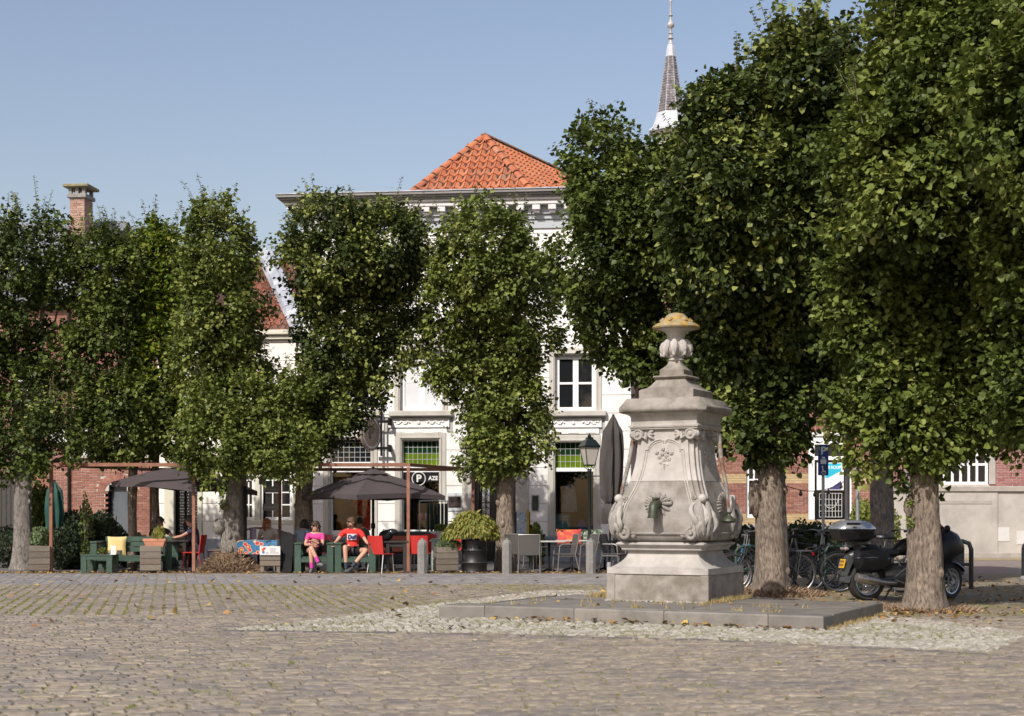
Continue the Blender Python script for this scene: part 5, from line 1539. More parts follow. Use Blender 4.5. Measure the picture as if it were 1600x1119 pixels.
tuft_leaves(T10, (-.24, -.1, 1.25), .07, 30, .06, 2); tuft_leaves(T10, (-.23, -.1, 1.55), .06, 26, .06, 3)
tuft_leaves(T4, (.3, -.1, .85), .06, 16, .06, 4)
s10 = 21.7 / 2400
burr((-.22, -.02, 1.48), .10, (.8, .9, 1.6)).build("burr", BARK, T10, smooth=True)
burr((-.26, -.02, 1.62), .17, (.7, .9, 1.9)).build("burr", BARK, T8, smooth=True)
# fallen leaves
def scatter(name, pts, size, seed, mat, label):
    rs = np.random.RandomState(seed); n = len(pts)
    pos = np.array(pts, float); ax = rs.normal(size=(n, 3)); ax[:, 2] *= .15; nm = np.tile([0, 0, 1.0], (n, 1)) + rs.normal(0, .35, (n, 3))
    o = build_leaves(name, pos, ax, norm_(nm), size * rs.uniform(.6, 1.25, n), mat, None, True)
    tag(o, label, "leaves"); return o
FALL = M("fallen_leaf", (.3, .2, .1), .7, .15, 20, cols=[(.30, .19, .05), (.22, .10, .04), (.17, .10, .055), (.48, .33, .06), (.25, .13, .05), (.12, .075, .045), (.38, .23, .06)])
pts = []
rf = random.Random(77)
for i in range(1500): pts.append((rf.uniform(-13, 7.5), 34.75 + abs(rf.gauss(0, .35)), .03))
for i in range(1500):
    x = rf.uniform(3.8, 12.5); y = rf.uniform(20.0, 31)
    pts.append((x, y, .03))
for i in range(260):
    x = rf.gauss(4.9, 1.6); y = rf.gauss(20.6, .8)
    if not in_poly(x, y, SLAB): pts.append((x, y, .045))
scatter("fallen_leaves", pts, .065, 5, FALL, "brown and yellow fallen leaves under the limes and along the terrace edge")
pts = []
for i in range(220):
    Y = rf.uniform(18, 33); x = rf.uniform(-.33, .33) * Y
    pts.append((x, Y, .045 if not in_poly(x, Y, SLAB) else H_S + .01))
for i in range(60): 
    t = rf.random(); p = SL_B.lerp(SL_C, t) - V_ * abs(rf.gauss(.1, .12)); pts.append((p.x, p.y, .05))
for px, py in ((1280, 1093), (1385, 1036), (1268, 1036), (1062, 972), (705, 985)): 
    g = G(px, py); pts += [(g.x, g.y, .05), (g.x + .03, g.y + .03, .055)]
scatter("scattered_leaves", pts, .085, 6, FALL, "single yellow and rust leaves scattered over the open setts")
# grass and moss in the joints
def grass(name, centres, per, h, seed, mat, label):
    rs = np.random.RandomState(seed); c = np.repeat(np.array(centres, float), per, 0); n = len(c)
    c[:, :2] += rs.normal(0, .02, (n, 2)); hh = h * rs.uniform(.4, 1.2, n); an = rs.uniform(0, 2 * pi, n)
    dx = np.stack([np.cos(an), np.sin(an), np.zeros(n)], 1) * .006
    tip = c + np.stack([rs.normal(0, .35, n) * hh, rs.normal(0, .35, n) * hh, hh], 1)
    V = np.stack([c - dx, c + dx, tip], 1).astype(np.float32)
    me = bpy.data.meshes.new(name); me.vertices.add(n * 3); me.vertices.foreach_set("co", V.reshape(-1)); me.loops.add(n * 3); me.loops.foreach_set("vertex_index", np.arange(n * 3, dtype=np.int32))
    me.polygons.add(n); me.polygons.foreach_set("loop_start", np.arange(0, n * 3, 3, dtype=np.int32))
    at = me.attributes.new("tint", 'FLOAT', 'FACE'); at.data.foreach_set("value", rs.rand(n).astype(np.float32))
    me.materials.append(mat); me.update(calc_edges=True)
    o = bpy.data.objects.new(name, me); col.objects.link(o); return tag(o, label, "grass", kind='stuff')
GRS = M("joint_grass", (.2, .2, .05), .8, .2, 8, cols=[(.20, .23, .04), (.28, .27, .06), (.14, .19, .03), (.36, .30, .12)], trans=.3)
STRAW = M("straw_grass", (.4, .3, .1), .8, .2, 8, cols=[(.42, .32, .14), (.36, .25, .10), (.50, .40, .20), (.25, .22, .07)], trans=.3)
gp = []
for i in range(-80, 90):                          # along the running joints of the middle area
    v = 18.0
    while v < 31:
        u = i * .176 + .088 + rf.uniform(-.008, .008); v += rf.uniform(.03, .16)
        x = dk.x * u + dj.x * v + 4.2; y = dk.y * u + dj.y * v
        if visible(x, y) and kind_at(x, y) == 'mid' and rf.random() < .35 + .35 * sin(x * 1.1 + y * .7) + .2 * sin(x * 3.7 - y * 1.9): gp.append((x, y, .008))
for i in range(900):
    Y = 10 + 11 * rf.random(); x = rf.uniform(-.34, .34) * Y
    if kind_at(x, Y) == 'near' and sin(x * 1.7) + sin(Y * 2.3) > -.2: gp.append((x, Y, .008))
for i in range(3200):
    x = rf.uniform(-4, 7); y = rf.uniform(16.5, 24)
    if in_poly(x, y, APRON) and not in_poly(x, y, SLAB) and sin(x * 2.1 + y) + rf.random() > -.2: gp.append((x, y, .01))
grass("joint_grass", gp, 9, .028, 8, GRS, "short yellow green grass and moss growing in the paving joints")
gp = []
for i in range(200): gp.append((PC.x - .85 + rf.gauss(0, .12), PC.y + .62 + rf.gauss(0, .12), H_S))
for i in range(60):
    t = rf.random(); p = PC - U_ * W0 / 2 - V_ * W0 / 2 + V_ * W0 * t - U_ * rf.uniform(.02, .12); gp.append((p.x, p.y, H_S))
for i in range(120):
    t = rf.random(); p = SL_C.lerp(SL_D, t) - U_ * rf.uniform(.02, .12); gp.append((p.x, p.y, .0))
for r_ in (0, .92):
    for i in range(22):
        p = k0 + U_ * rf.uniform(0, 4.2) + V_ * (r_ + rf.gauss(0, .03)); gp.append((p.x, p.y, H_S))
grass("dry_grass", gp, 8, .07, 9, STRAW, "straw coloured dry grass tufts round the pump foot and in the slab joints")
# ------------------------------------------------------------------ terrace
TY = 35.2
RUST_B = M("corten_steel", (.22, .098, .06), .8, .18, 5, .2, 40, c2=(.27, .13, .085), c2s=3)
pg = thing("pergola_frame", "rust brown square tube pergola frame over the cafe terrace", "pergola", (gx(303, TY), TY, 0), 0)
def PL(px, Y, z=0): return (gx(px, Y) - gx(303, TY), Y - TY, z)
sh = Vector((1.38, 3.9))
zt_ = 2.52
fx = [gx(80, TY) - gx(303, TY), 0.0, gx(638, TY) - gx(303, TY)]
POSTW = .037
for i, x in enumerate(fx):
    b = MB(); b.box(x - POSTW, x + POSTW, -POSTW, POSTW, 0, zt_ - .09, .004); b.build("post", RUST_B, pg, recalc=False)
    b = MB(); b.box(x + sh.x - POSTW, x + sh.x + POSTW, sh.y - POSTW, sh.y + POSTW, 0, zt_ - .09, .004); b.build("post", RUST_B, pg, recalc=False)
    a = atan2(sh.y, sh.x); L_ = sh.length
    b = MB(); b.box(POSTW + .01, L_ - POSTW - .01, -.036, .036, zt_ - .078, zt_ - .002, .004)
    o = b.build("cross_beam", RUST_B, pg, recalc=False, loc=(x, 0, 0)); o.rotation_euler = (0, 0, a)
for (y0, x0) in ((0, 0), (sh.y, sh.x)):
    b = MB(); b.box(fx[0] + x0 - .045, fx[2] + x0 + .045, y0 - .038, y0 + .038, zt_ - .08, zt_, .004); b.build("long_beam", RUST_B, pg, recalc=False)

# --- parasols
CANV = M("charcoal_canvas", (.060, .048, .050), .85, .08, 2, .1, 40)
def parasol(px, Y, half, z_edge, z_top, rot, label, pole_px=None, tilt=0.0, vent=True):
    t = thing("parasol", label, "parasol", (gx(px, Y), Y, 0), 0, "open charcoal parasols")
    top = Vector((0, 0, z_top)); n = 4; b = MB()
    cor = [Vector((half * cos(rot + i * pi / 2), half * sin(rot + i * pi / 2), z_edge + tilt * half * cos(rot + i * pi / 2))) for i in range(4)]
    edge = []
    for i in range(4):
        a, c = cor[i], cor[(i + 1) % 4]; edge += [a, a.lerp(c, .25) + Vector((0, 0, .03)), (a + c) / 2 + Vector((0, 0, .05)), a.lerp(c, .75) + Vector((0, 0, .03))]
    rg = []
    for s in (1.0, .995, .75, .5, .25, .08):
        ring = []
        for k, e in enumerate(edge):
            p = top.lerp(e, s); sag = .05 * sin(s * pi) * (1 if k % 2 == 0 else .3)
            p = Vector((p.x, p.y, p.z + sag - (.11 if s == 1.0 else 0))); ring.append(tuple(p))
        rg.append(ring)
    b.rings(rg, cap0=False); b.build("canopy", CANV, t, smooth=False, recalc=False)
    if vent:
        b = MB(); rg = []
        for s in (.26, .12, .04): rg.append([tuple(top.lerp(e, s) + Vector((0, 0, .06))) for e in edge])
        b.rings(rg, cap0=False); b.build("vent", CANV, t, recalc=False)
    for k in (0, 2, 4, 6, 8, 10, 12, 14):
        b = MB(); b.tube([top + Vector((0, 0, -.05)), edge[k] + Vector((0, 0, -.03))], .014, 5); b.build("rib", BLACKM, t)
    b = MB(); b.tube([(0, 0, 0), (0, 0, z_top)], .032, 12); b.box(-.05, .05, -.05, .05, 1.0, 1.14, .02); b.build("pole", BLACKM, t)
    b = MB(); b.lathe([(.05, z_top - .02), (.055, z_top + .04), (.03, z_top + .09), (.01, z_top + .10)], 10); b.build("finial", BLACKM, t)
    b = MB(); b.box(-.35, .35, -.35, .35, 0, .07, .02); b.build("base", M("base_concrete", (.2, .2, .2), .8), t)
    return t
parasol(290, 36.6, 1.72, 2.0, 2.50, .35, "charcoal parasol at the left of the pergola above two men at a table", tilt=-.06)
parasol(583, 36.2, 1.72, 1.78, 2.37, -pi / 2 - .12, "charcoal parasol above the two seated cyclists")

# --- street lamp
lx = 921; LY = 36.0
lp = thing("street_lamp", "dark green classic street lamp with a four sided white glass lantern", "street lamp", (gx(lx, LY), LY, 0), 0)
IRON = M("dark_green_iron", (.007, .014, .012), .35, .15, 6)
zl_ = lambda y: CAMH + (800 - y) / 2400 * LY
b = MB(); b.lathe([(.10, 0), (.10, .45), (.075, .50), (.085, .54), (.055, .60), (.045, 1.0), (.040, zl_(738)), (.055, zl_(736)), (.04, zl_(733))], 14); b.build("post", IRON, lp, smooth=True)
b = MB()
for k in range(4):
    a = k * pi / 2 + .35 + pi / 4; b.tube([(cos(a) * .04, sin(a) * .04, zl_(734)), (cos(a) * .13, sin(a) * .13, zl_(730)), (cos(a) * .12, sin(a) * .12, zl_(727))], .010, 5)
b.build("cradle", IRON, lp)
def qring(h, z, a0=.35): return [(h * cos(a0 + pi / 4 + k * pi / 2), h * sin(a0 + pi / 4 + k * pi / 2), z) for k in range(4)]
b = MB(); b.rings([qring(.135, zl_(726)), qring(.245, zl_(699))]); b.build("lantern_glass", M("milky_glass", (.66, .62, .56), .25, .05, 3, trans=.3), lp)
b = MB()
for k in range(4): b.tube([qring(.14, zl_(727))[k], qring(.252, zl_(698))[k]], .010, 5)
b.rings([qring(.15, zl_(728)), qring(.15, zl_(726))]); b.rings([qring(.28, zl_(699.5)), qring(.28, zl_(697)), qring(.25, zl_(695)), qring(.16, zl_(688)), qring(.10, zl_(686)), qring(.10, zl_(684)), qring(.06, zl_(683))])
b.lathe([(.04, zl_(683)), (.05, zl_(681)), (.02, zl_(679)), (.005, zl_(677))], 8)
b.build("lantern_roof", IRON, lp)
b = MB(); b.tube([(-.25, 0, zl_(744)), (.35, .02, zl_(744)), (.55, .04, zl_(750))], .014, 5); b.build("lamp_bracket", IRON, lp)

# --- bollards
CONC = M("grey_concrete", (.205, .197, .188), .85, .15, 10, .4, 60, c2=(.17, .16, .15), c2s=4)
for k, (px, lab) in enumerate(((660, "grey concrete bollard in front of the broad red chair"), (792, "grey concrete bollard at the foot of the lime tree by the barrel"), (923, "grey concrete bollard in front of the street lamp"))):
    Y = 34.75; t = thing("bollard", lab, "bollard", (gx(px, Y), Y, 0), 0, "concrete bollards along the terrace edge")
    b = MB(); rr_ = .118 if k else .118
    b.lathe([(rr_, -.01), (rr_, .66), (rr_ * .95, .70), (rr_ * .75, .745), (rr_ * .5, .77), (rr_ * .3, .775)], 8, a0=pi / 8); b.build("shaft", CONC, t)
    b = MB(); b.sphere((0, 0, .775), .035, 8, 5); b.build("tip", CONC, t)

# --- wooden planters
WOOD = M("weathered_planks", (.2, .17, .13), .85, .2, 4, .5, 30, cols=[(.17, .145, .115), (.22, .19, .15), (.13, .11, .09), (.19, .155, .12)], stretch=(2, 2, 30))
def planter(px0, px1, Y, h, label, side=.0, depth=.5, nb=4, rot=0.0, z0=.06, group="weathered wooden planters"):
    x0 = gx(px0, Y); x1 = gx(px1, Y); w = x1 - x0
    t = thing("wooden_planter", label, "planter", (x0, Y, 0), rot, group)
    bh = (h - z0) / nb
    for i in range(nb):
        for (a, c, y0, y1) in ((0, w, -.015, .015), (0, w, depth - .015, depth + .015), (-.001, .029, .016, depth - .016), (w - .029, w + .001, .016, depth - .016)):
            b = MB(); b.box(a, c, y0, y1, z0 + bh * i + .005, z0 + bh * (i + 1) - .005, .005); b.build("plank", WOOD, t, recalc=False)
    b = MB(); b.box(.03, w - .03, .016, depth - .016, z0, h - .05); b.build("soil", soil, t)
    for x in (.05, w - .05):
        for y in (.05, depth - .05): b = MB(); b.box(x - .04, x + .04, y - .04, y + .04, 0, z0 + .1, .004); b.build("foot", WOOD, t, recalc=False)
    return t, w
pl1, w1_ = planter(45, 77, 35.0, .63, "square plank planter with upright rosemary at the foot of the furthest left lime", rot=radians(14), depth=.55)
pl2, w2_ = planter(219, 251, 34.9, .63, "square plank planter carrying a terracotta trough beside the green bench", rot=radians(14), depth=.5)
pl3, w3_ = planter(683, 717, 34.9, .60, "square plank planter between the red chairs and the black barrel", rot=radians(14), depth=.5)
pl4, w4_ = planter(406, 438, 34.9, .55, "low plank planter on legs behind a white notice board", nb=3, z0=.17, depth=.4)
def plant(name, label, cat, loc, n, size, r, h, seed, mat, up=.8, parent=None, quad=False, blade=False):
    t = thing(name, label, cat, loc) if parent is None else parent
    rs = np.random.RandomState(seed); a = rs.uniform(0, 2 * pi, n); rad = r * np.sqrt(rs.rand(n)); zz = h * rs.rand(n) ** .8
    k = .55 + .45 * np.sin(zz / h * pi)
    pos = np.stack([rad * k * np.cos(a), rad * k * np.sin(a), zz], 1)
    out = norm_(np.stack([np.cos(a), np.sin(a), np.zeros(n)], 1))
    ax = norm_(out * (1 - up) + np.array([0, 0, up]) + rs.normal(0, .3, (n, 3)))
    build_leaves("foliage", pos, ax, norm_(out + rs.normal(0, .5, (n, 3))), size * rs.uniform(.6, 1.3, n), mat, t, quad)
    b = MB()
    for i in range(10):
        q = rs.uniform(-r * .6, r * .6, 2); b.tube([(q[0] * .3, q[1] * .3, 0), (q[0], q[1], h * rs.uniform(.6, 1))], [.008, .004], 4)
    b.build("stems", BARK, t)
    return t
G_ROSE = M("rosemary_green", (.1, .1, .1), .7, 0, 5, cols=[(.08, .12, .05), (.12, .17, .07), (.16, .20, .09)], trans=.2)
G_YEL = M("bamboo_yellow_green", (.1, .1, .1), .6, 0, 5, cols=[(.16, .19, .02), (.24, .26, .04), (.30, .28, .06), (.12, .16, .02), (.34, .27, .08), (.20, .22, .03)], trans=.35)
G_DK = M("dark_shrub_green", (.1, .1, .1), .7, 0, 5, cols=[(.020, .035, .014), (.03, .05, .02), (.045, .07, .03), (.02, .03, .015)], trans=.2)
G_MD = M("mid_shrub_green", (.1, .1, .1), .6, 0, 5, cols=[(.05, .09, .015), (.08, .12, .02), (.13, .17, .03), (.17, .19, .03)], trans=.3)
plant("rosemary_plant", "upright rosemary growing in the furthest left plank planter", "plant", (gx(62, 35.2), 35.25, .58), 900, .07, .22, .42, 1, G_ROSE, .95)
plant("small_plant", "low grey green plants in the planter left of the barrel", "plant", (gx(702, 35.1), 35.15, .52), 700, .05, .30, .22, 2, G_ROSE, .5)
TERRA = M("terracotta", (.45, .20, .12), .8, .12, 6, .2, 30)
t = thing("terracotta_trough", "terracotta trough standing on the plank planter beside the green bench", "plant pot", (gx(240, 35), 35.15, .60))
b = MB(); b.rings([[(x * s, y * s, z) for x, y in ((-.24, -.10), (.24, -.10), (.24, .10), (-.24, .10))] for s, z in ((.8, 0), (1, .13), (1.08, .135), (1.08, .19), (.95, .19), (.9, .10))]); b.build("trough", TERRA, t)
plant("spiky_plant", "thin yellow green grasses growing in the terracotta trough", "plant", (gx(246, 35), 35.15, .66), 220, .12, .12, .30, 3, G_YEL, .95)
# notice board on planter 4
t = thing("notice_board", "white notice board with a small coloured figure and grey lines on a plank planter", "sign", (gx(406, 34.86), 34.85, .42))
b = MB(); b.box(0, w4_, 0, .015, 0, .20, .003); b.build("board", M("board_white", (.62, .61, .60), .5, .03), t, recalc=False)
b = MB()
for i, wd in enumerate((.14, .12, .20)): b.box(w4_ * .5, w4_ * .5 + wd, -.006, -.001, .135 - i * .045, .15 - i * .045)
b.build("grey_lines", M("print_grey", (.3, .3, .3), .6), t, recalc=False)
for nm, c, q in (("orange_shape", (.55, .12, .03), (.05, .10, .09, .16)), ("blue_shape", (.05, .15, .35), (.06, .11, .04, .09)), ("grey_badge", (.4, .42, .45), (.14, .20, .03, .08)), ("red_shape", (.5, .05, .03), (.09, .13, .13, .18))):
    b = MB(); b.prism([(q[0], q[2]), (q[1], q[2]), ((q[0] + q[1]) / 2 + .02, q[3]), (q[0] - .01, q[3] - .01)], -.006, -.001); b.build(nm, M("print_" + nm, c, .6), t)

# --- green board furniture
GRNW = M("green_painted_wood", (.030, .065, .045), .5, .12, 3, .2, 25, c2=(.045, .085, .062), c2s=2)
def green_chair(px0, px1, Y, label, arm_h=.70, seat_h=.38, name="green_armchair", cat="armchair", depth=.75, back_h=.72):
    x0, x1 = gx(px0, Y), gx(px1, Y); w = x1 - x0
    t = thing(name, label, cat, (x0, Y, 0), 0, "green board armchairs on the terrace" if cat == "armchair" else None)
    for x in (0, w - .15):
        b = MB(); b.box(x, x + .15, 0, .045, 0, arm_h - .04, .005); b.build("leg", GRNW, t, recalc=False)
        b = MB(); b.box(x, x + .15, depth - .045, depth, 0, arm_h - .04, .005); b.build("leg", GRNW, t, recalc=False)
        b = MB(); b.box(x - .01, x + .16, -.02, depth + .02, arm_h - .039, arm_h, .006); b.build("armrest", GRNW, t, recalc=False)
        b = MB(); b.box(x + .055, x + .085, .046, depth - .046, .18, .34, .004); b.build("side_rail", GRNW, t, recalc=False)
    n = 4
    for i in range(n):
        y = .05 + (depth - .12) * i / n
        b = MB(); b.box(.151, w - .151, y, y + (depth - .12) / n - .012, seat_h - .03, seat_h, .005); b.build("seat_slat", GRNW, t, recalc=False)
    b = MB(); b.box(.151, w - .151, .004, .034, seat_h - .13, seat_h - .032, .005); b.build("front_rail", GRNW, t, recalc=False)
    for i in range(3):
        z = seat_h + .08 + i * (back_h - seat_h - .05) / 3
        b = MB(); b.box(.151, w - .151, depth - .05 + i * .03, depth - .02 + i * .03, z, z + (back_h - seat_h - .05) / 3 - .012, .005); b.build("back_slat", GRNW, t, recalc=False)
    return t
green_chair(460, 521, 34.95, "green board armchair in which the woman in pink sits")
green_chair(523, 587, 34.90, "green board armchair in which the man in the red jersey sits")
green_chair(141, 268, 35.55, "long green board bench with a yellow cushion on it", name="green_bench", cat="bench", arm_h=.72, back_h=.80)
t = thing("green_coffee_table", "low green board table in front of the long green bench", "table", (gx(126, 34.8), 34.8, 0))
w = gx(175, 34.8) - gx(126, 34.8)
for x in (0, w - .13):
    for y in (0, .55): b = MB(); b.box(x, x + .13, y, y + .045, 0, .40, .005); b.build("leg", GRNW, t, recalc=False)
for i in range(4): b = MB(); b.box(-.01, w + .01, -.01 + i * .155, .135 + i * .155, .401, .43, .005); b.build("top_board", GRNW, t, recalc=False)
b = MB(); b.box(.131, w - .131, .005, .035, .32, .40); b.build("rail", GRNW, t, recalc=False)
YCUSH = M("yellow_fabric", (.62, .47, .20), .9, .06, 6, .2, 40)
def cushion(px, Y, z, w, h, rot, tilt, mat, label, d=.13):
    b = MB(); rg = []
    n = 16
    for k in range(9):
        s = -1 + 2 * k / 8; th = sqrt(max(0, 1 - abs(s) ** 2.6)); ring = []
        for j in range(4 * n):
            a = 2 * pi * j / (4 * n); c, s2 = cos(a), sin(a)
            m = max(abs(c), abs(s2)); x = c / m; y = s2 / m
            r = 1 - .06 * (abs(x) < .6 or 0) * 0 - .07 * (1 - min(abs(x), abs(y)) ** 2)
            kk = .06 + .94 * th
            ring.append((x * w / 2 * r * (1 - .04 * s * s), s * d / 2 * (1 if kk else 0), y * h / 2 * r))
        rg.append(ring)
    # pillow: build as grid instead
    b = MB(); N = 10
    for side in (-1, 1):
        vs = []
        for i in range(N + 1):
            for j in range(N + 1):
                u, v = -1 + 2 * i / N, -1 + 2 * j / N
                pf = (1 - u ** 4) * (1 - v ** 4); pin = 1 - .06 * (1 - u * u) * abs(v) ** 3 - .0
                x = u * w / 2 * (1 - .07 * (1 - v * v)); z_ = v * h / 2 * (1 - .07 * (1 - u * u))
                vs.append((x, side * (d / 2 * pf ** .5 + .002), z_ + h / 2))
        fs = [(i * (N + 1) + j, (i + 1) * (N + 1) + j, (i + 1) * (N + 1) + j + 1, i * (N + 1) + j + 1) for i in range(N) for j in range(N)]
        b.add(vs, fs)
    o = b.build("cushion", mat, None, smooth='full', label=label, cat="cushion", loc=(gx(px, Y), Y, z)); o.rotation_euler = (tilt, 0, rot)
    return o
cushion(182, 36.05, .385, .44, .45, .1, radians(-12), YCUSH, "yellow cushion leaning on the back of the long green bench")
PINK = M("pink_plastic", (.60, .12, .18), .5)
t = thing("pink_plant_pot", "small pink pot with a green plant on the low green table", "plant pot", (gx(159, 34.95), 35.0, .432))
b = MB(); b.lathe([(.045, 0), (.06, .12), (.065, .12), (.065, .135), (.05, .135), (.045, .10)], 16); b.build("pot", PINK, t, smooth=True)
plant("", "", "", None, 160, .07, .07, .10, 4, G_MD, .7, parent=(lambda e: e)(obj("pot_plant_stub", MB().mesh("s", PINK), t)) if False else t)
def card(px, Y, z, w, h, col_, label, name="menu_card"):
    t = thing(name, label, "menu", (gx(px, Y), Y, z), R.uniform(-.2, .2))
    b = MB(); b.box(-w / 2, w / 2, -.004, .004, 0, h); b.build("card", col_, t, recalc=False)
    b = MB()
    for i in range(5): b.box(-w * .3, w * (.05 + .25 * R.random()), -.007, -.0045, h * (.2 + .13 * i), h * (.2 + .13 * i) + .006)
    b.build("print", MATS["print_grey"], t, recalc=False)
    b = MB(); b.box(-w / 2 - .01, w / 2 + .01, -.03, .03, -.001, .008); b.build("foot", WPAINT, t, recalc=False)
PAPER = M("paper_white", (.66, .66, .64), .6, .03)
card(177, 35.0, .432, .12, .20, PAPER, "white menu card standing on the low green table")
for px, w, c, lab in ((170, .045, (.45, .40, .32), "beige tea light glass"), (186, .06, (.10, .12, .15), "dark ashtray cup")):
    b = MB(); b.lathe([(w * .8, 0), (w, .09), (w * .85, .09), (w * .7, .02)], 12); b.build("glass_cup", M("cup_" + str(px), c, .3), None, True, label=lab + " on the low green table", cat="cup", loc=(gx(px, 35.05), 35.1, .432))

# --- tables and chairs
RED = M("red_plastic", (.45, .028, .024), .35, .05, 3); ALU = M("aluminium_tube", (.5, .5, .5), .35, .05, metal=.8)
REDP = M("faded_red_plastic", (.62, .12, .10), .4, .05, 3)
def make_red_chair(label, mat=RED, legs=ALU):
    t = thing("red_chair", label, "chair", (0, 0, 0), 0, "red plastic chairs on the terrace")
    # faces local -Y ; seat .46 ; back at +Y
    b = MB(); rg = []
    for i in range(9):
        s = i / 8; x = .21 - .0 * s
        rg.append([(-x, .19 + .05 * s, .44 + .42 * s), (-x * .5, .19 + .085 * s + .02, .44 + .42 * s), (x * .5, .19 + .085 * s + .02, .44 + .42 * s), (x, .19 + .05 * s, .44 + .42 * s),
                   (x, .175 + .05 * s, .44 + .42 * s), (x * .5, .19 + .085 * s + .005, .44 + .42 * s), (-x * .5, .19 + .085 * s + .005, .44 + .42 * s), (-x, .175 + .05 * s, .44 + .42 * s)])
    b.rings(rg); b.build("backrest", mat, t, smooth=True)
    b = MB(); b.box(-.22, .22, -.22, .20, .43, .455, .012); b.build("seat", mat, t)
    for sx in (-1, 1):
        b = MB(); b.tube([(sx * .19, -.18, .43), (sx * .205, -.215, 0)], .013, 8); b.build("leg", legs, t, smooth=True)
        b = MB(); b.tube([(sx * .19, .17, .43), (sx * .205, .25, 0)], .013, 8); b.build("leg", legs, t, smooth=True)
    return t
rc = make_red_chair("red plastic chair of the man in navy, just left of the burr tree")
rc.location = (gx(303, 36.2), 36.2, 0); rc.rotation_euler = (0, 0, radians(-95))
for ch in rc.children:
    if ch.name.startswith("leg"): ch.data.materials[0] = RED
rc2 = make_red_chair("red plastic chair with silver legs at the right of the man in the red jersey")
rc2.location = (gx(595, 35.0), 35.05, 0); rc2.rotation_euler = (0, 0, radians(148))
dup(rc2, (gx(657, 35.3), 35.4, 0), radians(172), "broad red plastic chair behind the bollard near the pergola post")
dup(rc2, (gx(338, 37.4), 37.4, 0), radians(-80), "red plastic chair half hidden behind the burr tree trunk")
dup(rc2, (gx(680, 37.2), 37.2, 0), radians(10), "faded red chair behind the small table with the zinc pot")
for ch in list(bpy.data.objects): pass
dup(rc2, (gx(510, 36.3), 36.35, 0), radians(20), "red chair whose legs show under the armchair of the woman in pink")
dup(rc2, (gx(705, 38.0), 38.0, 0), radians(-10), "red chair showing above the planter left of the barrel")
GREYW = M("grey_wicker", (.085, .08, .075), .6, .12, 60, .5, 120)
GTUBE = M("grey_tube", (.22, .21, .20), .4, .05, metal=.5)
def make_wicker(label):
    t = thing("wicker_armchair", label, "chair", (0, 0, 0), 0, "grey wicker armchairs by the pump")
    b = MB(); rg = []
    for i in range(8):
        s = i / 7; w = .23 + .015 * s; z = .42 + .46 * s; y = .20 + .09 * s
        rg.append([(-w, y, z), (0, y + .03, z), (w, y, z), (w, y - .02, z), (0, y + .01, z), (-w, y - .02, z)])
    b.rings(rg); b.build("backrest", GREYW, t, smooth=True)
    b = MB(); b.box(-.23, .23, -.24, .20, .415, .44, .01); b.build("seat", GREYW, t)
    for sx in (-1, 1):
        b = MB(); b.tube([(sx * .25, -.22, 0), (sx * .25, -.19, .42), (sx * .255, -.17, .63), (sx * .255, -.10, .66), (sx * .25, .20, .66)], .013, 8); b.build("armrest", GTUBE, t, smooth=True)
        b = MB(); b.tube([(sx * .25, .30, 0), (sx * .235, .20, .42), (sx * .245, .29, .88)], .013, 8); b.build("leg", GTUBE, t, smooth=True)
        b = MB(); b.tube([(sx * .25, -.20, .39), (sx * .24, .21, .39)], .011, 6); b.build("stretcher", GTUBE, t)
    b = MB(); b.tube([(-.245, .29, .88), (0, .315, .885), (.245, .29, .88)], .013, 8); b.build("top_rail", GTUBE, t, smooth=True)
    return t
wc = make_wicker("grey wicker armchair seen square from behind, right of the bollard by the lime trunk")
wc.location = (gx(828, 35.0), 35.0, 0); wc.rotation_euler = (0, 0, radians(176))
dup(wc, (gx(812, 35.7), 35.8, 0), radians(150), "grey wicker armchair tucked left behind the one seen from behind")
dup(wc, (gx(882, 35.2), 35.25, 0), radians(-78), "grey wicker armchair in side view right of the pale cafe table")
dup(wc, (gx(912, 35.3), 35.35, 0), radians(-70), "grey wicker armchair in side view just left of the lamp bollard")
dup(wc, (gx(960, 35.4), 35.5, 0), radians(64), "grey wicker armchair half hidden by the left edge of the pump")
dup(wc, (gx(978, 36.2), 36.2, 0), radians(100), "grey wicker armchair furthest right beside the pump base")
def cafe_table(px, Y, w, d, label, top, h=.73, group="small cafe tables"):
    t = thing("cafe_table", label, "table", (gx(px, Y), Y, 0), 0, group)
    b = MB(); b.box(-w / 2, w / 2, -d / 2, d / 2, h - .03, h, .008); b.build("tabletop", top, t)
    b = MB(); b.tube([(0, 0, .03), (0, 0, h - .03)], .03, 10); b.build("column", BLACKM, t)
    b = MB()
    for k in range(4): a = k * pi / 2 + pi / 4; b.tube([(0, 0, .08), (cos(a) * .28, sin(a) * .28, .015)], [.028, .018], 6)
    b.build("foot", BLACKM, t); return t
TTOP = M("pale_tabletop", (.42, .40, .37), .4, .1, 4)
cafe_table(858, 35.6, .75, .7, "pale topped cafe table between the wicker armchairs", TTOP)
cafe_table(893, 36.4, .75, .7, "second pale topped cafe table under the red cushion", TTOP)
cafe_table(945, 36.3, .7, .7, "dark cafe table under the closed grey parasol", M("dark_top", (.06, .06, .065), .4, .1))
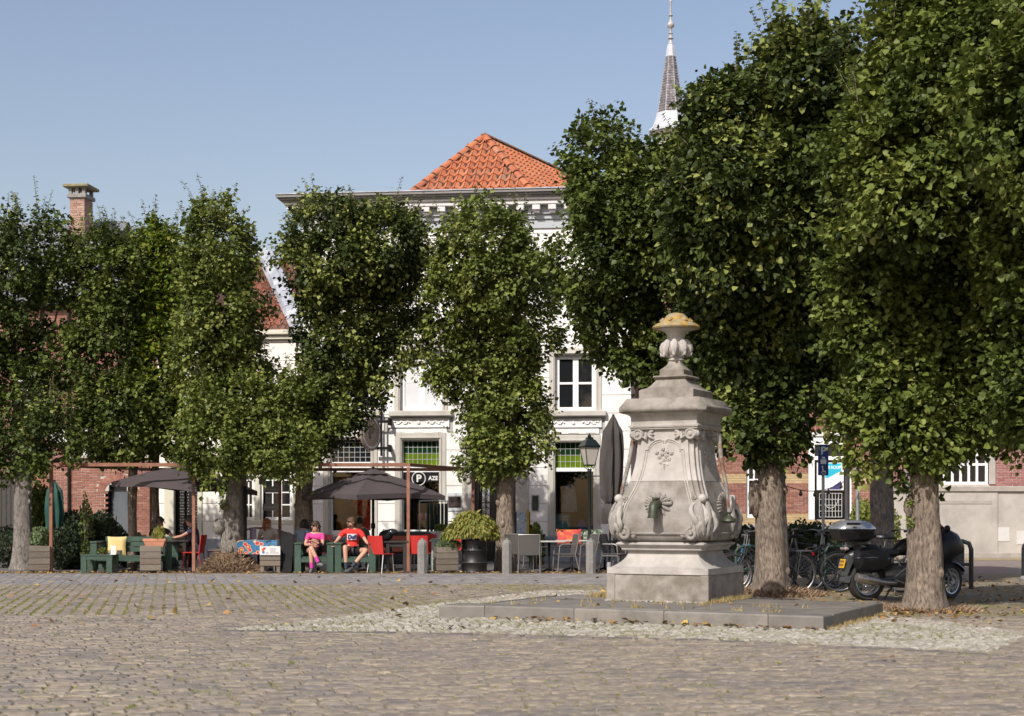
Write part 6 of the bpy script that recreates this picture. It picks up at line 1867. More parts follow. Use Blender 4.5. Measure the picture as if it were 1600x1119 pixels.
def slab_table(x0p, x1p, Y, label, h=.73, mat=None, d=.8):
    x0, x1 = gx(x0p, Y), gx(x1p, Y); t = thing("wooden_table", label, "table", (x0, Y, 0)); w = x1 - x0; mat = mat or M("black_brown_wood", (.022, .018, .016), .55, .15, 4)
    for i in range(4): b = MB(); b.box(-.02, w + .02, d * i / 4 + .003, d * (i + 1) / 4 - .003, h - .035, h, .004); b.build("top_board", mat, t, recalc=False)
    for x in (.03, w - .11):
        for y in (.03, d - .11): b = MB(); b.box(x, x + .08, y, y + .08, 0, h - .036, .004); b.build("leg", mat, t, recalc=False)
    b = MB(); b.box(.11, w - .11, .05, .08, h - .13, h - .037); b.build("rail", mat, t, recalc=False); b = MB(); b.box(.11, w - .11, .05, .09, .12, .17); b.build("rail", mat, t, recalc=False)
    return t
slab_table(601, 637, 35.15, "black brown board table between the red chair and the pergola post")
slab_table(252, 292, 36.2, "black brown table at which the two men reach for each other's hands")
slab_table(672, 698, 36.4, "small cluttered pale table with a zinc pot behind the plank planter", mat=M("pale_green_table", (.30, .36, .34), .6, .2, 5))
# things on tables
t = thing("black_backpack", "black backpack and helmet heap lying on the black brown board table", "bag", (gx(606, 35.5), 35.5, .73))
b = MB(); b.sphere((-.05, 0, .12), .15, 14, 9, (1.1, .8, .85)); b.build("bag_body", BLACKM, t, smooth=True)
b = MB(); b.sphere((.10, -.02, .20), .12, 14, 9, (1.2, .9, .7)); b.build("helmet", M("black_gloss", (.015, .02, .022), .15), t, smooth=True)
b = MB(); b.tube([(-.15, -.05, .1), (-.10, -.09, .26), (.0, -.08, .25)], .012, 6); b.build("strap", BLACKM, t)
t = thing("zinc_pot", "zinc pot with a small green plant on the cluttered pale table", "plant pot", (gx(687, 36.5), 36.6, .73))
b = MB(); b.lathe([(.07, 0), (.085, .20), (.095, .205), (.095, .22), (.07, .22), (.06, .15)], 16); b.build("pot", ZINC, t, smooth=True)
plant("", "", "", None, 200, .07, .12, .14, 5, G_MD, .6, parent=t)
for c in t.children:
    if c.name.startswith(("foliage", "stems")): c.location.z = .20
card(693, 36.6, .73, .16, .27, PAPER, "white menu card behind the zinc pot")
t = thing("magazine_pile", "bright green and cyan magazines on the cluttered pale table", "magazines", (gx(682, 36.4), 36.5, .732))
for i, c in enumerate(((.10, .45, .06), (.05, .38, .50), (.50, .48, .42))): b = MB(); b.box(-.14 + i * .03, .12 + i * .03, -.1, .1, .012 * i, .012 * i + .011); o = b.build("magazine", M("mag%d" % i, c, .4), t, recalc=False); o.rotation_euler = (0, 0, .2 * i)
SALM = M("salmon_cushion", (.55, .16, .12), .85, .06, 5)
for px, z, w, lab in ((614, .42, .60, "lower salmon seat pad behind the black brown table"), (620, .70, .75, "salmon back pad above the black brown table")):
    b = MB(); b.box(-w / 2, w / 2, 0, .08, 0, .12, .03); b.build("seat_pad", SALM, None, label=lab, cat="cushion", loc=(gx(px, 37.3), 37.3, z))
t = thing("wicker_sofa", "dark wicker sofa behind the broad red chair", "sofa", (gx(641, 37.6), 37.6, 0))
b = MB(); b.box(-.75, .75, .5, .62, .36, .92, .05); b.build("backrest", M("dark_wicker", (.05, .05, .052), .6, .2, 60, .6, 90), t)
b = MB(); b.box(-.75, .75, -.1, .5, .12, .36, .04); b.build("seat", MATS["dark_wicker"], t)
for s_ in (-1, 1): b = MB(); b.box(s_ * .75 - .08, s_ * .75 + .08, -.1, .5, .0, .60, .04); b.build("armrest", MATS["dark_wicker"], t)
cushion(890, 37.3, .60, .62, .42, .1, radians(-25), M("red_cushion", (.50, .06, .05), .85, .1, 4, c2=(.60, .22, .05), c2s=8), "red patterned cushion on the bench under the large shop window")
cushion(925, 37.5, .60, .55, .40, -.15, radians(-20), M("leaf_cushion", (.04, .08, .04), .85, .3, 14, c2=(.35, .38, .30), c2s=22, c2lo=.5, c2hi=.55), "green leaf patterned cushion beside the red one")
t = thing("wooden_bench", "long dark wooden bench below the large shop window", "bench", (gx(905, 37.3), 37.3, 0))
for i in range(3): b = MB(); b.box(-1.2, 1.2, i * .14, i * .14 + .13, .53, .56, .005); b.build("slat", MATS["black_brown_wood"], t, recalc=False)
for x in (-1.1, 1.02): b = MB(); b.box(x, x + .08, .02, .40, 0, .529, .005); b.build("leg", MATS["black_brown_wood"], t, recalc=False)
# floral table
t = thing("floral_table", "cafe table under a blue cloth printed with red and white flowers", "table", (gx(405, 36.0), 36.0, 0))
FLOR = bpy.data.materials.new("floral_oilcloth"); FLOR.use_nodes = True
nt = FLOR.node_tree; bs = nt.nodes["Principled BSDF"]; bs.inputs["Roughness"].default_value = .35
geo = nt.nodes.new("ShaderNodeNewGeometry"); vo = nt.nodes.new("ShaderNodeTexVoronoi"); vo.inputs["Scale"].default_value = 7.0; nt.links.new(geo.outputs["Position"], vo.inputs["Vector"])
rp = nt.nodes.new("ShaderNodeValToRGB"); rp.color_ramp.interpolation = 'CONSTANT'; e = rp.color_ramp.elements
e[0].position = 0; e[0].color = (.55, .40, .08, 1); e[1].position = .18; e[1].color = (.45, .03, .03, 1)
for p_, c_ in ((.36, (.60, .42, .38, 1)), (.42, (.10, .16, .06, 1)), (.50, (.02, .12, .26, 1)), (.75, (.03, .17, .32, 1))): k = e.new(p_); k.color = c_
nt.links.new(vo.outputs["Distance"], rp.inputs[0]); nt.links.new(rp.outputs[0], bs.inputs["Base Color"])
b = MB(); W2 = .47
def clothr(s, z, wob): return [(W2 * s * x + wob * .02 * sin(9 * (x + y)), .35 * s * y - wob * .025 * sin(11 * x + 3), z) for x, y in [(-1, -1), (-.5, -1), (0, -1), (.5, -1), (1, -1), (1, 0), (1, 1), (0, 1), (-1, 1), (-1, 0)]]
b.rings([clothr(1.05, .42, 1), clothr(1.03, .60, .6), clothr(1.01, .73, 0), clothr(.98, .745, 0)], cap0=False); b.build("tablecloth", FLOR, t)
for x in (-.4, .4):
    for y in (-.28, .28): b = MB(); b.tube([(x, y, 0), (x, y, .73)], .016, 8); b.build("leg", ALU, t)
card(396, 35.9, .747, .14, .27, M("card_picture", (.12, .10, .16), .5, .5, 30), "small picture card standing on the flowered tablecloth", "picture_card")
# arched wooden bench behind
t = thing("arched_bench", "grey wooden garden bench with arched slatted back under the multi paned window", "bench", (gx(404, 38.2), 38.2, 0))
OAK = M("grey_oak", (.20, .155, .11), .8, .2, 5)
b = MB(); b.tube([(-.9 + 1.8 * i / 16, .25, .78 + .22 * sin(pi * i / 16)) for i in range(17)], .03, 6); b.build("back_rail", OAK, t)
for i in range(15):
    x = -.84 + 1.68 * i / 14; b = MB(); b.box(x - .02, x + .02, .24, .26, .45, .78 + .22 * sin(pi * (i + .5) / 15), .003); b.build("back_slat", OAK, t, recalc=False)
for i in range(4): b = MB(); b.box(-.9, .9, -.25 + i * .12, -.14 + i * .12, .42, .44); b.build("seat_slat", OAK, t, recalc=False)
for x in (-.9, .84):
    b = MB(); b.box(x, x + .06, -.25, .26, 0, .42); b.build("end_frame", OAK, t, recalc=False)
# sign post with small boards
t = thing("menu_post", "black post with five small grey boards in front of the multi paned window", "sign", (gx(413, 37.0), 37.0, 0))
b = MB(); b.tube([(0, 0, 0), (0, 0, 2.35)], .03, 8); b.build("post", BLACKM, t)
GBD = M("grey_sign_board", (.22, .23, .24), .5, .15, 9)
for (a, c, y0, y1) in ((410, 418, 739, 745), (405, 416, 747, 757), (412, 437, 760, 770), (415, 424, 773, 784), (411, 436, 787, 798)):
    s = 37.0 / 2400; b = MB(); b.box((a - 413) * s, (c - 413) * s, -.06, -.035, CAMH + (800 - y1) * s, CAMH + (800 - y0) * s, .004); b.build("board", GBD, t, recalc=False)
    b = MB(); b.box((a - 413) * s + .03, (c - 413) * s - .03, -.066, -.061, CAMH + (800 - (y0 + y1) / 2) * s - .012, CAMH + (800 - (y0 + y1) / 2) * s + .012); b.build("board_print", M("print_pale", (.40, .40, .38), .6), t, recalc=False)
t = thing("black_a_board", "black round topped pavement board left of the green armchair", "sign", (gx(446, 34.95), 34.95, 0))
for s_ in (0, 1):
    b = MB(); b.prism([(-.14, 0), (.14, 0), (.15, .78)] + [(.15 * cos(a * pi / 10), .82 + .13 * sin(a * pi / 10)) for a in range(0, 11)] + [(-.15, .78)], 0, .02)
    o = b.build("panel", BLACKM, t); o.rotation_euler = (radians(-9 if s_ == 0 else 9), 0, radians(-12)); o.location = (0, (.0 if s_ == 0 else .32), 0)
b = MB(); b.tube([(0, .13, .90), (0, .18, .90)], .02, 6); b.build("hinge", BLACKM, t)
t = thing("black_post", "slim black post at the right of the burr tree", "post", (gx(383, 35.7), 35.7, 0))
b = MB(); b.tube([(0, 0, 0), (0, 0, 2.0)], .042, 10); b.build("shaft", BLACKM, t); b = MB(); b.box(-.2, .2, -.2, .2, 0, .05, .01); b.build("foot", BLACKM, t)
# barrel and bamboo
t = thing("black_barrel", "black steel drum used as planter under the bamboo bush", "barrel", (gx(741, 35.2), 35.25, 0))
BARR = M("black_drum_paint", (.010, .010, .011), .45, .2, 6, .1, 20, c2=(.04, .04, .04), c2s=5, c2lo=.6, c2hi=.7)
b = MB(); b.lathe([(.285, 0), (.30, .02), (.29, .04), (.29, .22), (.305, .24), (.305, .255), (.29, .275), (.29, .50), (.305, .52), (.305, .535), (.29, .555), (.29, .74), (.30, .76), (.285, .77), (.26, .75)], 28); b.build("drum", BARR, t, smooth=True)
for z in (.248, .528): b = MB(); b.lathe([(.304, z - .008), (.3085, z), (.304, z + .008)], 28, cap=False); b.build("hoop", M("worn_hoop", (.10, .10, .10), .5, .2, 12, metal=.4), t, smooth=True)
t = thing("bamboo_bush", "yellow green fountain bamboo growing out of the black barrel", "bush", (gx(737, 35.2), 35.25, .72))
rs = np.random.RandomState(20); n = 9000
d_ = norm_(rs.normal(size=(n, 3))); d_[:, 2] = np.abs(d_[:, 2]) * 1.0 - .25; rr_ = rs.uniform(.4, 1, n) ** .5 * (1 + .16 * lump(d_ * 2.6, 3)) * rs.choice([1, 1, 1, 1.16], n)
pos = np.stack([d_[:, 0] * .56, d_[:, 1] * .5, .28 + d_[:, 2] * .50], 1) * 1.0; pos[:, :2] *= rr_[:, None]; pos[:, 2] = .22 + (pos[:, 2] - .22) * rr_ - .06 * (pos[:, 0] / .5) ** 2
ax = norm_(d_ * .5 + np.array([0, 0, -.75]) + rs.normal(0, .25, (n, 3)))
build_leaves("foliage", pos, ax, norm_(d_ + rs.normal(0, .4, (n, 3))), .11 * rs.uniform(.6, 1.3, n), G_YEL, t, False, wd=.42)
b = MB()
for i in range(30):
    a = rs.uniform(0, 2 * pi); r = rs.uniform(.1, .5); b.tube([(0, 0, 0), (cos(a) * r * .5, sin(a) * r * .5, .45), (cos(a) * r, sin(a) * r, .50 + rs.uniform(-.2, .2))], [.008, .006, .003], 4)
b.build("canes", M("cane", (.25, .24, .06), .6), t)
# teal closed parasol, closed grey parasol
def closed_parasol(px, Y, z0, z1, r, label, mat, lean=0.0, seed=1, zs_=None):
    t = thing("closed_parasol", label, "parasol", (gx(px, Y), Y, 0), 0, "closed parasols"); rr = random.Random(seed)
    b = MB(); n = 40; rg = []; H = z1 - z0
    for i in range(22):
        s = i / 21; z = z0 + H * s
        prof = .95 if s < .02 else (.80 + .25 * (1 - s) if s < .16 else (.62 + .36 * sin((s - .2) * pi / .8 * .92 + .25) if s > .2 else .42)) * (1 if s < .86 else max(.12, (1 - (s - .86) / .14) ** .6 * .9))
        if .17 <= s <= .23: prof = .40
        ring = []
        for j in range(n):
            a = 2 * pi * j / n; k = 1 + .22 * sin(8 * a + s * 3.5) + .05 * sin(13 * a + s * 6)
            ring.append((r * prof * k * cos(a) + lean * (s - .5), r * prof * k * sin(a), z))
        rg.append(ring)
    b.rings(rg, cap0=False); b.build("folded_canvas", mat, t, smooth=True)
    b = MB(); zz = z0 + H * .2; b.lathe([(r * .47, zz - .03), (r * .50, zz), (r * .47, zz + .03)], 20, (-lean * .3, 0, 0)); b.build("strap", BLACKM, t)
    b = MB(); b.tube([(-lean * .5, 0, .05), (lean * .5, 0, z1 + .02)], .028, 10); b.build("pole", BLACKM, t)
    b = MB(); b.lathe([(.035, 0), (.05, .0), (.05, .22), (.04, .24)], 12, (-lean * .5, 0, 0)); b.build("sleeve", M("pale_sleeve", (.35, .36, .38), .5), t)
    return t
cp_ = closed_parasol(955, 35.4, 1.12, 3.63, .235, "closed grey parasol leaning beside the street lamp", M("taupe_canvas", (.055, .049, .046), .85, .1, 3, .1, 40), lean=.10, seed=2)
closed_parasol(85, 37.0, .55, 2.15, .20, "closed teal green parasol beside the furthest left trunk", M("teal_canvas", (.006, .055, .043), .7, .2, 3), seed=5)

# shrubs at the left
def shrub(px, Y, w, h, n, size, seed, mat, label, up=.6, group=None, z=0.0):
    t = thing("shrub", label, "shrub", (gx(px, Y), Y, z), 0, group)
    rs = np.random.RandomState(seed); d = norm_(rs.normal(size=(n, 3))); rr_ = 1 - np.abs(rs.normal(0, .2, n)); k = 1 + .28 * lump(d * 2.2, seed)
    pos = np.stack([d[:, 0] * w / 2, d[:, 1] * w / 2, h * .52 + d[:, 2] * h * .5], 1); c = np.array([0, 0, h * .5]); pos = c + (pos - c) * (rr_ * k)[:, None]; pos[:, 2] = np.abs(pos[:, 2])
    ax = norm_(d * (1 - up) + np.array([0, 0, up]) + rs.normal(0, .3, (n, 3)))
    build_leaves("foliage", pos, ax, norm_(d + rs.normal(0, .5, (n, 3))), size * rs.uniform(.6, 1.4, n), mat, t, False)
    b = MB()
    for i in range(12):
        q = rs.uniform(-w * .3, w * .3, 2); b.tube([(q[0] * .3, q[1] * .3, 0), (q[0], q[1], h * .8)], [.015, .006], 5)
    b.build("stems", BARK, t); return t
shrub(118, 37.5, 1.3, 1.35, 5200, .07, 31, G_DK, "dark bushy shrub left of the arched door")
shrub(155, 38.0, 1.2, 1.3, 5000, .07, 32, G_DK, "dark shrub with pale tips in front of the arched door", .8)
shrub(95, 37.0, .9, 1.0, 3600, .06, 33, G_DK, "low dark shrub beside the teal parasol")
shrub(200, 39.0, 1.2, .8, 3000, .06, 34, G_DK, "low dark shrub behind the long green bench")
shrub(64, 37.8, .7, 2.0, 3600, .08, 35, G_MD, "tall yellow green shrub behind the furthest left planter")
shrub(20, 38.5, 1.6, 1.0, 3000, .07, 36, G_DK, "dark shrub at the foot of the dark gate")
shrub(135, 37.0, .35, 1.75, 500, .06, 37, G_MD, "thin upright sprigs rising from the dark shrubs", .9)
shrub(1350, 43.5, .8, 1.7, 2600, .09, 38, M("spring_green", (.1, .1, .1), .6, 0, 5, cols=[(.16, .22, .03), (.24, .28, .05), (.12, .18, .03), (.30, .20, .06)], trans=.35), "bright yellow green climber beside the for sale window")
shrub(1392, 43.5, .5, 1.5, 700, .09, 39, MATS["spring_green"], "sparse bright climber right of the shaded lime trunk")
shrub(838, 38.5, .4, .9, 260, .12, 40, G_MD, "small leafy potted olive by the colourful sign", z=.0)
shrub(835, 42.2, .5, 1.0, 300, .10, 41, G_MD, "wispy plant at the foot of the pilaster")

# clothes rack and goods before the second shop window
t = thing("clothes_rack", "steel clothes rack with dark green dresses outside the shop", "clothes rack", (gx(678, 40.5), 40.5, 0))
s = 40.5 / 2400; zr_ = CAMH + (800 - 783) * s
b = MB(); b.tube([(-.38, 0, zr_), (.38, 0, zr_)], .014, 8); b.tube([(-.38, 0, 0), (-.38, 0, zr_)], .014, 8); b.tube([(.36, 0, 0), (.36, 0, zr_)], .014, 8); b.build("rail", ALU, t)
for i, c in enumerate(((.01, .05, .04), (.008, .04, .035), (.012, .06, .045), (.01, .03, .03), (.008, .045, .04), (.015, .02, .02))):
    b = MB(); x = -.16 + i * .095; rg = []
    for (w, z) in ((.16, -1.05), (.15, -.8), (.12, -.45), (.11, -.25), (.15, -.14), (.03, -.07)):
        rg.append([(x + .035 * cos(a) * (1 + .3 * sin(3 * a)), w * sin(a), zr_ + z) for a in [k * pi / 5 for k in range(10)]])
    b.rings(rg); b.build("dress", M("dress%d" % i, c, .85, .1, 5), t, smooth=True)
    b = MB(); b.tube([(x, 0, zr_ + .01), (x, .0, zr_ - .05), (x + .02, -.14, zr_ - .13)], .005, 4); b.build("hanger", BLACKM, t)
for i, c in enumerate(((.45, .30, .28), (.5, .2, .05), (.4, .38, .45))):
    b = MB(); b.sphere((-.34 + i * .07, -.05, zr_ - .42), .07, 8, 6, (.6, .6, 1.6)); b.build("bag", M("bag%d" % i, c, .8), t, smooth=True)
# colourful board right of the lime trunk
t = thing("gelato_board", "narrow pale board speckled with colours and edged in yellow right of the lime trunk", "sign", (gx(817, 39.0), 39.0, 0))
s = 39.0 / 2400; b = MB(); b.box(-.16, .10, 0, .03, .35, CAMH + (800 - 801) * s, .004); 
SPK = bpy.data.materials.new("speckled_print"); SPK.use_nodes = True; nt = SPK.node_tree; bs = nt.nodes["Principled BSDF"]
geo = nt.nodes.new("ShaderNodeNewGeometry"); vo = nt.nodes.new("ShaderNodeTexVoronoi"); vo.inputs["Scale"].default_value = 24; nt.links.new(geo.outputs["Position"], vo.inputs["Vector"])
mr = nt.nodes.new("ShaderNodeMath"); mr.operation = 'LESS_THAN'; mr.inputs[1].default_value = .33; nt.links.new(vo.outputs["Distance"], mr.inputs[0])
mx = nt.nodes.new("ShaderNodeMix"); mx.data_type = 'RGBA'; mx.inputs[6].default_value = (.42, .52, .62, 1); nt.links.new(mr.outputs[0], mx.inputs[0])
hs = nt.nodes.new("ShaderNodeHueSaturation"); hs.inputs["Saturation"].default_value = 1.2; hs.inputs["Value"].default_value = .5; nt.links.new(vo.outputs["Color"], hs.inputs["Color"]); nt.links.new(hs.outputs[0], mx.inputs[7]); nt.links.new(mx.outputs[2], bs.inputs["Base Color"])
b.build("board", SPK, t, recalc=False)
b = MB(); b.box(.101, .16, 0, .03, .35, CAMH + (800 - 797) * s); b.build("yellow_edge", M("yellow_edge", (.55, .35, .02), .5), t, recalc=False)
for i, ch_ in enumerate("GELATO"): txt("letter", ch_, .11, M("letter_purple", (.20, .10, .40), .5), t, (-.02, -.006, 1.28 - i * .11), bold=.004) if False else None
b = MB(); b.tube([(-.17, .015, 0), (-.17, .015, 1.4)], .015, 6); b.tube([(.17, .015, 0), (.17, .015, 1.4)], .015, 6); b.build("stand", BLACKM, t)

# ------------------------------------------------------------------ signs on the corner house and window displays
r = FA.rect(632, 739, 690, 753)
t = thing("shop_sign", "dark shop fascia with a circled P and white letters AZE", "sign", FA.o, -FA.a)
b = MB(); b.box(r[0], r[1], .04, .06, r[2], r[3]); b.build("board", BLACKM, t, recalc=False)
wl = M("letter_white", (.68, .67, .64), .5)
c0 = FA.uz(654, 748); txt("letter", "P", .28, wl, t, (c0[0], .034, c0[1]), bold=.01)
b = MB(); b.tube([(c0[0] + .19 * cos(a * pi / 12), .035, c0[1] + .19 * sin(a * pi / 12)) for a in range(24)], .016, 6, loop=True); b.build("ring", wl, t)
c1 = FA.uz(679, 747.5); txt("letters", "AZE", .155, wl, t, (FA.uz(676.5, 747.5)[0], .034, c1[1]), bold=.006, sx=.95)
r = FA.rect(640, 754, 690, 832)
b = MB(); b.box(r[0] - .3, r[1] + .1, 1.2, 1.25, .6, 3.2); b.build("back_panel", DARK, t, recalc=False) if False else None
# projecting oval sign
t = thing("hanging_disc_sign", "brown disc sign with white ring and letter P projecting from the corner house", "sign", FA.o, -FA.a)
u0 = FA.uz(599, 700)[0]; zc = FA.uz(595, 676, -.5)[1]
b = MB(); b.tube([(u0, -.30, zc - .65), (u0, -.30, zc + .7)], .03, 8); b.build("upright", BLACKM, t)
for dz in (-.43, .32): b = MB(); b.box(u0 - .25, u0 + .22, -.32, -.28, zc + dz - .04, zc + dz + .04, .004); b.box(u0 + .2, u0 + .24, -.34, .0, zc + dz - .1, zc + dz + .1, .004); b.build("bracket", BLACKM, t, recalc=False)
BRN = M("brown_disc", (.30, .22, .16), .5, .1, 3)
q = Matrix.Translation((u0 - .24, -.62, zc - .02)) @ Matrix.Rotation(radians(68), 4, 'Z')
b = MB(); b.lathe([(.50, -.03), (.50, .03)], 40, axis='Y'); b.xf(q); dsc = b.build("disc", BRN, t)
for sg in (-1, 1):
    b = MB(); b.lathe([(.43, .034), (.43, .040), (.385, .040), (.385, .034)], 40, axis='Y', cap=False)
    b.v = [(x, y * sg, z) for x, y, z in b.v]; b.xf(q); b.build("white_ring", wl, dsc)
o = txt("letter", "P", .5, M("letter_dark", (.08, .05, .035), .5), t, (0, 0, 0), bold=.02); o.matrix_local = q @ Matrix.Translation((0, -.036, 0)) @ Matrix.Rotation(pi / 2, 4, 'X')
# shop displays
def disp(h, lo): return lo[0], lo[1], lo[2], lo[3]
a, c, p, q_ = lo1
t = thing("window_display", "orange and red shop window display with grey coat, printed bags and a red P banner", "display", FA.o, -FA.a)
b = MB(); b.box(a, c, .62, .66, p, q_); b.build("back_board", M("ochre_back", (.55, .20, .06), .8, .1, 2), t, recalc=False)
b = MB(); b.box(a + (c - a) * .62, c, .24, .26, p, p + (q_ - p) * .9); b.build("red_banner", M("red_banner", (.75, .05, .03), .6), t, recalc=False)
b = MB(); cx = a + (c - a) * .80; cz = p + .62
b.tube([(cx + .19 * cos(k * pi / 10), .232, cz + .19 * sin(k * pi / 10)) for k in range(20)], .014, 5, loop=True); b.build("banner_ring", M("banner_dark", (.08, .02, .02), .6), t)
txt("letter", "P", .22, MATS["banner_dark"], t, (cx, .23, cz), bold=.008)
b = MB(); cx = a + (c - a) * .34
b.rings([[(cx + w * cos(k * pi / 6) * (1 + .1 * sin(4 * k)), .42 + .5 * w * sin(k * pi / 6), z) for k in range(12)] for w, z in ((.20, p + .25), (.17, p + .6), (.15, p + 1.0), (.20, p + 1.25), (.05, p + 1.4))]); b.build("grey_coat", M("grey_coat", (.10, .10, .14), .9, .15, 5), t, smooth=True)
b = MB(); cx = a + (c - a) * .58
for i in range(6): b.sphere((cx + R.uniform(-.1, .1), .42, p + .6 + i * .14), .11, 8, 6, (1, .6, 1), tint=R.random())
b.build("printed_bags", M("printed_bags", (.3, .3, .3), .8, .2, 20, cols=[(.6, .35, .03), (.55, .12, .12), (.5, .4, .3), (.4, .05, .05)]), t, smooth=True)
b = MB(); cx = a + (c - a) * .75; b.sphere((cx, .40, p + .22), .12, 10, 8); b.sphere((cx, .38, p + .36), .13, 10, 6, (1, 1, .6)); b.build("helmets", M("orange_helmet", (.55, .14, .02), .3), t, smooth=True)
a, c, p, q_ = lo2
t = thing("window_display", "dark shop window display with bottles, books and a blue poster strip behind the clothes rack", "display", FA.o, -FA.a)
b = MB(); b.box(a - .6, c + .6, .9, .93, p - .2, q_ + .3); b.build("back_board", DARK, t, recalc=False)  # near-black board added to keep the shop interior dark behind the glass
b = MB(); b.box(a + .02, a + .2, .21, .22, p + .55, q_ - .15); b.build("blue_strip", M("blue_strip", (.10, .12, .35), .5, .3, 12), t, recalc=False)
b = MB(); b.box(a + .35, a + .75, .40, .5, p + .02, p + .45, .01); b.build("bottle_box", M("card_beige", (.45, .38, .25), .7), t, recalc=False)
for i in range(4): b = MB(); b.lathe([(.03, 0), (.03, .14), (.012, .18), (.012, .23)], 8, (a + .41 + i * .09, .36, p + .02)); b.build("bottle", M("oil_bottle", (.20, .12, .01), .2), t, smooth=True)
b = MB(); b.sphere((c - .35, .5, q_ - .35), .07, 10, 8, (1, 1, .8)); b.build("ceiling_lamp_shade", M("lamp_brass", (.5, .35, .12), .3, metal=.6), t, smooth=True)
a, c, p, q_ = lo3
t = thing("window_display", "shop window display with a pale blue shirt on a stand and blue posters", "display", FA.o, -FA.a)
b = MB(); b.box(a - .9, c + .9, 1.3, 1.33, p - .2, q_ + .3); b.build("back_board", DARK, t, recalc=False)  # near-black board, wider than the window, stands in for the dim shop interior
b = MB(); cx = a + (c - a) * .32
b.rings([[(cx + w * cos(k * pi / 6), .55 + .45 * w * sin(k * pi / 6), z) for k in range(12)] for w, z in ((.24, p + .55), (.22, p + .8), (.19, p + 1.1), (.16, p + 1.25), (.05, p + 1.36))]); b.build("blue_shirt", M("pale_blue_shirt", (.32, .36, .50), .85, .2, 10), t, smooth=True)
b = MB(); b.tube([(cx, .55, p), (cx, .55, p + .6)], .02, 6); b.build("stand", BLACKM, t)
pst = M("blue_poster", (.05, .22, .33), .5, .1, 4)
b = MB(); b.box(a + .03, a + .40, .2, .21, p + .03, p + .50); ob_ = b.build("poster", pst, t, recalc=False)
b = MB()
for i in range(3): b.box(a + .08, a + .35, .194, .199, p + .32 + i * .05, p + .35 + i * .05)
b.build("poster_lines", M("poster_lines", (.45, .5, .55), .5), t, recalc=False)
b = MB(); b.prism([(a + .5, p + .02), (a + .98, p + .02), (a + .72, p + .38)], .3, .36); b.build("blue_tent_card", M("tent_blue", (.04, .07, .30), .6), t)
b = MB(); 
for i in range(9): b.sphere((a + .15 + i * .12, .7, q_ - .12 + .02 * sin(i * 2)), .018, 6, 4)
b.build("warm_bulbs", M("amber_bulb", (.6, .35, .1), .3), t)
b = MB(); b.tube([(a + .9 + .1 * cos(k), .6, p + .2 + .25 * (k % 3)) for k in range(9)], .05, 5); b.build("indoor_plant", G_DK, t)

# ------------------------------------------------------------------ street furniture on the right
GALV = M("galvanised_steel", (.34, .35, .36), .45, .12, 5, metal=.5)
t = thing("parking_sign", "tall narrow blue parking sign on a galvanised post", "sign", (gx(1286, 29.5), 29.5, 0))
s = 29.5 / 2400; z_ = lambda y: CAMH + (800 - y) * s
b = MB(); b.tube([(.01, .04, 0), (.01, .04, z_(697))], .030, 10); b.build("post", GALV, t)
BLU = M("sign_blue", (.010, .045, .19), .4, .05); b = MB(); b.box(-.10, .10, -.03, .0, z_(743), z_(695), .01); sb = b.build("panel", BLU, t)
WS = M("sign_white", (.60, .62, .66), .45)
txt("letter", "P", .20, WS, t, (0, -.034, z_(705)), bold=.006)
b = MB(); b.box(-.055, .055, -.036, -.031, z_(725), z_(718)); b.box(-.03, .03, -.036, -.031, z_(717), z_(714)); b.build("car_symbol", WS, t)
b = MB(); b.tube([(-.02, -.034, z_(731)), (.0, -.034, z_(735)), (.0, -.034, z_(737)), (.045, -.034, z_(737.5))], .010, 5); b.sphere((-.02, -.034, z_(729.5)), .018, 6, 4, (1, .3, 1)); b.tube([(.035 * cos(k * pi / 6) + .005, -.034, z_(738.5) + .035 * sin(k * pi / 6)) for k in range(12)], .006, 4, loop=True); b.build("wheelchair_symbol", WS, t)
t = thing("sign_post", "grey steel post with the back of a small sign, right of the parking sign", "sign", (gx(1324, 31), 31, 0))
s2 = 31 / 2400; b = MB(); b.tube([(0, 0, 0), (0, 0, CAMH + 140 * s2)], .05, 12); b.build("post", GALV, t); b = MB(); b.box(-.09, .07, -.09, -.06, CAMH + 62 * s2, CAMH + 86 * s2, .006); b.build("panel", M("panel_grey", (.18, .19, .19), .5), t); b = MB(); b.lathe([(.09, -.05), (.09, -.02)], 16, (-.03, -.05, CAMH + 102 * s2), axis='Y'); b.build("round_sign", M("sign_rim_red", (.25, .04, .03), .5), t)
t = thing("thin_post", "thin grey post holding a string of lights by the brick wall", "post", (gx(1340, 40), 40, 0)); b = MB(); b.tube([(0, 0, 0), (0, 0, CAMH + 66 / 60)], .05, 8); b.build("shaft", GALV, t); b = MB(); b.box(-.12, .08, -.03, .03, CAMH + 1.10, CAMH + 1.14); b.build("cap", GALV, t)
t = thing("galvanised_post", "thin galvanised post with a small orange sign before the plastered plinth", "post", (gx(1418, 40), 40, 0)); b = MB(); b.tube([(0, 0, 0), (0, 0, CAMH + 95 / 60)], .045, 8); b.build("shaft", GALV, t); b = MB(); b.box(-.10, .08, -.05, -.03, CAMH + 1.45, CAMH + 1.62, .005); b.build("orange_sign", M("orange_sign", (.55, .22, .01), .5), t)
t = thing("string_lights", "black cable of festoon bulbs sagging in front of the brick town house", "lights", (0, 0, 0))
p0 = P(1190, 742, 33); p1 = P(1342, 738, 40); pts_ = [p0.lerp(p1, i / 14) - Vector((0, 0, .42 * sin(pi * i / 14))) for i in range(15)]
b = MB(); b.tube(pts_, .010, 5); b.build("cable", BLACKM, t)
for i in range(1, 14, 2): b = MB(); b.sphere(pts_[i] - Vector((0, 0, .09)), .05, 8, 6); b.tube([pts_[i], pts_[i] - Vector((0, 0, .06))], .025, 6); b.build("bulb", M("dark_bulb", (.05, .05, .045), .15), t, smooth=True)
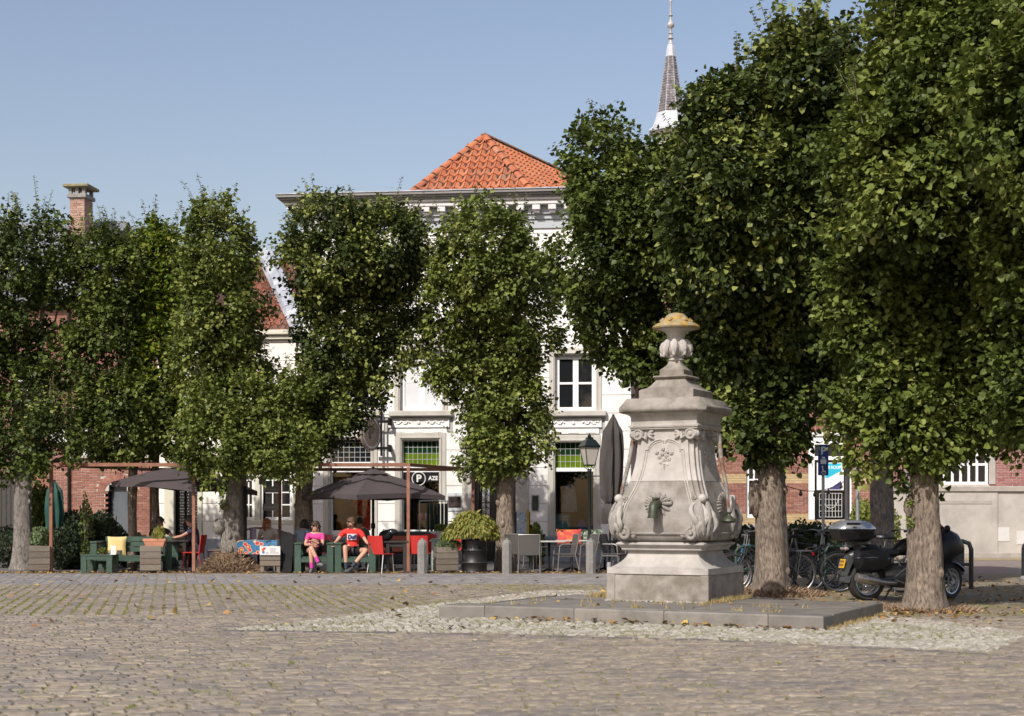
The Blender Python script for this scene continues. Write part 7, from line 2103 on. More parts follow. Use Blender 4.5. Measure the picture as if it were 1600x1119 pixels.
# hoop and posts
DPOST = M("dark_post_paint", (.022, .024, .026), .45, .2, 8)
t = thing("steel_hoop", "dark steel bicycle hoop right of the nearest trunk", "bicycle rack", (gx(1508, 27.8), 27.8, 0))
b = MB(); b.tube([(.11, 0, 0), (.11, 0, .72), (.07, .0, .83), (-.05, .0, .87), (-.30, .02, .87), (-.42, .02, .83), (-.46, .02, .72), (-.46, .02, 0)], .042, 10); b.tube([(-.46, .02, .45), (.11, 0, .45)], .03, 8); b.build("hoop", DPOST, t, smooth=True)
t = thing("black_bollard", "black round topped bollard right of the steel hoop", "bollard", (gx(1532, 30), 31.5, 0), 0, "black bollards at the right")
b = MB(); b.lathe([(.14, 0), (.125, .05), (.125, .66), (.11, .73), (.07, .78), (.02, .80)], 14); b.build("shaft", DPOST, t, smooth=True); b = MB(); b.lathe([(.16, 0), (.17, .05), (.12, .12)], 14); b.build("foot", CONC, t, smooth=True)
dup(t, (gx(1606, 31), 31.0, 0), 0, "black round topped bollard cut by the right edge of the picture")
GPOST = M("green_rack_paint", (.015, .045, .03), .5, .1, 5)
for k, (px, Y, lab) in enumerate(((1150, 26.6, "green bicycle rack post beside the pump plinth"), (1290, 26.8, "green bicycle rack post behind the rear wheel by the parking sign"))):
    t = thing("bicycle_rack", lab, "bicycle rack", (gx(px, Y), Y, 0), radians(12), "green bicycle racks")
    b = MB(); b.tube([(0, 0, 0), (0, 0, .72), (.05, 0, .80), (.55, 0, .80), (.60, 0, .72), (.60, 0, 0)], .028, 10); b.build("hoop", GPOST, t, smooth=True)
    b = MB(); b.tube([(0, 0, .4), (.6, 0, .4)], .018, 8); b.build("crossbar", GPOST, t, smooth=True)

# ------------------------------------------------------------------ bicycles
TYRE = M("tyre_rubber", (.02, .02, .02), .8, .1, 8); CHR = M("bike_chrome", (.26, .26, .27), .42, .05, metal=.9); SADB = M("saddle_black", (.015, .015, .016), .45)
def wheel(parent, x, r=.345, name="wheel", tw=.021, spokes=28, y=0.0, steer=0.0):
    w = obj(name, (lambda b: b.lathe([(r - .012, -.02), (r - .004, -.016), (r + .0, 0), (r - .004, .016), (r - .012, .02), (r - .03, .018), (r - .03, -.018), (r - .012, -.02)], 40, axis='Y', cap=False) and b.mesh("tyre", TYRE, True))(MB()), parent, (x, y, r + .002), (0, 0, steer))
    b = MB(); b.tube([((r - .036) * cos(k * pi / 20), 0, (r - .036) * sin(k * pi / 20)) for k in range(40)], .010, 6, loop=True); b.build("rim", CHR, w, smooth=True)
    b = MB()
    for k in range(spokes):
        a = 2 * pi * k / spokes; b.tube([(.02 * cos(a + .8 * (-1) ** k), .018 * (-1) ** k, .02 * sin(a + .8 * (-1) ** k)), ((r - .04) * cos(a), 0, (r - .04) * sin(a))], .0022, 3, cap=False)
    b.build("spokes", CHR, w); b = MB(); b.lathe([(.022, -.045), (.022, .045)], 10, axis='Y'); b.build("hub", CHR, w)
    return w
def make_bike(label, loc, rotz, framec, ladies=True, rack=True, front_basket=False):
    """faces local +X, wheelbase 1.08"""
    t = thing("bicycle", label, "bicycle", loc, rotz, "bicycles parked behind the pump")
    fm = M("bike_" + "_".join("%02d" % int(c * 99) for c in framec), framec, .35, .05)
    wheel(t, -.54); wheel(t, .54, steer=radians(8))
    b = MB(); bbp = (-.10, 0, .29); st = (-.24, 0, .80); hd = (.33, 0, .82); hb = (.37, 0, .68); rh = (-.54, 0, .345)
    b.tube([bbp, st], .018, 8); b.tube([hb, (bbp[0] + .02, 0, bbp[2] + .03)], .02, 8)
    b.tube([hd, (-.17, 0, .50 if ladies else .76)], .018, 8)
    b.tube([hd, hb], .022, 8); b.build("frame", fm, t, smooth=True)
    b = MB()
    for sy in (-.05, .05): b.tube([bbp, (rh[0], sy, rh[2])], .010, 6); b.tube([(st[0] + .03, sy * .4, .70), (rh[0], sy, rh[2])], .009, 6)
    b.build("rear_stays", fm, t, smooth=True)
    b = MB()
    for sy in (-.045, .045): b.tube([(hb[0], sy * .6, hb[2] - .02), (.45, sy, .5), (.54, sy, .345)], .012, 6)
    b.tube([(hb[0], -.03, hb[2] - .02), (hb[0], .03, hb[2] - .02)], .015, 6); b.build("fork", fm, t, smooth=True)
    b = MB(); b.tube([(hd[0], 0, hd[2]), (hd[0] - .03, 0, 1.02)], .013, 8)
    for sy in (-1, 1): b.tube([(hd[0] - .03, 0, 1.02), (hd[0] + .0, sy * .15, 1.06), (hd[0] - .08, sy * .28, 1.08), (hd[0] - .22, sy * .30, 1.05)], .011, 8)
    hbz = b.build("handlebar", CHR, t, smooth=True)
    for sy in (-1, 1): b = MB(); b.tube([(hd[0] - .12, sy * .295, 1.07), (hd[0] - .24, sy * .30, 1.045)], .017, 8); b.build("grip", SADB, hbz)
    b = MB(); b.tube([st, (-.26, 0, .93)], .012, 8); b.build("seat_post", CHR, t)
    b = MB(); b.rings([[(-.40 + x, y_, .94 + z) for y_, z in ((-w, .02), (-w * .6, .05), (w * .6, .05), (w, .02), (w * .7, -.01), (-w * .7, -.01))] for x, w in ((0, .06), (.05, .105), (.12, .10), (.20, .045), (.28, .025), (.30, .015))]); b.build("saddle", SADB, t, smooth=True)
    b = MB()
    for cx, a0, a1 in ((-.54, .1, 2.9), (.54, .35, 2.75)):
        rg = []
        for i in range(13):
            a = a0 + (a1 - a0) * i / 12; r = .375
            rg.append([(cx + (r + dz) * cos(a), y_, .347 + (r + dz) * sin(a)) for y_, dz in ((-.028, -.008), (0, .006), (.028, -.008), (0, .002))])
        b.rings(rg)
    b.build("mudguards", BLACK, t, smooth=True)
    b = MB(); b.lathe([(.09, -.004), (.09, .004)], 18, (bbp[0], -.04, bbp[2]), axis='Y'); b.tube([(bbp[0], -.06, bbp[2]), (bbp[0] + .12, -.06, bbp[2] - .12)], .009, 6); b.tube([(bbp[0], .06, bbp[2]), (bbp[0] - .12, .06, bbp[2] + .12)], .009, 6)
    b.box(bbp[0] + .07, bbp[0] + .17, -.13, -.06, bbp[2] - .135, bbp[2] - .11, .005); b.box(bbp[0] - .17, bbp[0] - .07, .06, .13, bbp[2] + .11, bbp[2] + .135, .005); b.build("crank", SADB, t)
    b = MB(); b.box(-.56, -.05, -.05, -.035, .27, .38, .01); b.build("chain_guard", BLACK, t)
    if rack:
        b = MB()
        for sy in (-.07, 0, .07): b.tube([(-.30, sy, .735), (-.80, sy, .735)], .006, 5)
        for x in (-.32, -.56, -.79): b.tube([(x, -.07, .735), (x, .07, .735)], .006, 5)
        for sy in (-.07, .07): b.tube([(-.60, sy, .735), (-.54, sy, .345)], .006, 5)
        b.build("luggage_rack", CHR, t); b = MB(); b.box(-.84, -.81, -.03, .03, .66, .71, .005); b.build("rear_light", M("red_reflector", (.35, .01, .01), .2), t)
    b = MB(); b.lathe([(.01, 0), (.035, .02), (.04, .05), (.035, .055)], 12, (.40, 0, .80), axis='X'); b.build("headlight", CHR, t, smooth=True)
    b = MB(); b.tube([(-.45, .07, .33), (-.38, .16, .01)], .008, 6); b.build("kickstand", CHR, t)
    return t
BY = 25.3
make_bike("black city bicycle facing left with luggage rack, passing behind the sunlit lime trunk", (gx(1198, 26.0) , 26.15, 0), radians(184), (.02, .02, .022))
make_bike("blue framed bicycle whose bars show between the pump and the lime trunk", (gx(1192, 27.2), 27.2, 0), radians(172), (.02, .10, .18), ladies=False)
make_bike("grey bicycle with wide bars behind the rear wheel of the black city bicycle", (gx(1262, 27.9), 27.9, 0), radians(20), (.12, .12, .13))
make_bike("black bicycle standing behind the motorcycle's top box", (gx(1310, 27.0), 27.0, 0), radians(190), (.025, .025, .028), ladies=False)
make_bike("dark bicycle whose handlebar rises above the motorcycle seat", (gx(1395, 27.8), 27.8, 0), radians(8), (.03, .03, .03))
make_bike("black bicycle lined up left of the others, mostly behind the pump", (gx(1150, 28.3), 28.3, 0), radians(-172), (.02, .025, .03), rack=False)

make_bike("grey black bicycle leaning in the shade, second row right of the sunlit trunk", (gx(1265, 29.2), 29.2, 0), radians(168), (.03, .03, .035), ladies=False)
make_bike("dark green bicycle with rack in the second row below the parking sign", (gx(1325, 29.0), 29.0, 0), radians(12), (.015, .04, .03))
make_bike("black bicycle between motorcycle seat and shaded trunk", (gx(1360, 26.6), 26.6, 0), radians(178), (.02, .02, .02))
for i_, (px_, lab_) in enumerate(((1225, "added dark bush filling the darkness behind the bicycles right of the sunlit trunk"), (1262, "added dark bush filling the darkness behind the bicycles below the brick ledge"), (1300, "added dark bush filling the darkness behind the bicycles near the parking sign"), (1150, "added dark bush filling the darkness between pump and sunlit trunk"))):  # bushes added to fill the darkness behind the bicycles
    shrub(px_, 34.5, 1.0, 1.05 + .1 * (i_ % 2), 2600, .07, 60 + i_, G_DK, lab_, .5, "added dark bushes behind the bicycles")
# ------------------------------------------------------------------ touring motorcycle
MY = 24.1
mc = thing("touring_motorcycle", "black touring motorcycle with silver lidded top box and yellow number plate", "motorcycle", (gx(1353, 24.2), 24.2, 0), radians(12))
mc.scale = (.95, .95, .95)
MBLK = M("motorcycle_black", (.010, .010, .012), .36, .1, 4, spec=.35); MGRY = M("motorcycle_grey", (.06, .065, .07), .35, .1, 4); SILV = M("silver_paint", (.45, .47, .50), .25, .05, metal=.7)
def mwheel(x, r, w, steer=0, name="wheel"):
    b = MB(); b.lathe([(r * .66, -w * .42), (r * .90, -w * .5), (r * .985, -w * .28), (r, 0), (r * .985, w * .28), (r * .90, w * .5), (r * .66, w * .42), (r * .66, -w * .42)], 40, axis='Y', cap=False)
    wh = b.build(name, TYRE, mc, smooth=True, loc=(x, 0, r)); wh.rotation_euler = (0, 0, steer)
    b = MB(); b.lathe([(r * .66, -w * .40), (r * .69, -w * .44), (r * .62, -w * .40), (r * .60, 0), (r * .62, w * .40), (r * .69, w * .44), (r * .66, w * .40), (r * .66, -w * .40)], 36, axis='Y', cap=False)
    for k in range(10):
        a = 2 * pi * k / 10; b.tube([(.04 * cos(a + .3), -.03, .04 * sin(a + .3)), (r * .62 * cos(a), -.045, r * .62 * sin(a))], [.016, .010], 5)
    b.lathe([(.055, -.07), (.055, .07)], 14, axis='Y'); b.build("rim", SILV, wh, smooth=True)
    b = MB(); b.lathe([(.145, -.072), (.145, -.066), (.10, -.066), (.10, -.072), (.145, -.072)], 24, axis='Y', cap=False); b.build("brake_disc", CHR, wh)
mwheel(0, .315, .19); mwheel(1.50, .315, .13, radians(28))
def body_loft(name, mat, sec, parent=mc, sm=True):
    """sec: (x, zc, half width, half height)"""
    b = MB(); rg = []
    for x, zc, hw, hh in sec: rg.append([(x, hw * (abs(cos(a)) ** .7) * (1 if cos(a) > 0 else -1), zc + hh * (abs(sin(a)) ** .8) * (1 if sin(a) > 0 else -1)) for a in [k * 2 * pi / 16 for k in range(16)]])
    b.rings(rg); return b.build(name, mat, parent, smooth=sm)
body_loft("tank", MBLK, [(.50, .82, .10, .06), (.62, .88, .17, .13), (.85, .92, .20, .15), (1.05, .92, .19, .14), (1.22, .88, .12, .10)])
body_loft("seat", SADB, [(-.18, .88, .12, .05), (-.10, .88, .16, .07), (.15, .86, .17, .07), (.20, .80, .17, .07), (.50, .79, .14, .07), (.60, .82, .09, .06)])
body_loft("tail", MGRY, [(-.34, .74, .06, .04), (-.25, .76, .12, .08), (.05, .72, .13, .10), (.35, .66, .10, .10)])
body_loft("fairing", MBLK, [(.85, .62, .20, .10), (.98, .66, .28, .24), (1.20, .78, .33, .34), (1.42, .90, .30, .30), (1.60, .92, .20, .20), (1.74, .86, .08, .08)])
body_loft("engine", MGRY, [(.30, .42, .10, .12), (.45, .42, .20, .20), (.80, .42, .24, .22), (1.05, .48, .18, .2)])
b = MB(); rg = []
for t_ in range(7):
    s = t_ / 6; ring = []
    for k in range(9): a = -1.1 + 2.2 * k / 8; ring.append((1.50 - .22 * s - .10 * (1 - cos(a)) , (.25 - .05 * s) * sin(a), 1.08 + .22 * s))
    rg.append(ring)
b.rings(rg, closed=False); b.build("windscreen", GLASS, mc, smooth=True, label="tall clear windscreen")
b = MB(); b.tube([(1.30, -.25, 1.12), (1.25, -.40, 1.18)], .012, 6); b.sphere((1.24, -.43, 1.20), .07, 10, 7, (.6, 1.2, .8)); b.tube([(1.30, .25, 1.12), (1.25, .40, 1.18)], .012, 6); b.sphere((1.24, .43, 1.20), .07, 10, 7, (.6, 1.2, .8)); b.build("mirrors", MBLK, mc, smooth=True)
b = MB(); b.tube([(1.12, 0, 1.06), (1.02, -.20, 1.12), (.90, -.34, 1.08)], .016, 8); b.tube([(1.12, 0, 1.06), (1.02, .20, 1.12), (.90, .34, 1.08)], .016, 8); b.build("handlebar", SADB, mc, smooth=True)
for sy, lab in ((-1, None), (1, None)):
    b = MB(); rg = []
    for x, z0, z1, w in ((-.30, .60, .80, .06), (-.24, .50, .88, .12), (.0, .46, .90, .13), (.22, .50, .86, .12), (.34, .60, .78, .06)):
        y0 = sy * .17; y1 = sy * (.17 + w)
        rg.append([(x, y0, z0), (x, y1, z0 + .05), (x, y1 + sy * .015, (z0 + z1) / 2), (x, y1, z1 - .04), (x, y0, z1)])
    b.rings(rg); pn = b.build("pannier", MBLK, mc, smooth=True)
    b = MB(); b.tube([(-.29, sy * .29, .72), (0, sy * .315, .73), (.30, sy * .27, .70)], .006, 4); b.build("pannier_seam", SILV, pn)
b = MB(); b.tube([(-.10, -.15, .90), (-.30, -.15, .98), (-.36, 0, .98), (-.30, .15, .98), (-.10, .15, .90)], .013, 6); b.build("grab_rail", MGRY, mc)
# top box
def tbox(zs__):
    rg = []
    for z, x0, x1, w in zs__:
        c = .07; rg.append([(x0, -w + c, z), (x0 + c, -w, z), (x1 - c, -w, z), (x1, -w + c, z), (x1, w - c, z), (x1 - c, w, z), (x0 + c, w, z), (x0, w - c, z)])
    return rg
b = MB(); b.rings(tbox([(.99, -.44, .0, .18), (1.03, -.52, .04, .25), (1.14, -.56, .06, .28), (1.19, -.57, .07, .285)])); tb_ = b.build("top_box", MBLK, mc, smooth=False)
b = MB(); b.rings(tbox([(1.192, -.575, .075, .29), (1.22, -.57, .07, .285), (1.30, -.50, .0, .24), (1.335, -.40, -.08, .18)])); b.build("top_box_lid", SILV, tb_, smooth=True)
b = MB(); b.box(-.46, -.22, -.2705, -.255, 1.262, 1.30, .004); b.build("lid_badge", MBLK, tb_)
b = MB(); b.box(-.30, -.02, -.10, .10, .92, .988, .01); b.build("top_box_mount", MGRY, mc)
b = MB(); b.box(-.42, -.34, -.11, .11, .84, .90, .02); b.build("tail_light", M("clear_tail", (.35, .30, .30), .2), mc)
b = MB(); b.prism([(-.34, .78), (-.42, .42), (-.38, .40), (-.24, .70)], -.08, .08); b.build("plate_bracket", MGRY, mc)
PLT = M("plate_yellow", (.72, .40, .02), .4, .05); b = MB(); b.box(-.006, .006, -.105, .105, -.075, .075, .003)
pl_ = b.build("number_plate", PLT, mc, loc=(-.425, 0, .62)); pl_.rotation_euler = (0, radians(14), 0)
b = MB()
for j in range(2):
    for i in range(4): b.box(-.009, -.0065, -.08 + i * .042, -.055 + i * .042, .015 - j * .06, .055 - j * .06)
b.build("plate_characters", M("plate_ink", (.08, .05, .02), .6), pl_, recalc=False)
b = MB(); b.box(-.009, -.0065, .085, .104, -.07, .07); b.build("plate_band", M("plate_blue", (.02, .05, .3), .5), pl_, recalc=False)
b = MB(); b.prism([(-.40, .42), (-.44, .34), (-.34, .30), (-.28, .42)], -.09, .09); b.build("mudflap", MGRY, mc)
b = MB(); b.tube([(.45, -.20, .30), (.20, -.24, .31), (.05, -.25, .34)], [.03, .05, .065], 12); b.tube([(.08, -.25, .335), (-.28, -.27, .40)], [.07, .078], 16); b.tube([(-.27, -.27, .398), (-.30, -.27, .404)], [.066, .06], 16)
b.build("exhaust", M("brushed_silencer", (.36, .33, .29), .3, .1, 6, metal=.8), mc, smooth=True)
b = MB(); b.tube([(0, -.13, .315), (.35, -.15, .36), (.55, -.14, .42)], [.035, .045, .05], 8); b.build("swing_arm", MGRY, mc, smooth=True)
b = MB(); b.tube([(.42, -.2, .40), (.62, -.22, .55), (.70, -.22, .70)], .018, 6); b.tube([(.40, -.22, .36), (.55, -.30, .30)], .014, 6); b.tube([(.52, -.2, .58), (.45, -.21, .72)], .014, 6); b.build("footrest", SILV, mc, smooth=True)
b = MB()
for sy in (-.09, .09): b.tube([(1.24, sy, .92), (1.50, sy, .32)], [.03, .024], 8)
b.build("fork", MGRY, mc, smooth=True)
b = MB(); rg = []
for i in range(9):
    a = .5 + i * (pi - 1.1) / 8; rg.append([(1.50 + (.34 + dz) * cos(a), y_, .315 + (.34 + dz) * sin(a)) for y_, dz in ((-.075, -.03), (0, .01), (.075, -.03), (0, -.005))])
b.rings(rg); b.build("front_mudguard", MBLK, mc, smooth=True)
b = MB(); b.tube([(.55, .12, .25), (.45, .26, .01)], .014, 6); b.build("side_stand", MGRY, mc)
# ------------------------------------------------------------------ people
def skin_mesh(name, pts, edges, mat, sub=2, extra=None):
    me = bpy.data.meshes.new(name + "_src"); me.from_pydata([tuple(p[0]) for p in pts], edges, []); me.update()
    o = bpy.data.objects.new(name + "_src", me); col.objects.link(o)
    o.modifiers.new("skin", 'SKIN'); o.modifiers["skin"].use_smooth_shade = True
    sv = me.skin_vertices[0].data if me.skin_vertices else None
    if sv is None:
        bm = bmesh.new(); bm.from_mesh(me); bm.verts.layers.skin.verify(); bm.to_mesh(me); bm.free(); sv = me.skin_vertices[0].data
    for i, p in enumerate(pts):
        r = p[1]; sv[i].radius = (r, r) if isinstance(r, (int, float)) else r
        sv[i].use_root = (i == 0)
    o.modifiers.new("sub", 'SUBSURF').levels = sub; o.modifiers["sub"].render_levels = sub
    dg = bpy.context.evaluated_depsgraph_get()
    out = bpy.data.meshes.new_from_object(o.evaluated_get(dg))
    bpy.data.objects.remove(o)
    if extra:
        bm = bmesh.new(); bm.from_mesh(out); tmp = bpy.data.meshes.new("x"); tmp.from_pydata(extra.v, [], extra.f); bm.from_mesh(tmp); bm.to_mesh(out); bm.free()
    out.name = name; out.materials.clear(); out.materials.append(mat)
    out.polygons.foreach_set("use_smooth", [True] * len(out.polygons))
    return out
SKIN = M("skin", (.48, .27, .19), .55, .05, 8, spec=.4); SKIN_T = M("tanned_skin", (.36, .19, .13), .55, .05, 8)
def person(label, loc, rotz, J, shirt, lower, hair, hair_style="short", skin=SKIN, scale=1.0, shoes=(.05, .05, .055), socks=None, glasses=False, sleeve=.5, shorts=True, beard=False, helmetless=True):
    D = dict(pelvis=(0, 0, .50), waist=(0, .03, .64), chest=(0, .05, .84), neckb=(0, .03, .97), neck=(0, .02, 1.03), head=(0, -.01, 1.13),
             shL=(-.17, .04, .93), elL=(-.24, -.02, .68), wrL=(-.18, -.22, .62), shR=(.17, .04, .93), elR=(.24, -.02, .68), wrR=(.18, -.22, .62),
             hipL=(-.10, -.02, .50), knL=(-.13, -.44, .50), anL=(-.13, -.44, .09), hipR=(.10, -.02, .50), knR=(.13, -.44, .50), anR=(.13, -.44, .09), look=(0, -1, 0))
    D.update(J); V = {k: Vector(v) for k, v in D.items()}
    t = thing("person", label, "person", loc, rotz); t.scale = (scale,) * 3
    look = V['look'].normalized(); up = Vector((0, 0, 1)); right = look.cross(up).normalized()
    pts = []; ed = []; ix = {}
    def v(n, p, r, par=None):
        ix[n] = len(pts); pts.append((Vector(p), r))
        if par: ed.append((ix[par], ix[n]))
    H = V['head']
    v('pelvis', V['pelvis'], (.15, .115)); v('waist', V['waist'], (.125, .095), 'pelvis'); v('chest', V['chest'], (.155, .11), 'waist'); v('nb', V['neckb'], (.085, .07), 'chest')
    v('neck', V['neck'], .052, 'nb'); v('jaw', H + Vector((0, 0, -.045)) + look * .012, (.062, .07), 'neck'); v('skull', H + Vector((0, 0, .03)), (.078, .092), 'jaw'); v('top', H + Vector((0, 0, .10)) - look * .01, (.055, .065), 'skull')
    for s in 'LR':
        v('sh' + s, V['sh' + s], .062, 'nb'); v('ua' + s, V['sh' + s].lerp(V['el' + s], .5), .047, 'sh' + s); v('el' + s, V['el' + s], .038, 'ua' + s); v('fa' + s, V['el' + s].lerp(V['wr' + s], .35), .040, 'el' + s); v('wr' + s, V['wr' + s], .026, 'fa' + s)
        d = (V['wr' + s] - V['el' + s]).normalized(); v('pa' + s, V['wr' + s] + d * .06, (.036, .020), 'wr' + s)
        v('hp' + s, V['hip' + s], .095, 'pelvis'); v('th' + s, V['hip' + s].lerp(V['kn' + s], .55), .075, 'hp' + s); v('kn' + s, V['kn' + s], .056, 'th' + s); v('ca' + s, V['kn' + s].lerp(V['an' + s], .33), .056, 'kn' + s); v('an' + s, V['an' + s], .036, 'ca' + s)
    ex = MB()
    for s in 'LR':
        d = (V['wr' + s] - V['el' + s]).normalized(); sd = d.cross(up); sd = sd.normalized() if sd.length > .1 else Vector((1, 0, 0)); base = V['wr' + s] + d * .06
        for k, (off, ln) in enumerate(((-.027, .055), (-.009, .068), (.009, .072), (.027, .062))):
            p0 = base + sd * off; ex.tube([p0, p0 + d * ln * .6 + Vector((0, 0, -.008)), p0 + d * ln - Vector((0, 0, .024))], [.010, .009, .007], 6)
        p0 = V['wr' + s] + d * .02; g = 1 if s == 'L' else -1
        ex.tube([p0, p0 + d * .03 + sd * g * .038, p0 + d * .06 + sd * g * .045 - Vector((0, 0, .01))], [.012, .010, .008], 6)
    # nose, ears
    nz = H + look * .098 + Vector((0, 0, .012)); ex.tube([nz + Vector((0, 0, .03)) - look * .012, nz + look * .008, nz - Vector((0, 0, .012))], [.008, .014, .010], 6)
    for g in (-1, 1): ex.sphere(H + right * .080 * g + Vector((0, 0, .02)), .022, 8, 6, (.5, .9, 1.3))
    bd = obj("body", skin_mesh("body", pts, ed, skin, 2, ex), t)
    # face
    if glasses:
        b = MB()
        for g in (-1, 1): b.sphere(H + look * .083 + right * .032 * g + Vector((0, 0, .042)), .026, 8, 5, (1, .6, .7))
        b.tube([H + right * .085 + Vector((0, 0, .045)), H + look * .09 + right * .05 + Vector((0, 0, .048)), H + look * .098 + Vector((0, 0, .046)), H + look * .09 - right * .05 + Vector((0, 0, .048)), H - right * .085 + Vector((0, 0, .045))], .006, 5)
        b.build("sunglasses", M("sunglass_black", (.008, .008, .01), .1), t, smooth=True)
    else:
        b = MB()
        for g in (-1, 1): b.sphere(H + look * .084 + right * .030 * g + Vector((0, 0, .040)), .011, 7, 5)
        b.build("eyes", M("eye_dark", (.04, .03, .025), .3), t, smooth=True)
    b = MB(); b.tube([H + look * .086 - right * .022 + Vector((0, 0, -.034)), H + look * .093 + Vector((0, 0, -.036)), H + look * .086 + right * .022 + Vector((0, 0, -.034))], .006, 5); b.build("mouth", M("lips", (.35, .10, .09), .5), t)
    HM = M("hair_" + "_".join("%02d" % int(c * 99) for c in hair), hair, .55, .25, 40, .5, 90)
    b = MB(); rg = []
    for i in range(8):                      # cap of hair
        a = i / 7 * (pi * .58); ring = []
        for j in range(16):
            th = 2 * pi * j / 16; dd = right * cos(th) * .092 + look * sin(th) * .108
            z = .035 + .122 * cos(a); drop = .0
            front = max(0, sin(th)); r = sin(a) + .02
            p = H + dd * r - look * .012 + Vector((0, 0, z + (.045 * front if i > 4 else 0) - (.03 * (1 - front) if i > 5 else 0)))
            ring.append(p)
        rg.append(ring)
    b.rings(rg)
    if hair_style == "long":
        for g in range(9):
            th = pi + pi * g / 8; dd = right * cos(th) * .08 + look * sin(th) * .09; p = H + dd
            b.tube([p + Vector((0, 0, .05)), p + Vector((0, 0, -.06)) + dd * .1, p + Vector((0, 0, -.17)) - dd * .05], [.032, .03, .014], 7)
    if hair_style == "tied": b.sphere(H - look * .11 + Vector((0, 0, .01)), .045, 9, 6); b.tube([H - look * .11 + Vector((0, 0, 0)), H - look * .14 + Vector((0, 0, -.12))], [.03, .012], 7)
    b.build("hair", HM, t, smooth=True)
    if beard:
        b = MB(); b.sphere(H + look * .045 + Vector((0, 0, -.045)), .058, 12, 7, (1.05, .95, .75)); b.build("beard", HM, t, smooth=True)
    # shirt
    g_ = .014; sp = []; se = []; jx = {}
    def w(n, p, r, par=None):
        jx[n] = len(sp); sp.append((Vector(p), r))
        if par: se.append((jx[par], jx[n]))
    w('pelvis', V['pelvis'].lerp(V['waist'], .15), (.158, .125)); w('waist', V['waist'], (.14, .112), 'pelvis'); w('chest', V['chest'], (.17, .125), 'waist'); w('nb', V['neckb'] - Vector((0, 0, .01)), (.10, .083), 'chest')
    for s in 'LR':
        w('sh' + s, V['sh' + s], .076, 'nb'); w('ua' + s, V['sh' + s].lerp(V['el' + s], sleeve * .7), .062, 'sh' + s); w('ub' + s, V['sh' + s].lerp(V['el' + s], sleeve), .060, 'ua' + s)
    sh_o = obj("shirt", skin_mesh("shirt", sp, se, shirt, 2), t)
    sp = []; se = []; jx = {}
    w('pelvis', V['pelvis'], (.163, .13))
    k = .62 if shorts else 1.0
    for s in 'LR':
        w('hp' + s, V['hip' + s], .108, 'pelvis'); w('th' + s, V['hip' + s].lerp(V['kn' + s], .35), .092, 'hp' + s); w('te' + s, V['hip' + s].lerp(V['kn' + s], k), .084 if shorts else .07, 'th' + s)
        if not shorts: w('ca' + s, V['kn' + s].lerp(V['an' + s], .5), .062, 'te' + s); w('ce' + s, V['kn' + s].lerp(V['an' + s], .92), .055, 'ca' + s)
    obj("shorts" if shorts else "trousers", skin_mesh("shorts", sp, se, lower, 2), t)
    SH = M("shoe_" + "_".join("%02d" % int(c * 99) for c in shoes), shoes, .6, .15, 20)
    for s in 'LR':
        a = V['an' + s]; ft = V.get('foot' + s, Vector((0, -1, 0))).normalized()
        toe = a + ft * .17 + Vector((0, 0, -.05)); heel = a - ft * .05 + Vector((0, 0, -.045))
        o = obj("shoe", skin_mesh("shoe", [(heel, .045), (a + Vector((0, 0, -.01)), .047), (a + ft * .07 + Vector((0, 0, -.04)), .045), (toe, .035)], [(0, 2), (2, 3), (2, 1)], SH, 1), t)
        if socks: b = MB(); kd = (V['kn' + s] - a).normalized(); b.tube([a, a + kd * .06, a + kd * .13], [.043, .046, .052], 10); b.build("sock", socks, t, smooth=True)
    return t, V
def fab(n, c, **k): return M(n, c, .85, .08, 8, .25, 60, **k)
# woman in pink: sits in green chair, right leg crossed over left
PINKJ = fab("pink_jersey", (.62, .05, .25)); CYC = M("black_lycra", (.012, .012, .014), .55, .1, 6)
Yw = 35.35
w_, V_w = person("woman in a pink cycling jersey and sunglasses sitting cross legged in the green armchair", (gx(491, Yw), Yw, 0), 0,
    dict(pelvis=(-.05, .05, .46), waist=(-.02, .06, .60), chest=(.02, .05, .77), neckb=(.03, .03, .90), neck=(.03, .01, .95), head=(.03, -.02, 1.045), look=(-.75, -.8, -.05),
         shL=(-.13, .02, .86), elL=(-.20, -.10, .64), wrL=(-.02, -.20, .66), shR=(.19, .02, .86), elR=(.21, -.12, .64), wrR=(.02, -.22, .72),
         hipL=(-.13, -.02, .46), knL=(-.03, -.40, .56), anL=(.0, -.42, .12), hipR=(.05, -.02, .46), knR=(-.02, -.44, .60), anR=(.16, -.52, .26), footL=(-.1, -1, -.2), footR=(.75, -.7, -.1)),
    PINKJ, CYC, (.05, .03, .02), "tied", shoes=(.12, .12, .125), socks=M("magenta_socks", (.55, .04, .32), .8), glasses=True, sleeve=.55)
b = MB(); a_, c_ = V_w['elR'], V_w['wrR']; b.tube([a_.lerp(c_, .12), a_.lerp(c_, .5)], [.044, .040], 10); b.build("arm_warmer", CYC, w_, smooth=True)
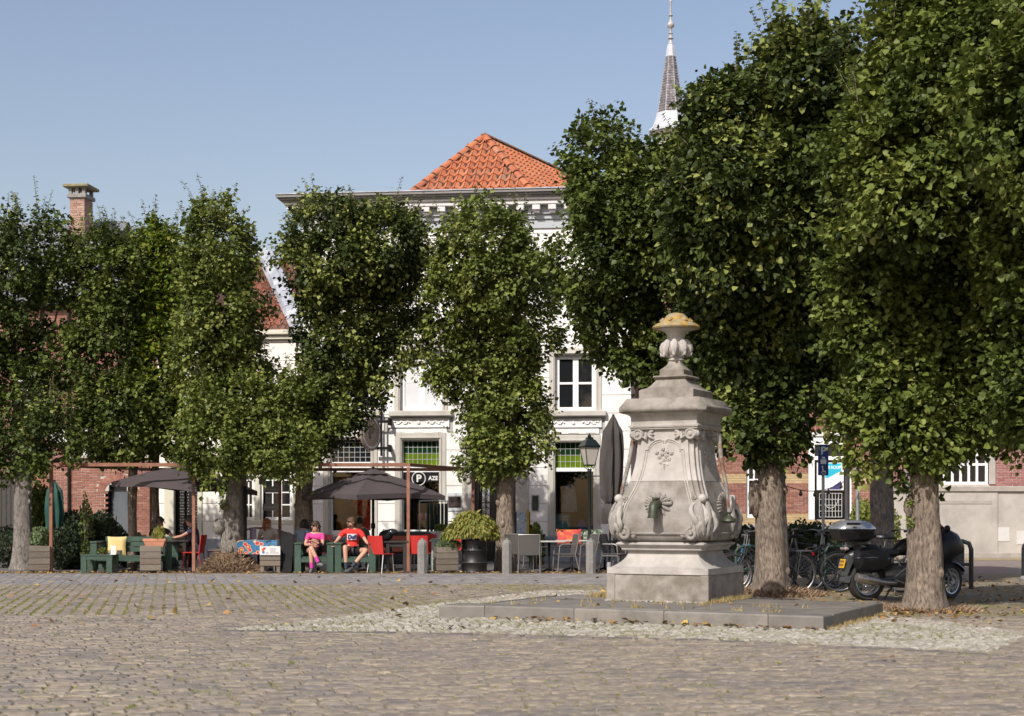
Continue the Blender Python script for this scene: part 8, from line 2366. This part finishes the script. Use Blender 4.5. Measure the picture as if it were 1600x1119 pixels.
# man in red jersey
REDJ = fab("red_jersey", (.62, .03, .025))
Ym = 35.35
m_, V_m = person("bearded man in red lettered cycling jersey with arms spread on a green armchair", (gx(550, Ym), Ym, 0), 0,
    dict(pelvis=(.02, .06, .47), waist=(.01, .10, .62), chest=(0, .12, .81), neckb=(-.01, .09, .955), neck=(-.015, .07, 1.01), head=(-.02, .03, 1.10), look=(-.85, -.65, -.02),
         shL=(-.20, .08, .90), elL=(-.34, -.06, .70), wrL=(-.37, -.28, .64), shR=(.19, .08, .90), elR=(.33, -.02, .68), wrR=(.42, -.26, .64),
         hipL=(-.09, 0, .47), knL=(-.11, -.42, .60), anL=(-.08, -.42, .12), hipR=(.12, 0, .47), knR=(.36, -.33, .52), anR=(.05, -.50, .15), footL=(.1, -1, -.2), footR=(-.5, -.8, -.3)),
    REDJ, CYC, (.10, .055, .03), "short", shoes=(.06, .065, .07), socks=M("dark_socks", (.03, .035, .05), .8), glasses=True, sleeve=.55, beard=True, scale=1.03)
# lettered chest panel follows the torso
b = MB(); vs = []
for j in range(4):
    for i in range(9):
        u = -.105 + .21 * i / 8; z = .735 + .135 * j / 3
        vs.append((u + .0, .12 - .125 - .035 + (u * u) * 1.6 + .01 * (z - .8), z))
b.add(vs, [(j * 9 + i, j * 9 + i + 1, (j + 1) * 9 + i + 1, (j + 1) * 9 + i) for j in range(3) for i in range(8)])
b.build("chest_patch", M("patch_white", (.62, .60, .62), .8), m_, smooth=True)
navy = M("patch_navy", (.03, .03, .12), .8)
txt("lettering", "Duff", .125, navy, m_, (0, -.055, .80), bold=.006, ext=.002, sx=.88, shear=.15)
txt("lettering", "beer", .05, navy, m_, (0.0, -.047, .70), bold=.002, ext=.002, sx=1.6) if False else None
# others behind
Yc = 36.9
person("red haired woman in a white top and grey waistcoat smiling behind the flowered table", (gx(419, Yc), Yc, 0), 0,
    dict(head=(-.02, 0, 1.10), look=(.8, -.6, -.05), wrL=(-.12, -.26, .76), elL=(-.24, -.06, .70), wrR=(.14, -.26, .76), elR=(.24, -.06, .70)),
    fab("cream_top", (.60, .52, .46), c2=(.28, .25, .22), c2s=6, c2lo=.62, c2hi=.66), fab("jeans", (.03, .04, .08)), (.33, .10, .03), "long", shorts=False, sleeve=.4)
person("dark haired person in a grey blue shirt seen from behind beside the woman in pink", (gx(474, 36.3), 36.3, 0), radians(160),
    dict(head=(.0, -.06, 1.08), neck=(0, -.02, 1.0), neckb=(0, .0, .95), elL=(-.26, -.10, .70), elR=(.24, -.16, .72), wrR=(.10, -.32, .78)),
    fab("grey_blue_shirt", (.16, .20, .26)), fab("flower_skirt", (.20, .03, .06), c2=(.05, .08, .20), c2s=14), (.012, .010, .010), "long", shorts=False, sleeve=.6)
person("man in a black tee shirt reaching across the table under the left parasol", (gx(249, 37.1), 37.1, 0), radians(25),
    dict(head=(.02, -.02, 1.14), look=(.9, -.4, -.1), shR=(.18, 0, .94), elR=(.30, -.12, .80), wrR=(.42, -.22, .78), wrL=(-.12, -.30, .76)),
    fab("black_tee", (.014, .014, .016)), fab("dark_trousers", (.02, .02, .025)), (.05, .035, .025), "short", skin=SKIN_T, shorts=False, sleeve=.5)
person("man in a navy shirt on a red chair leaning towards the man in black", (gx(303, 36.6), 36.6, 0), radians(-78),
    dict(head=(.0, -.10, 1.17), neck=(0, -.05, 1.08), neckb=(0, -.02, 1.02), chest=(0, .02, .88), look=(-.1, -1, -.15), shL=(-.18, -.02, .97), shR=(.18, -.02, .97), elR=(.16, -.30, .82), wrR=(.08, -.55, .77), elL=(-.22, -.26, .80), wrL=(-.16, -.48, .77)),
    fab("navy_shirt", (.022, .028, .06)), fab("navy_trousers", (.025, .03, .05)), (.03, .022, .018), "short", skin=SKIN_T, shorts=True, sleeve=.5, shoes=(.5, .48, .48))
person("person in grey with dark hair sitting behind the man in the red jersey", (gx(562, 37.8), 37.8, 0), radians(200),
    dict(head=(0, .0, 1.14)), fab("grey_knit", (.13, .13, .14)), fab("grey_trousers", (.05, .05, .05)), (.015, .012, .012), "short", shorts=False, sleeve=.9)
# seats for the ones behind
def stool(px, Y, label, mat):
    t = thing("stool", label, "stool", (gx(px, Y), Y, 0), 0, "plain stools on the terrace"); b = MB(); b.box(-.2, .2, -.2, .2, .38, .41, .01); b.build("seat", mat, t)
    for x in (-.17, .17):
        for y in (-.17, .17): b = MB(); b.tube([(x, y, 0), (x, y, .38)], .015, 6); b.build("leg", mat, t)
stool(419, 36.95, "dark stool under the red haired woman", MATS["black_brown_wood"]); stool(474, 36.3, "dark stool under the person in the grey blue shirt", MATS["black_brown_wood"])
stool(249, 37.1, "dark stool under the man in the black tee shirt", MATS["black_brown_wood"]); stool(562, 37.8, "dark stool under the person in grey", MATS["black_brown_wood"])
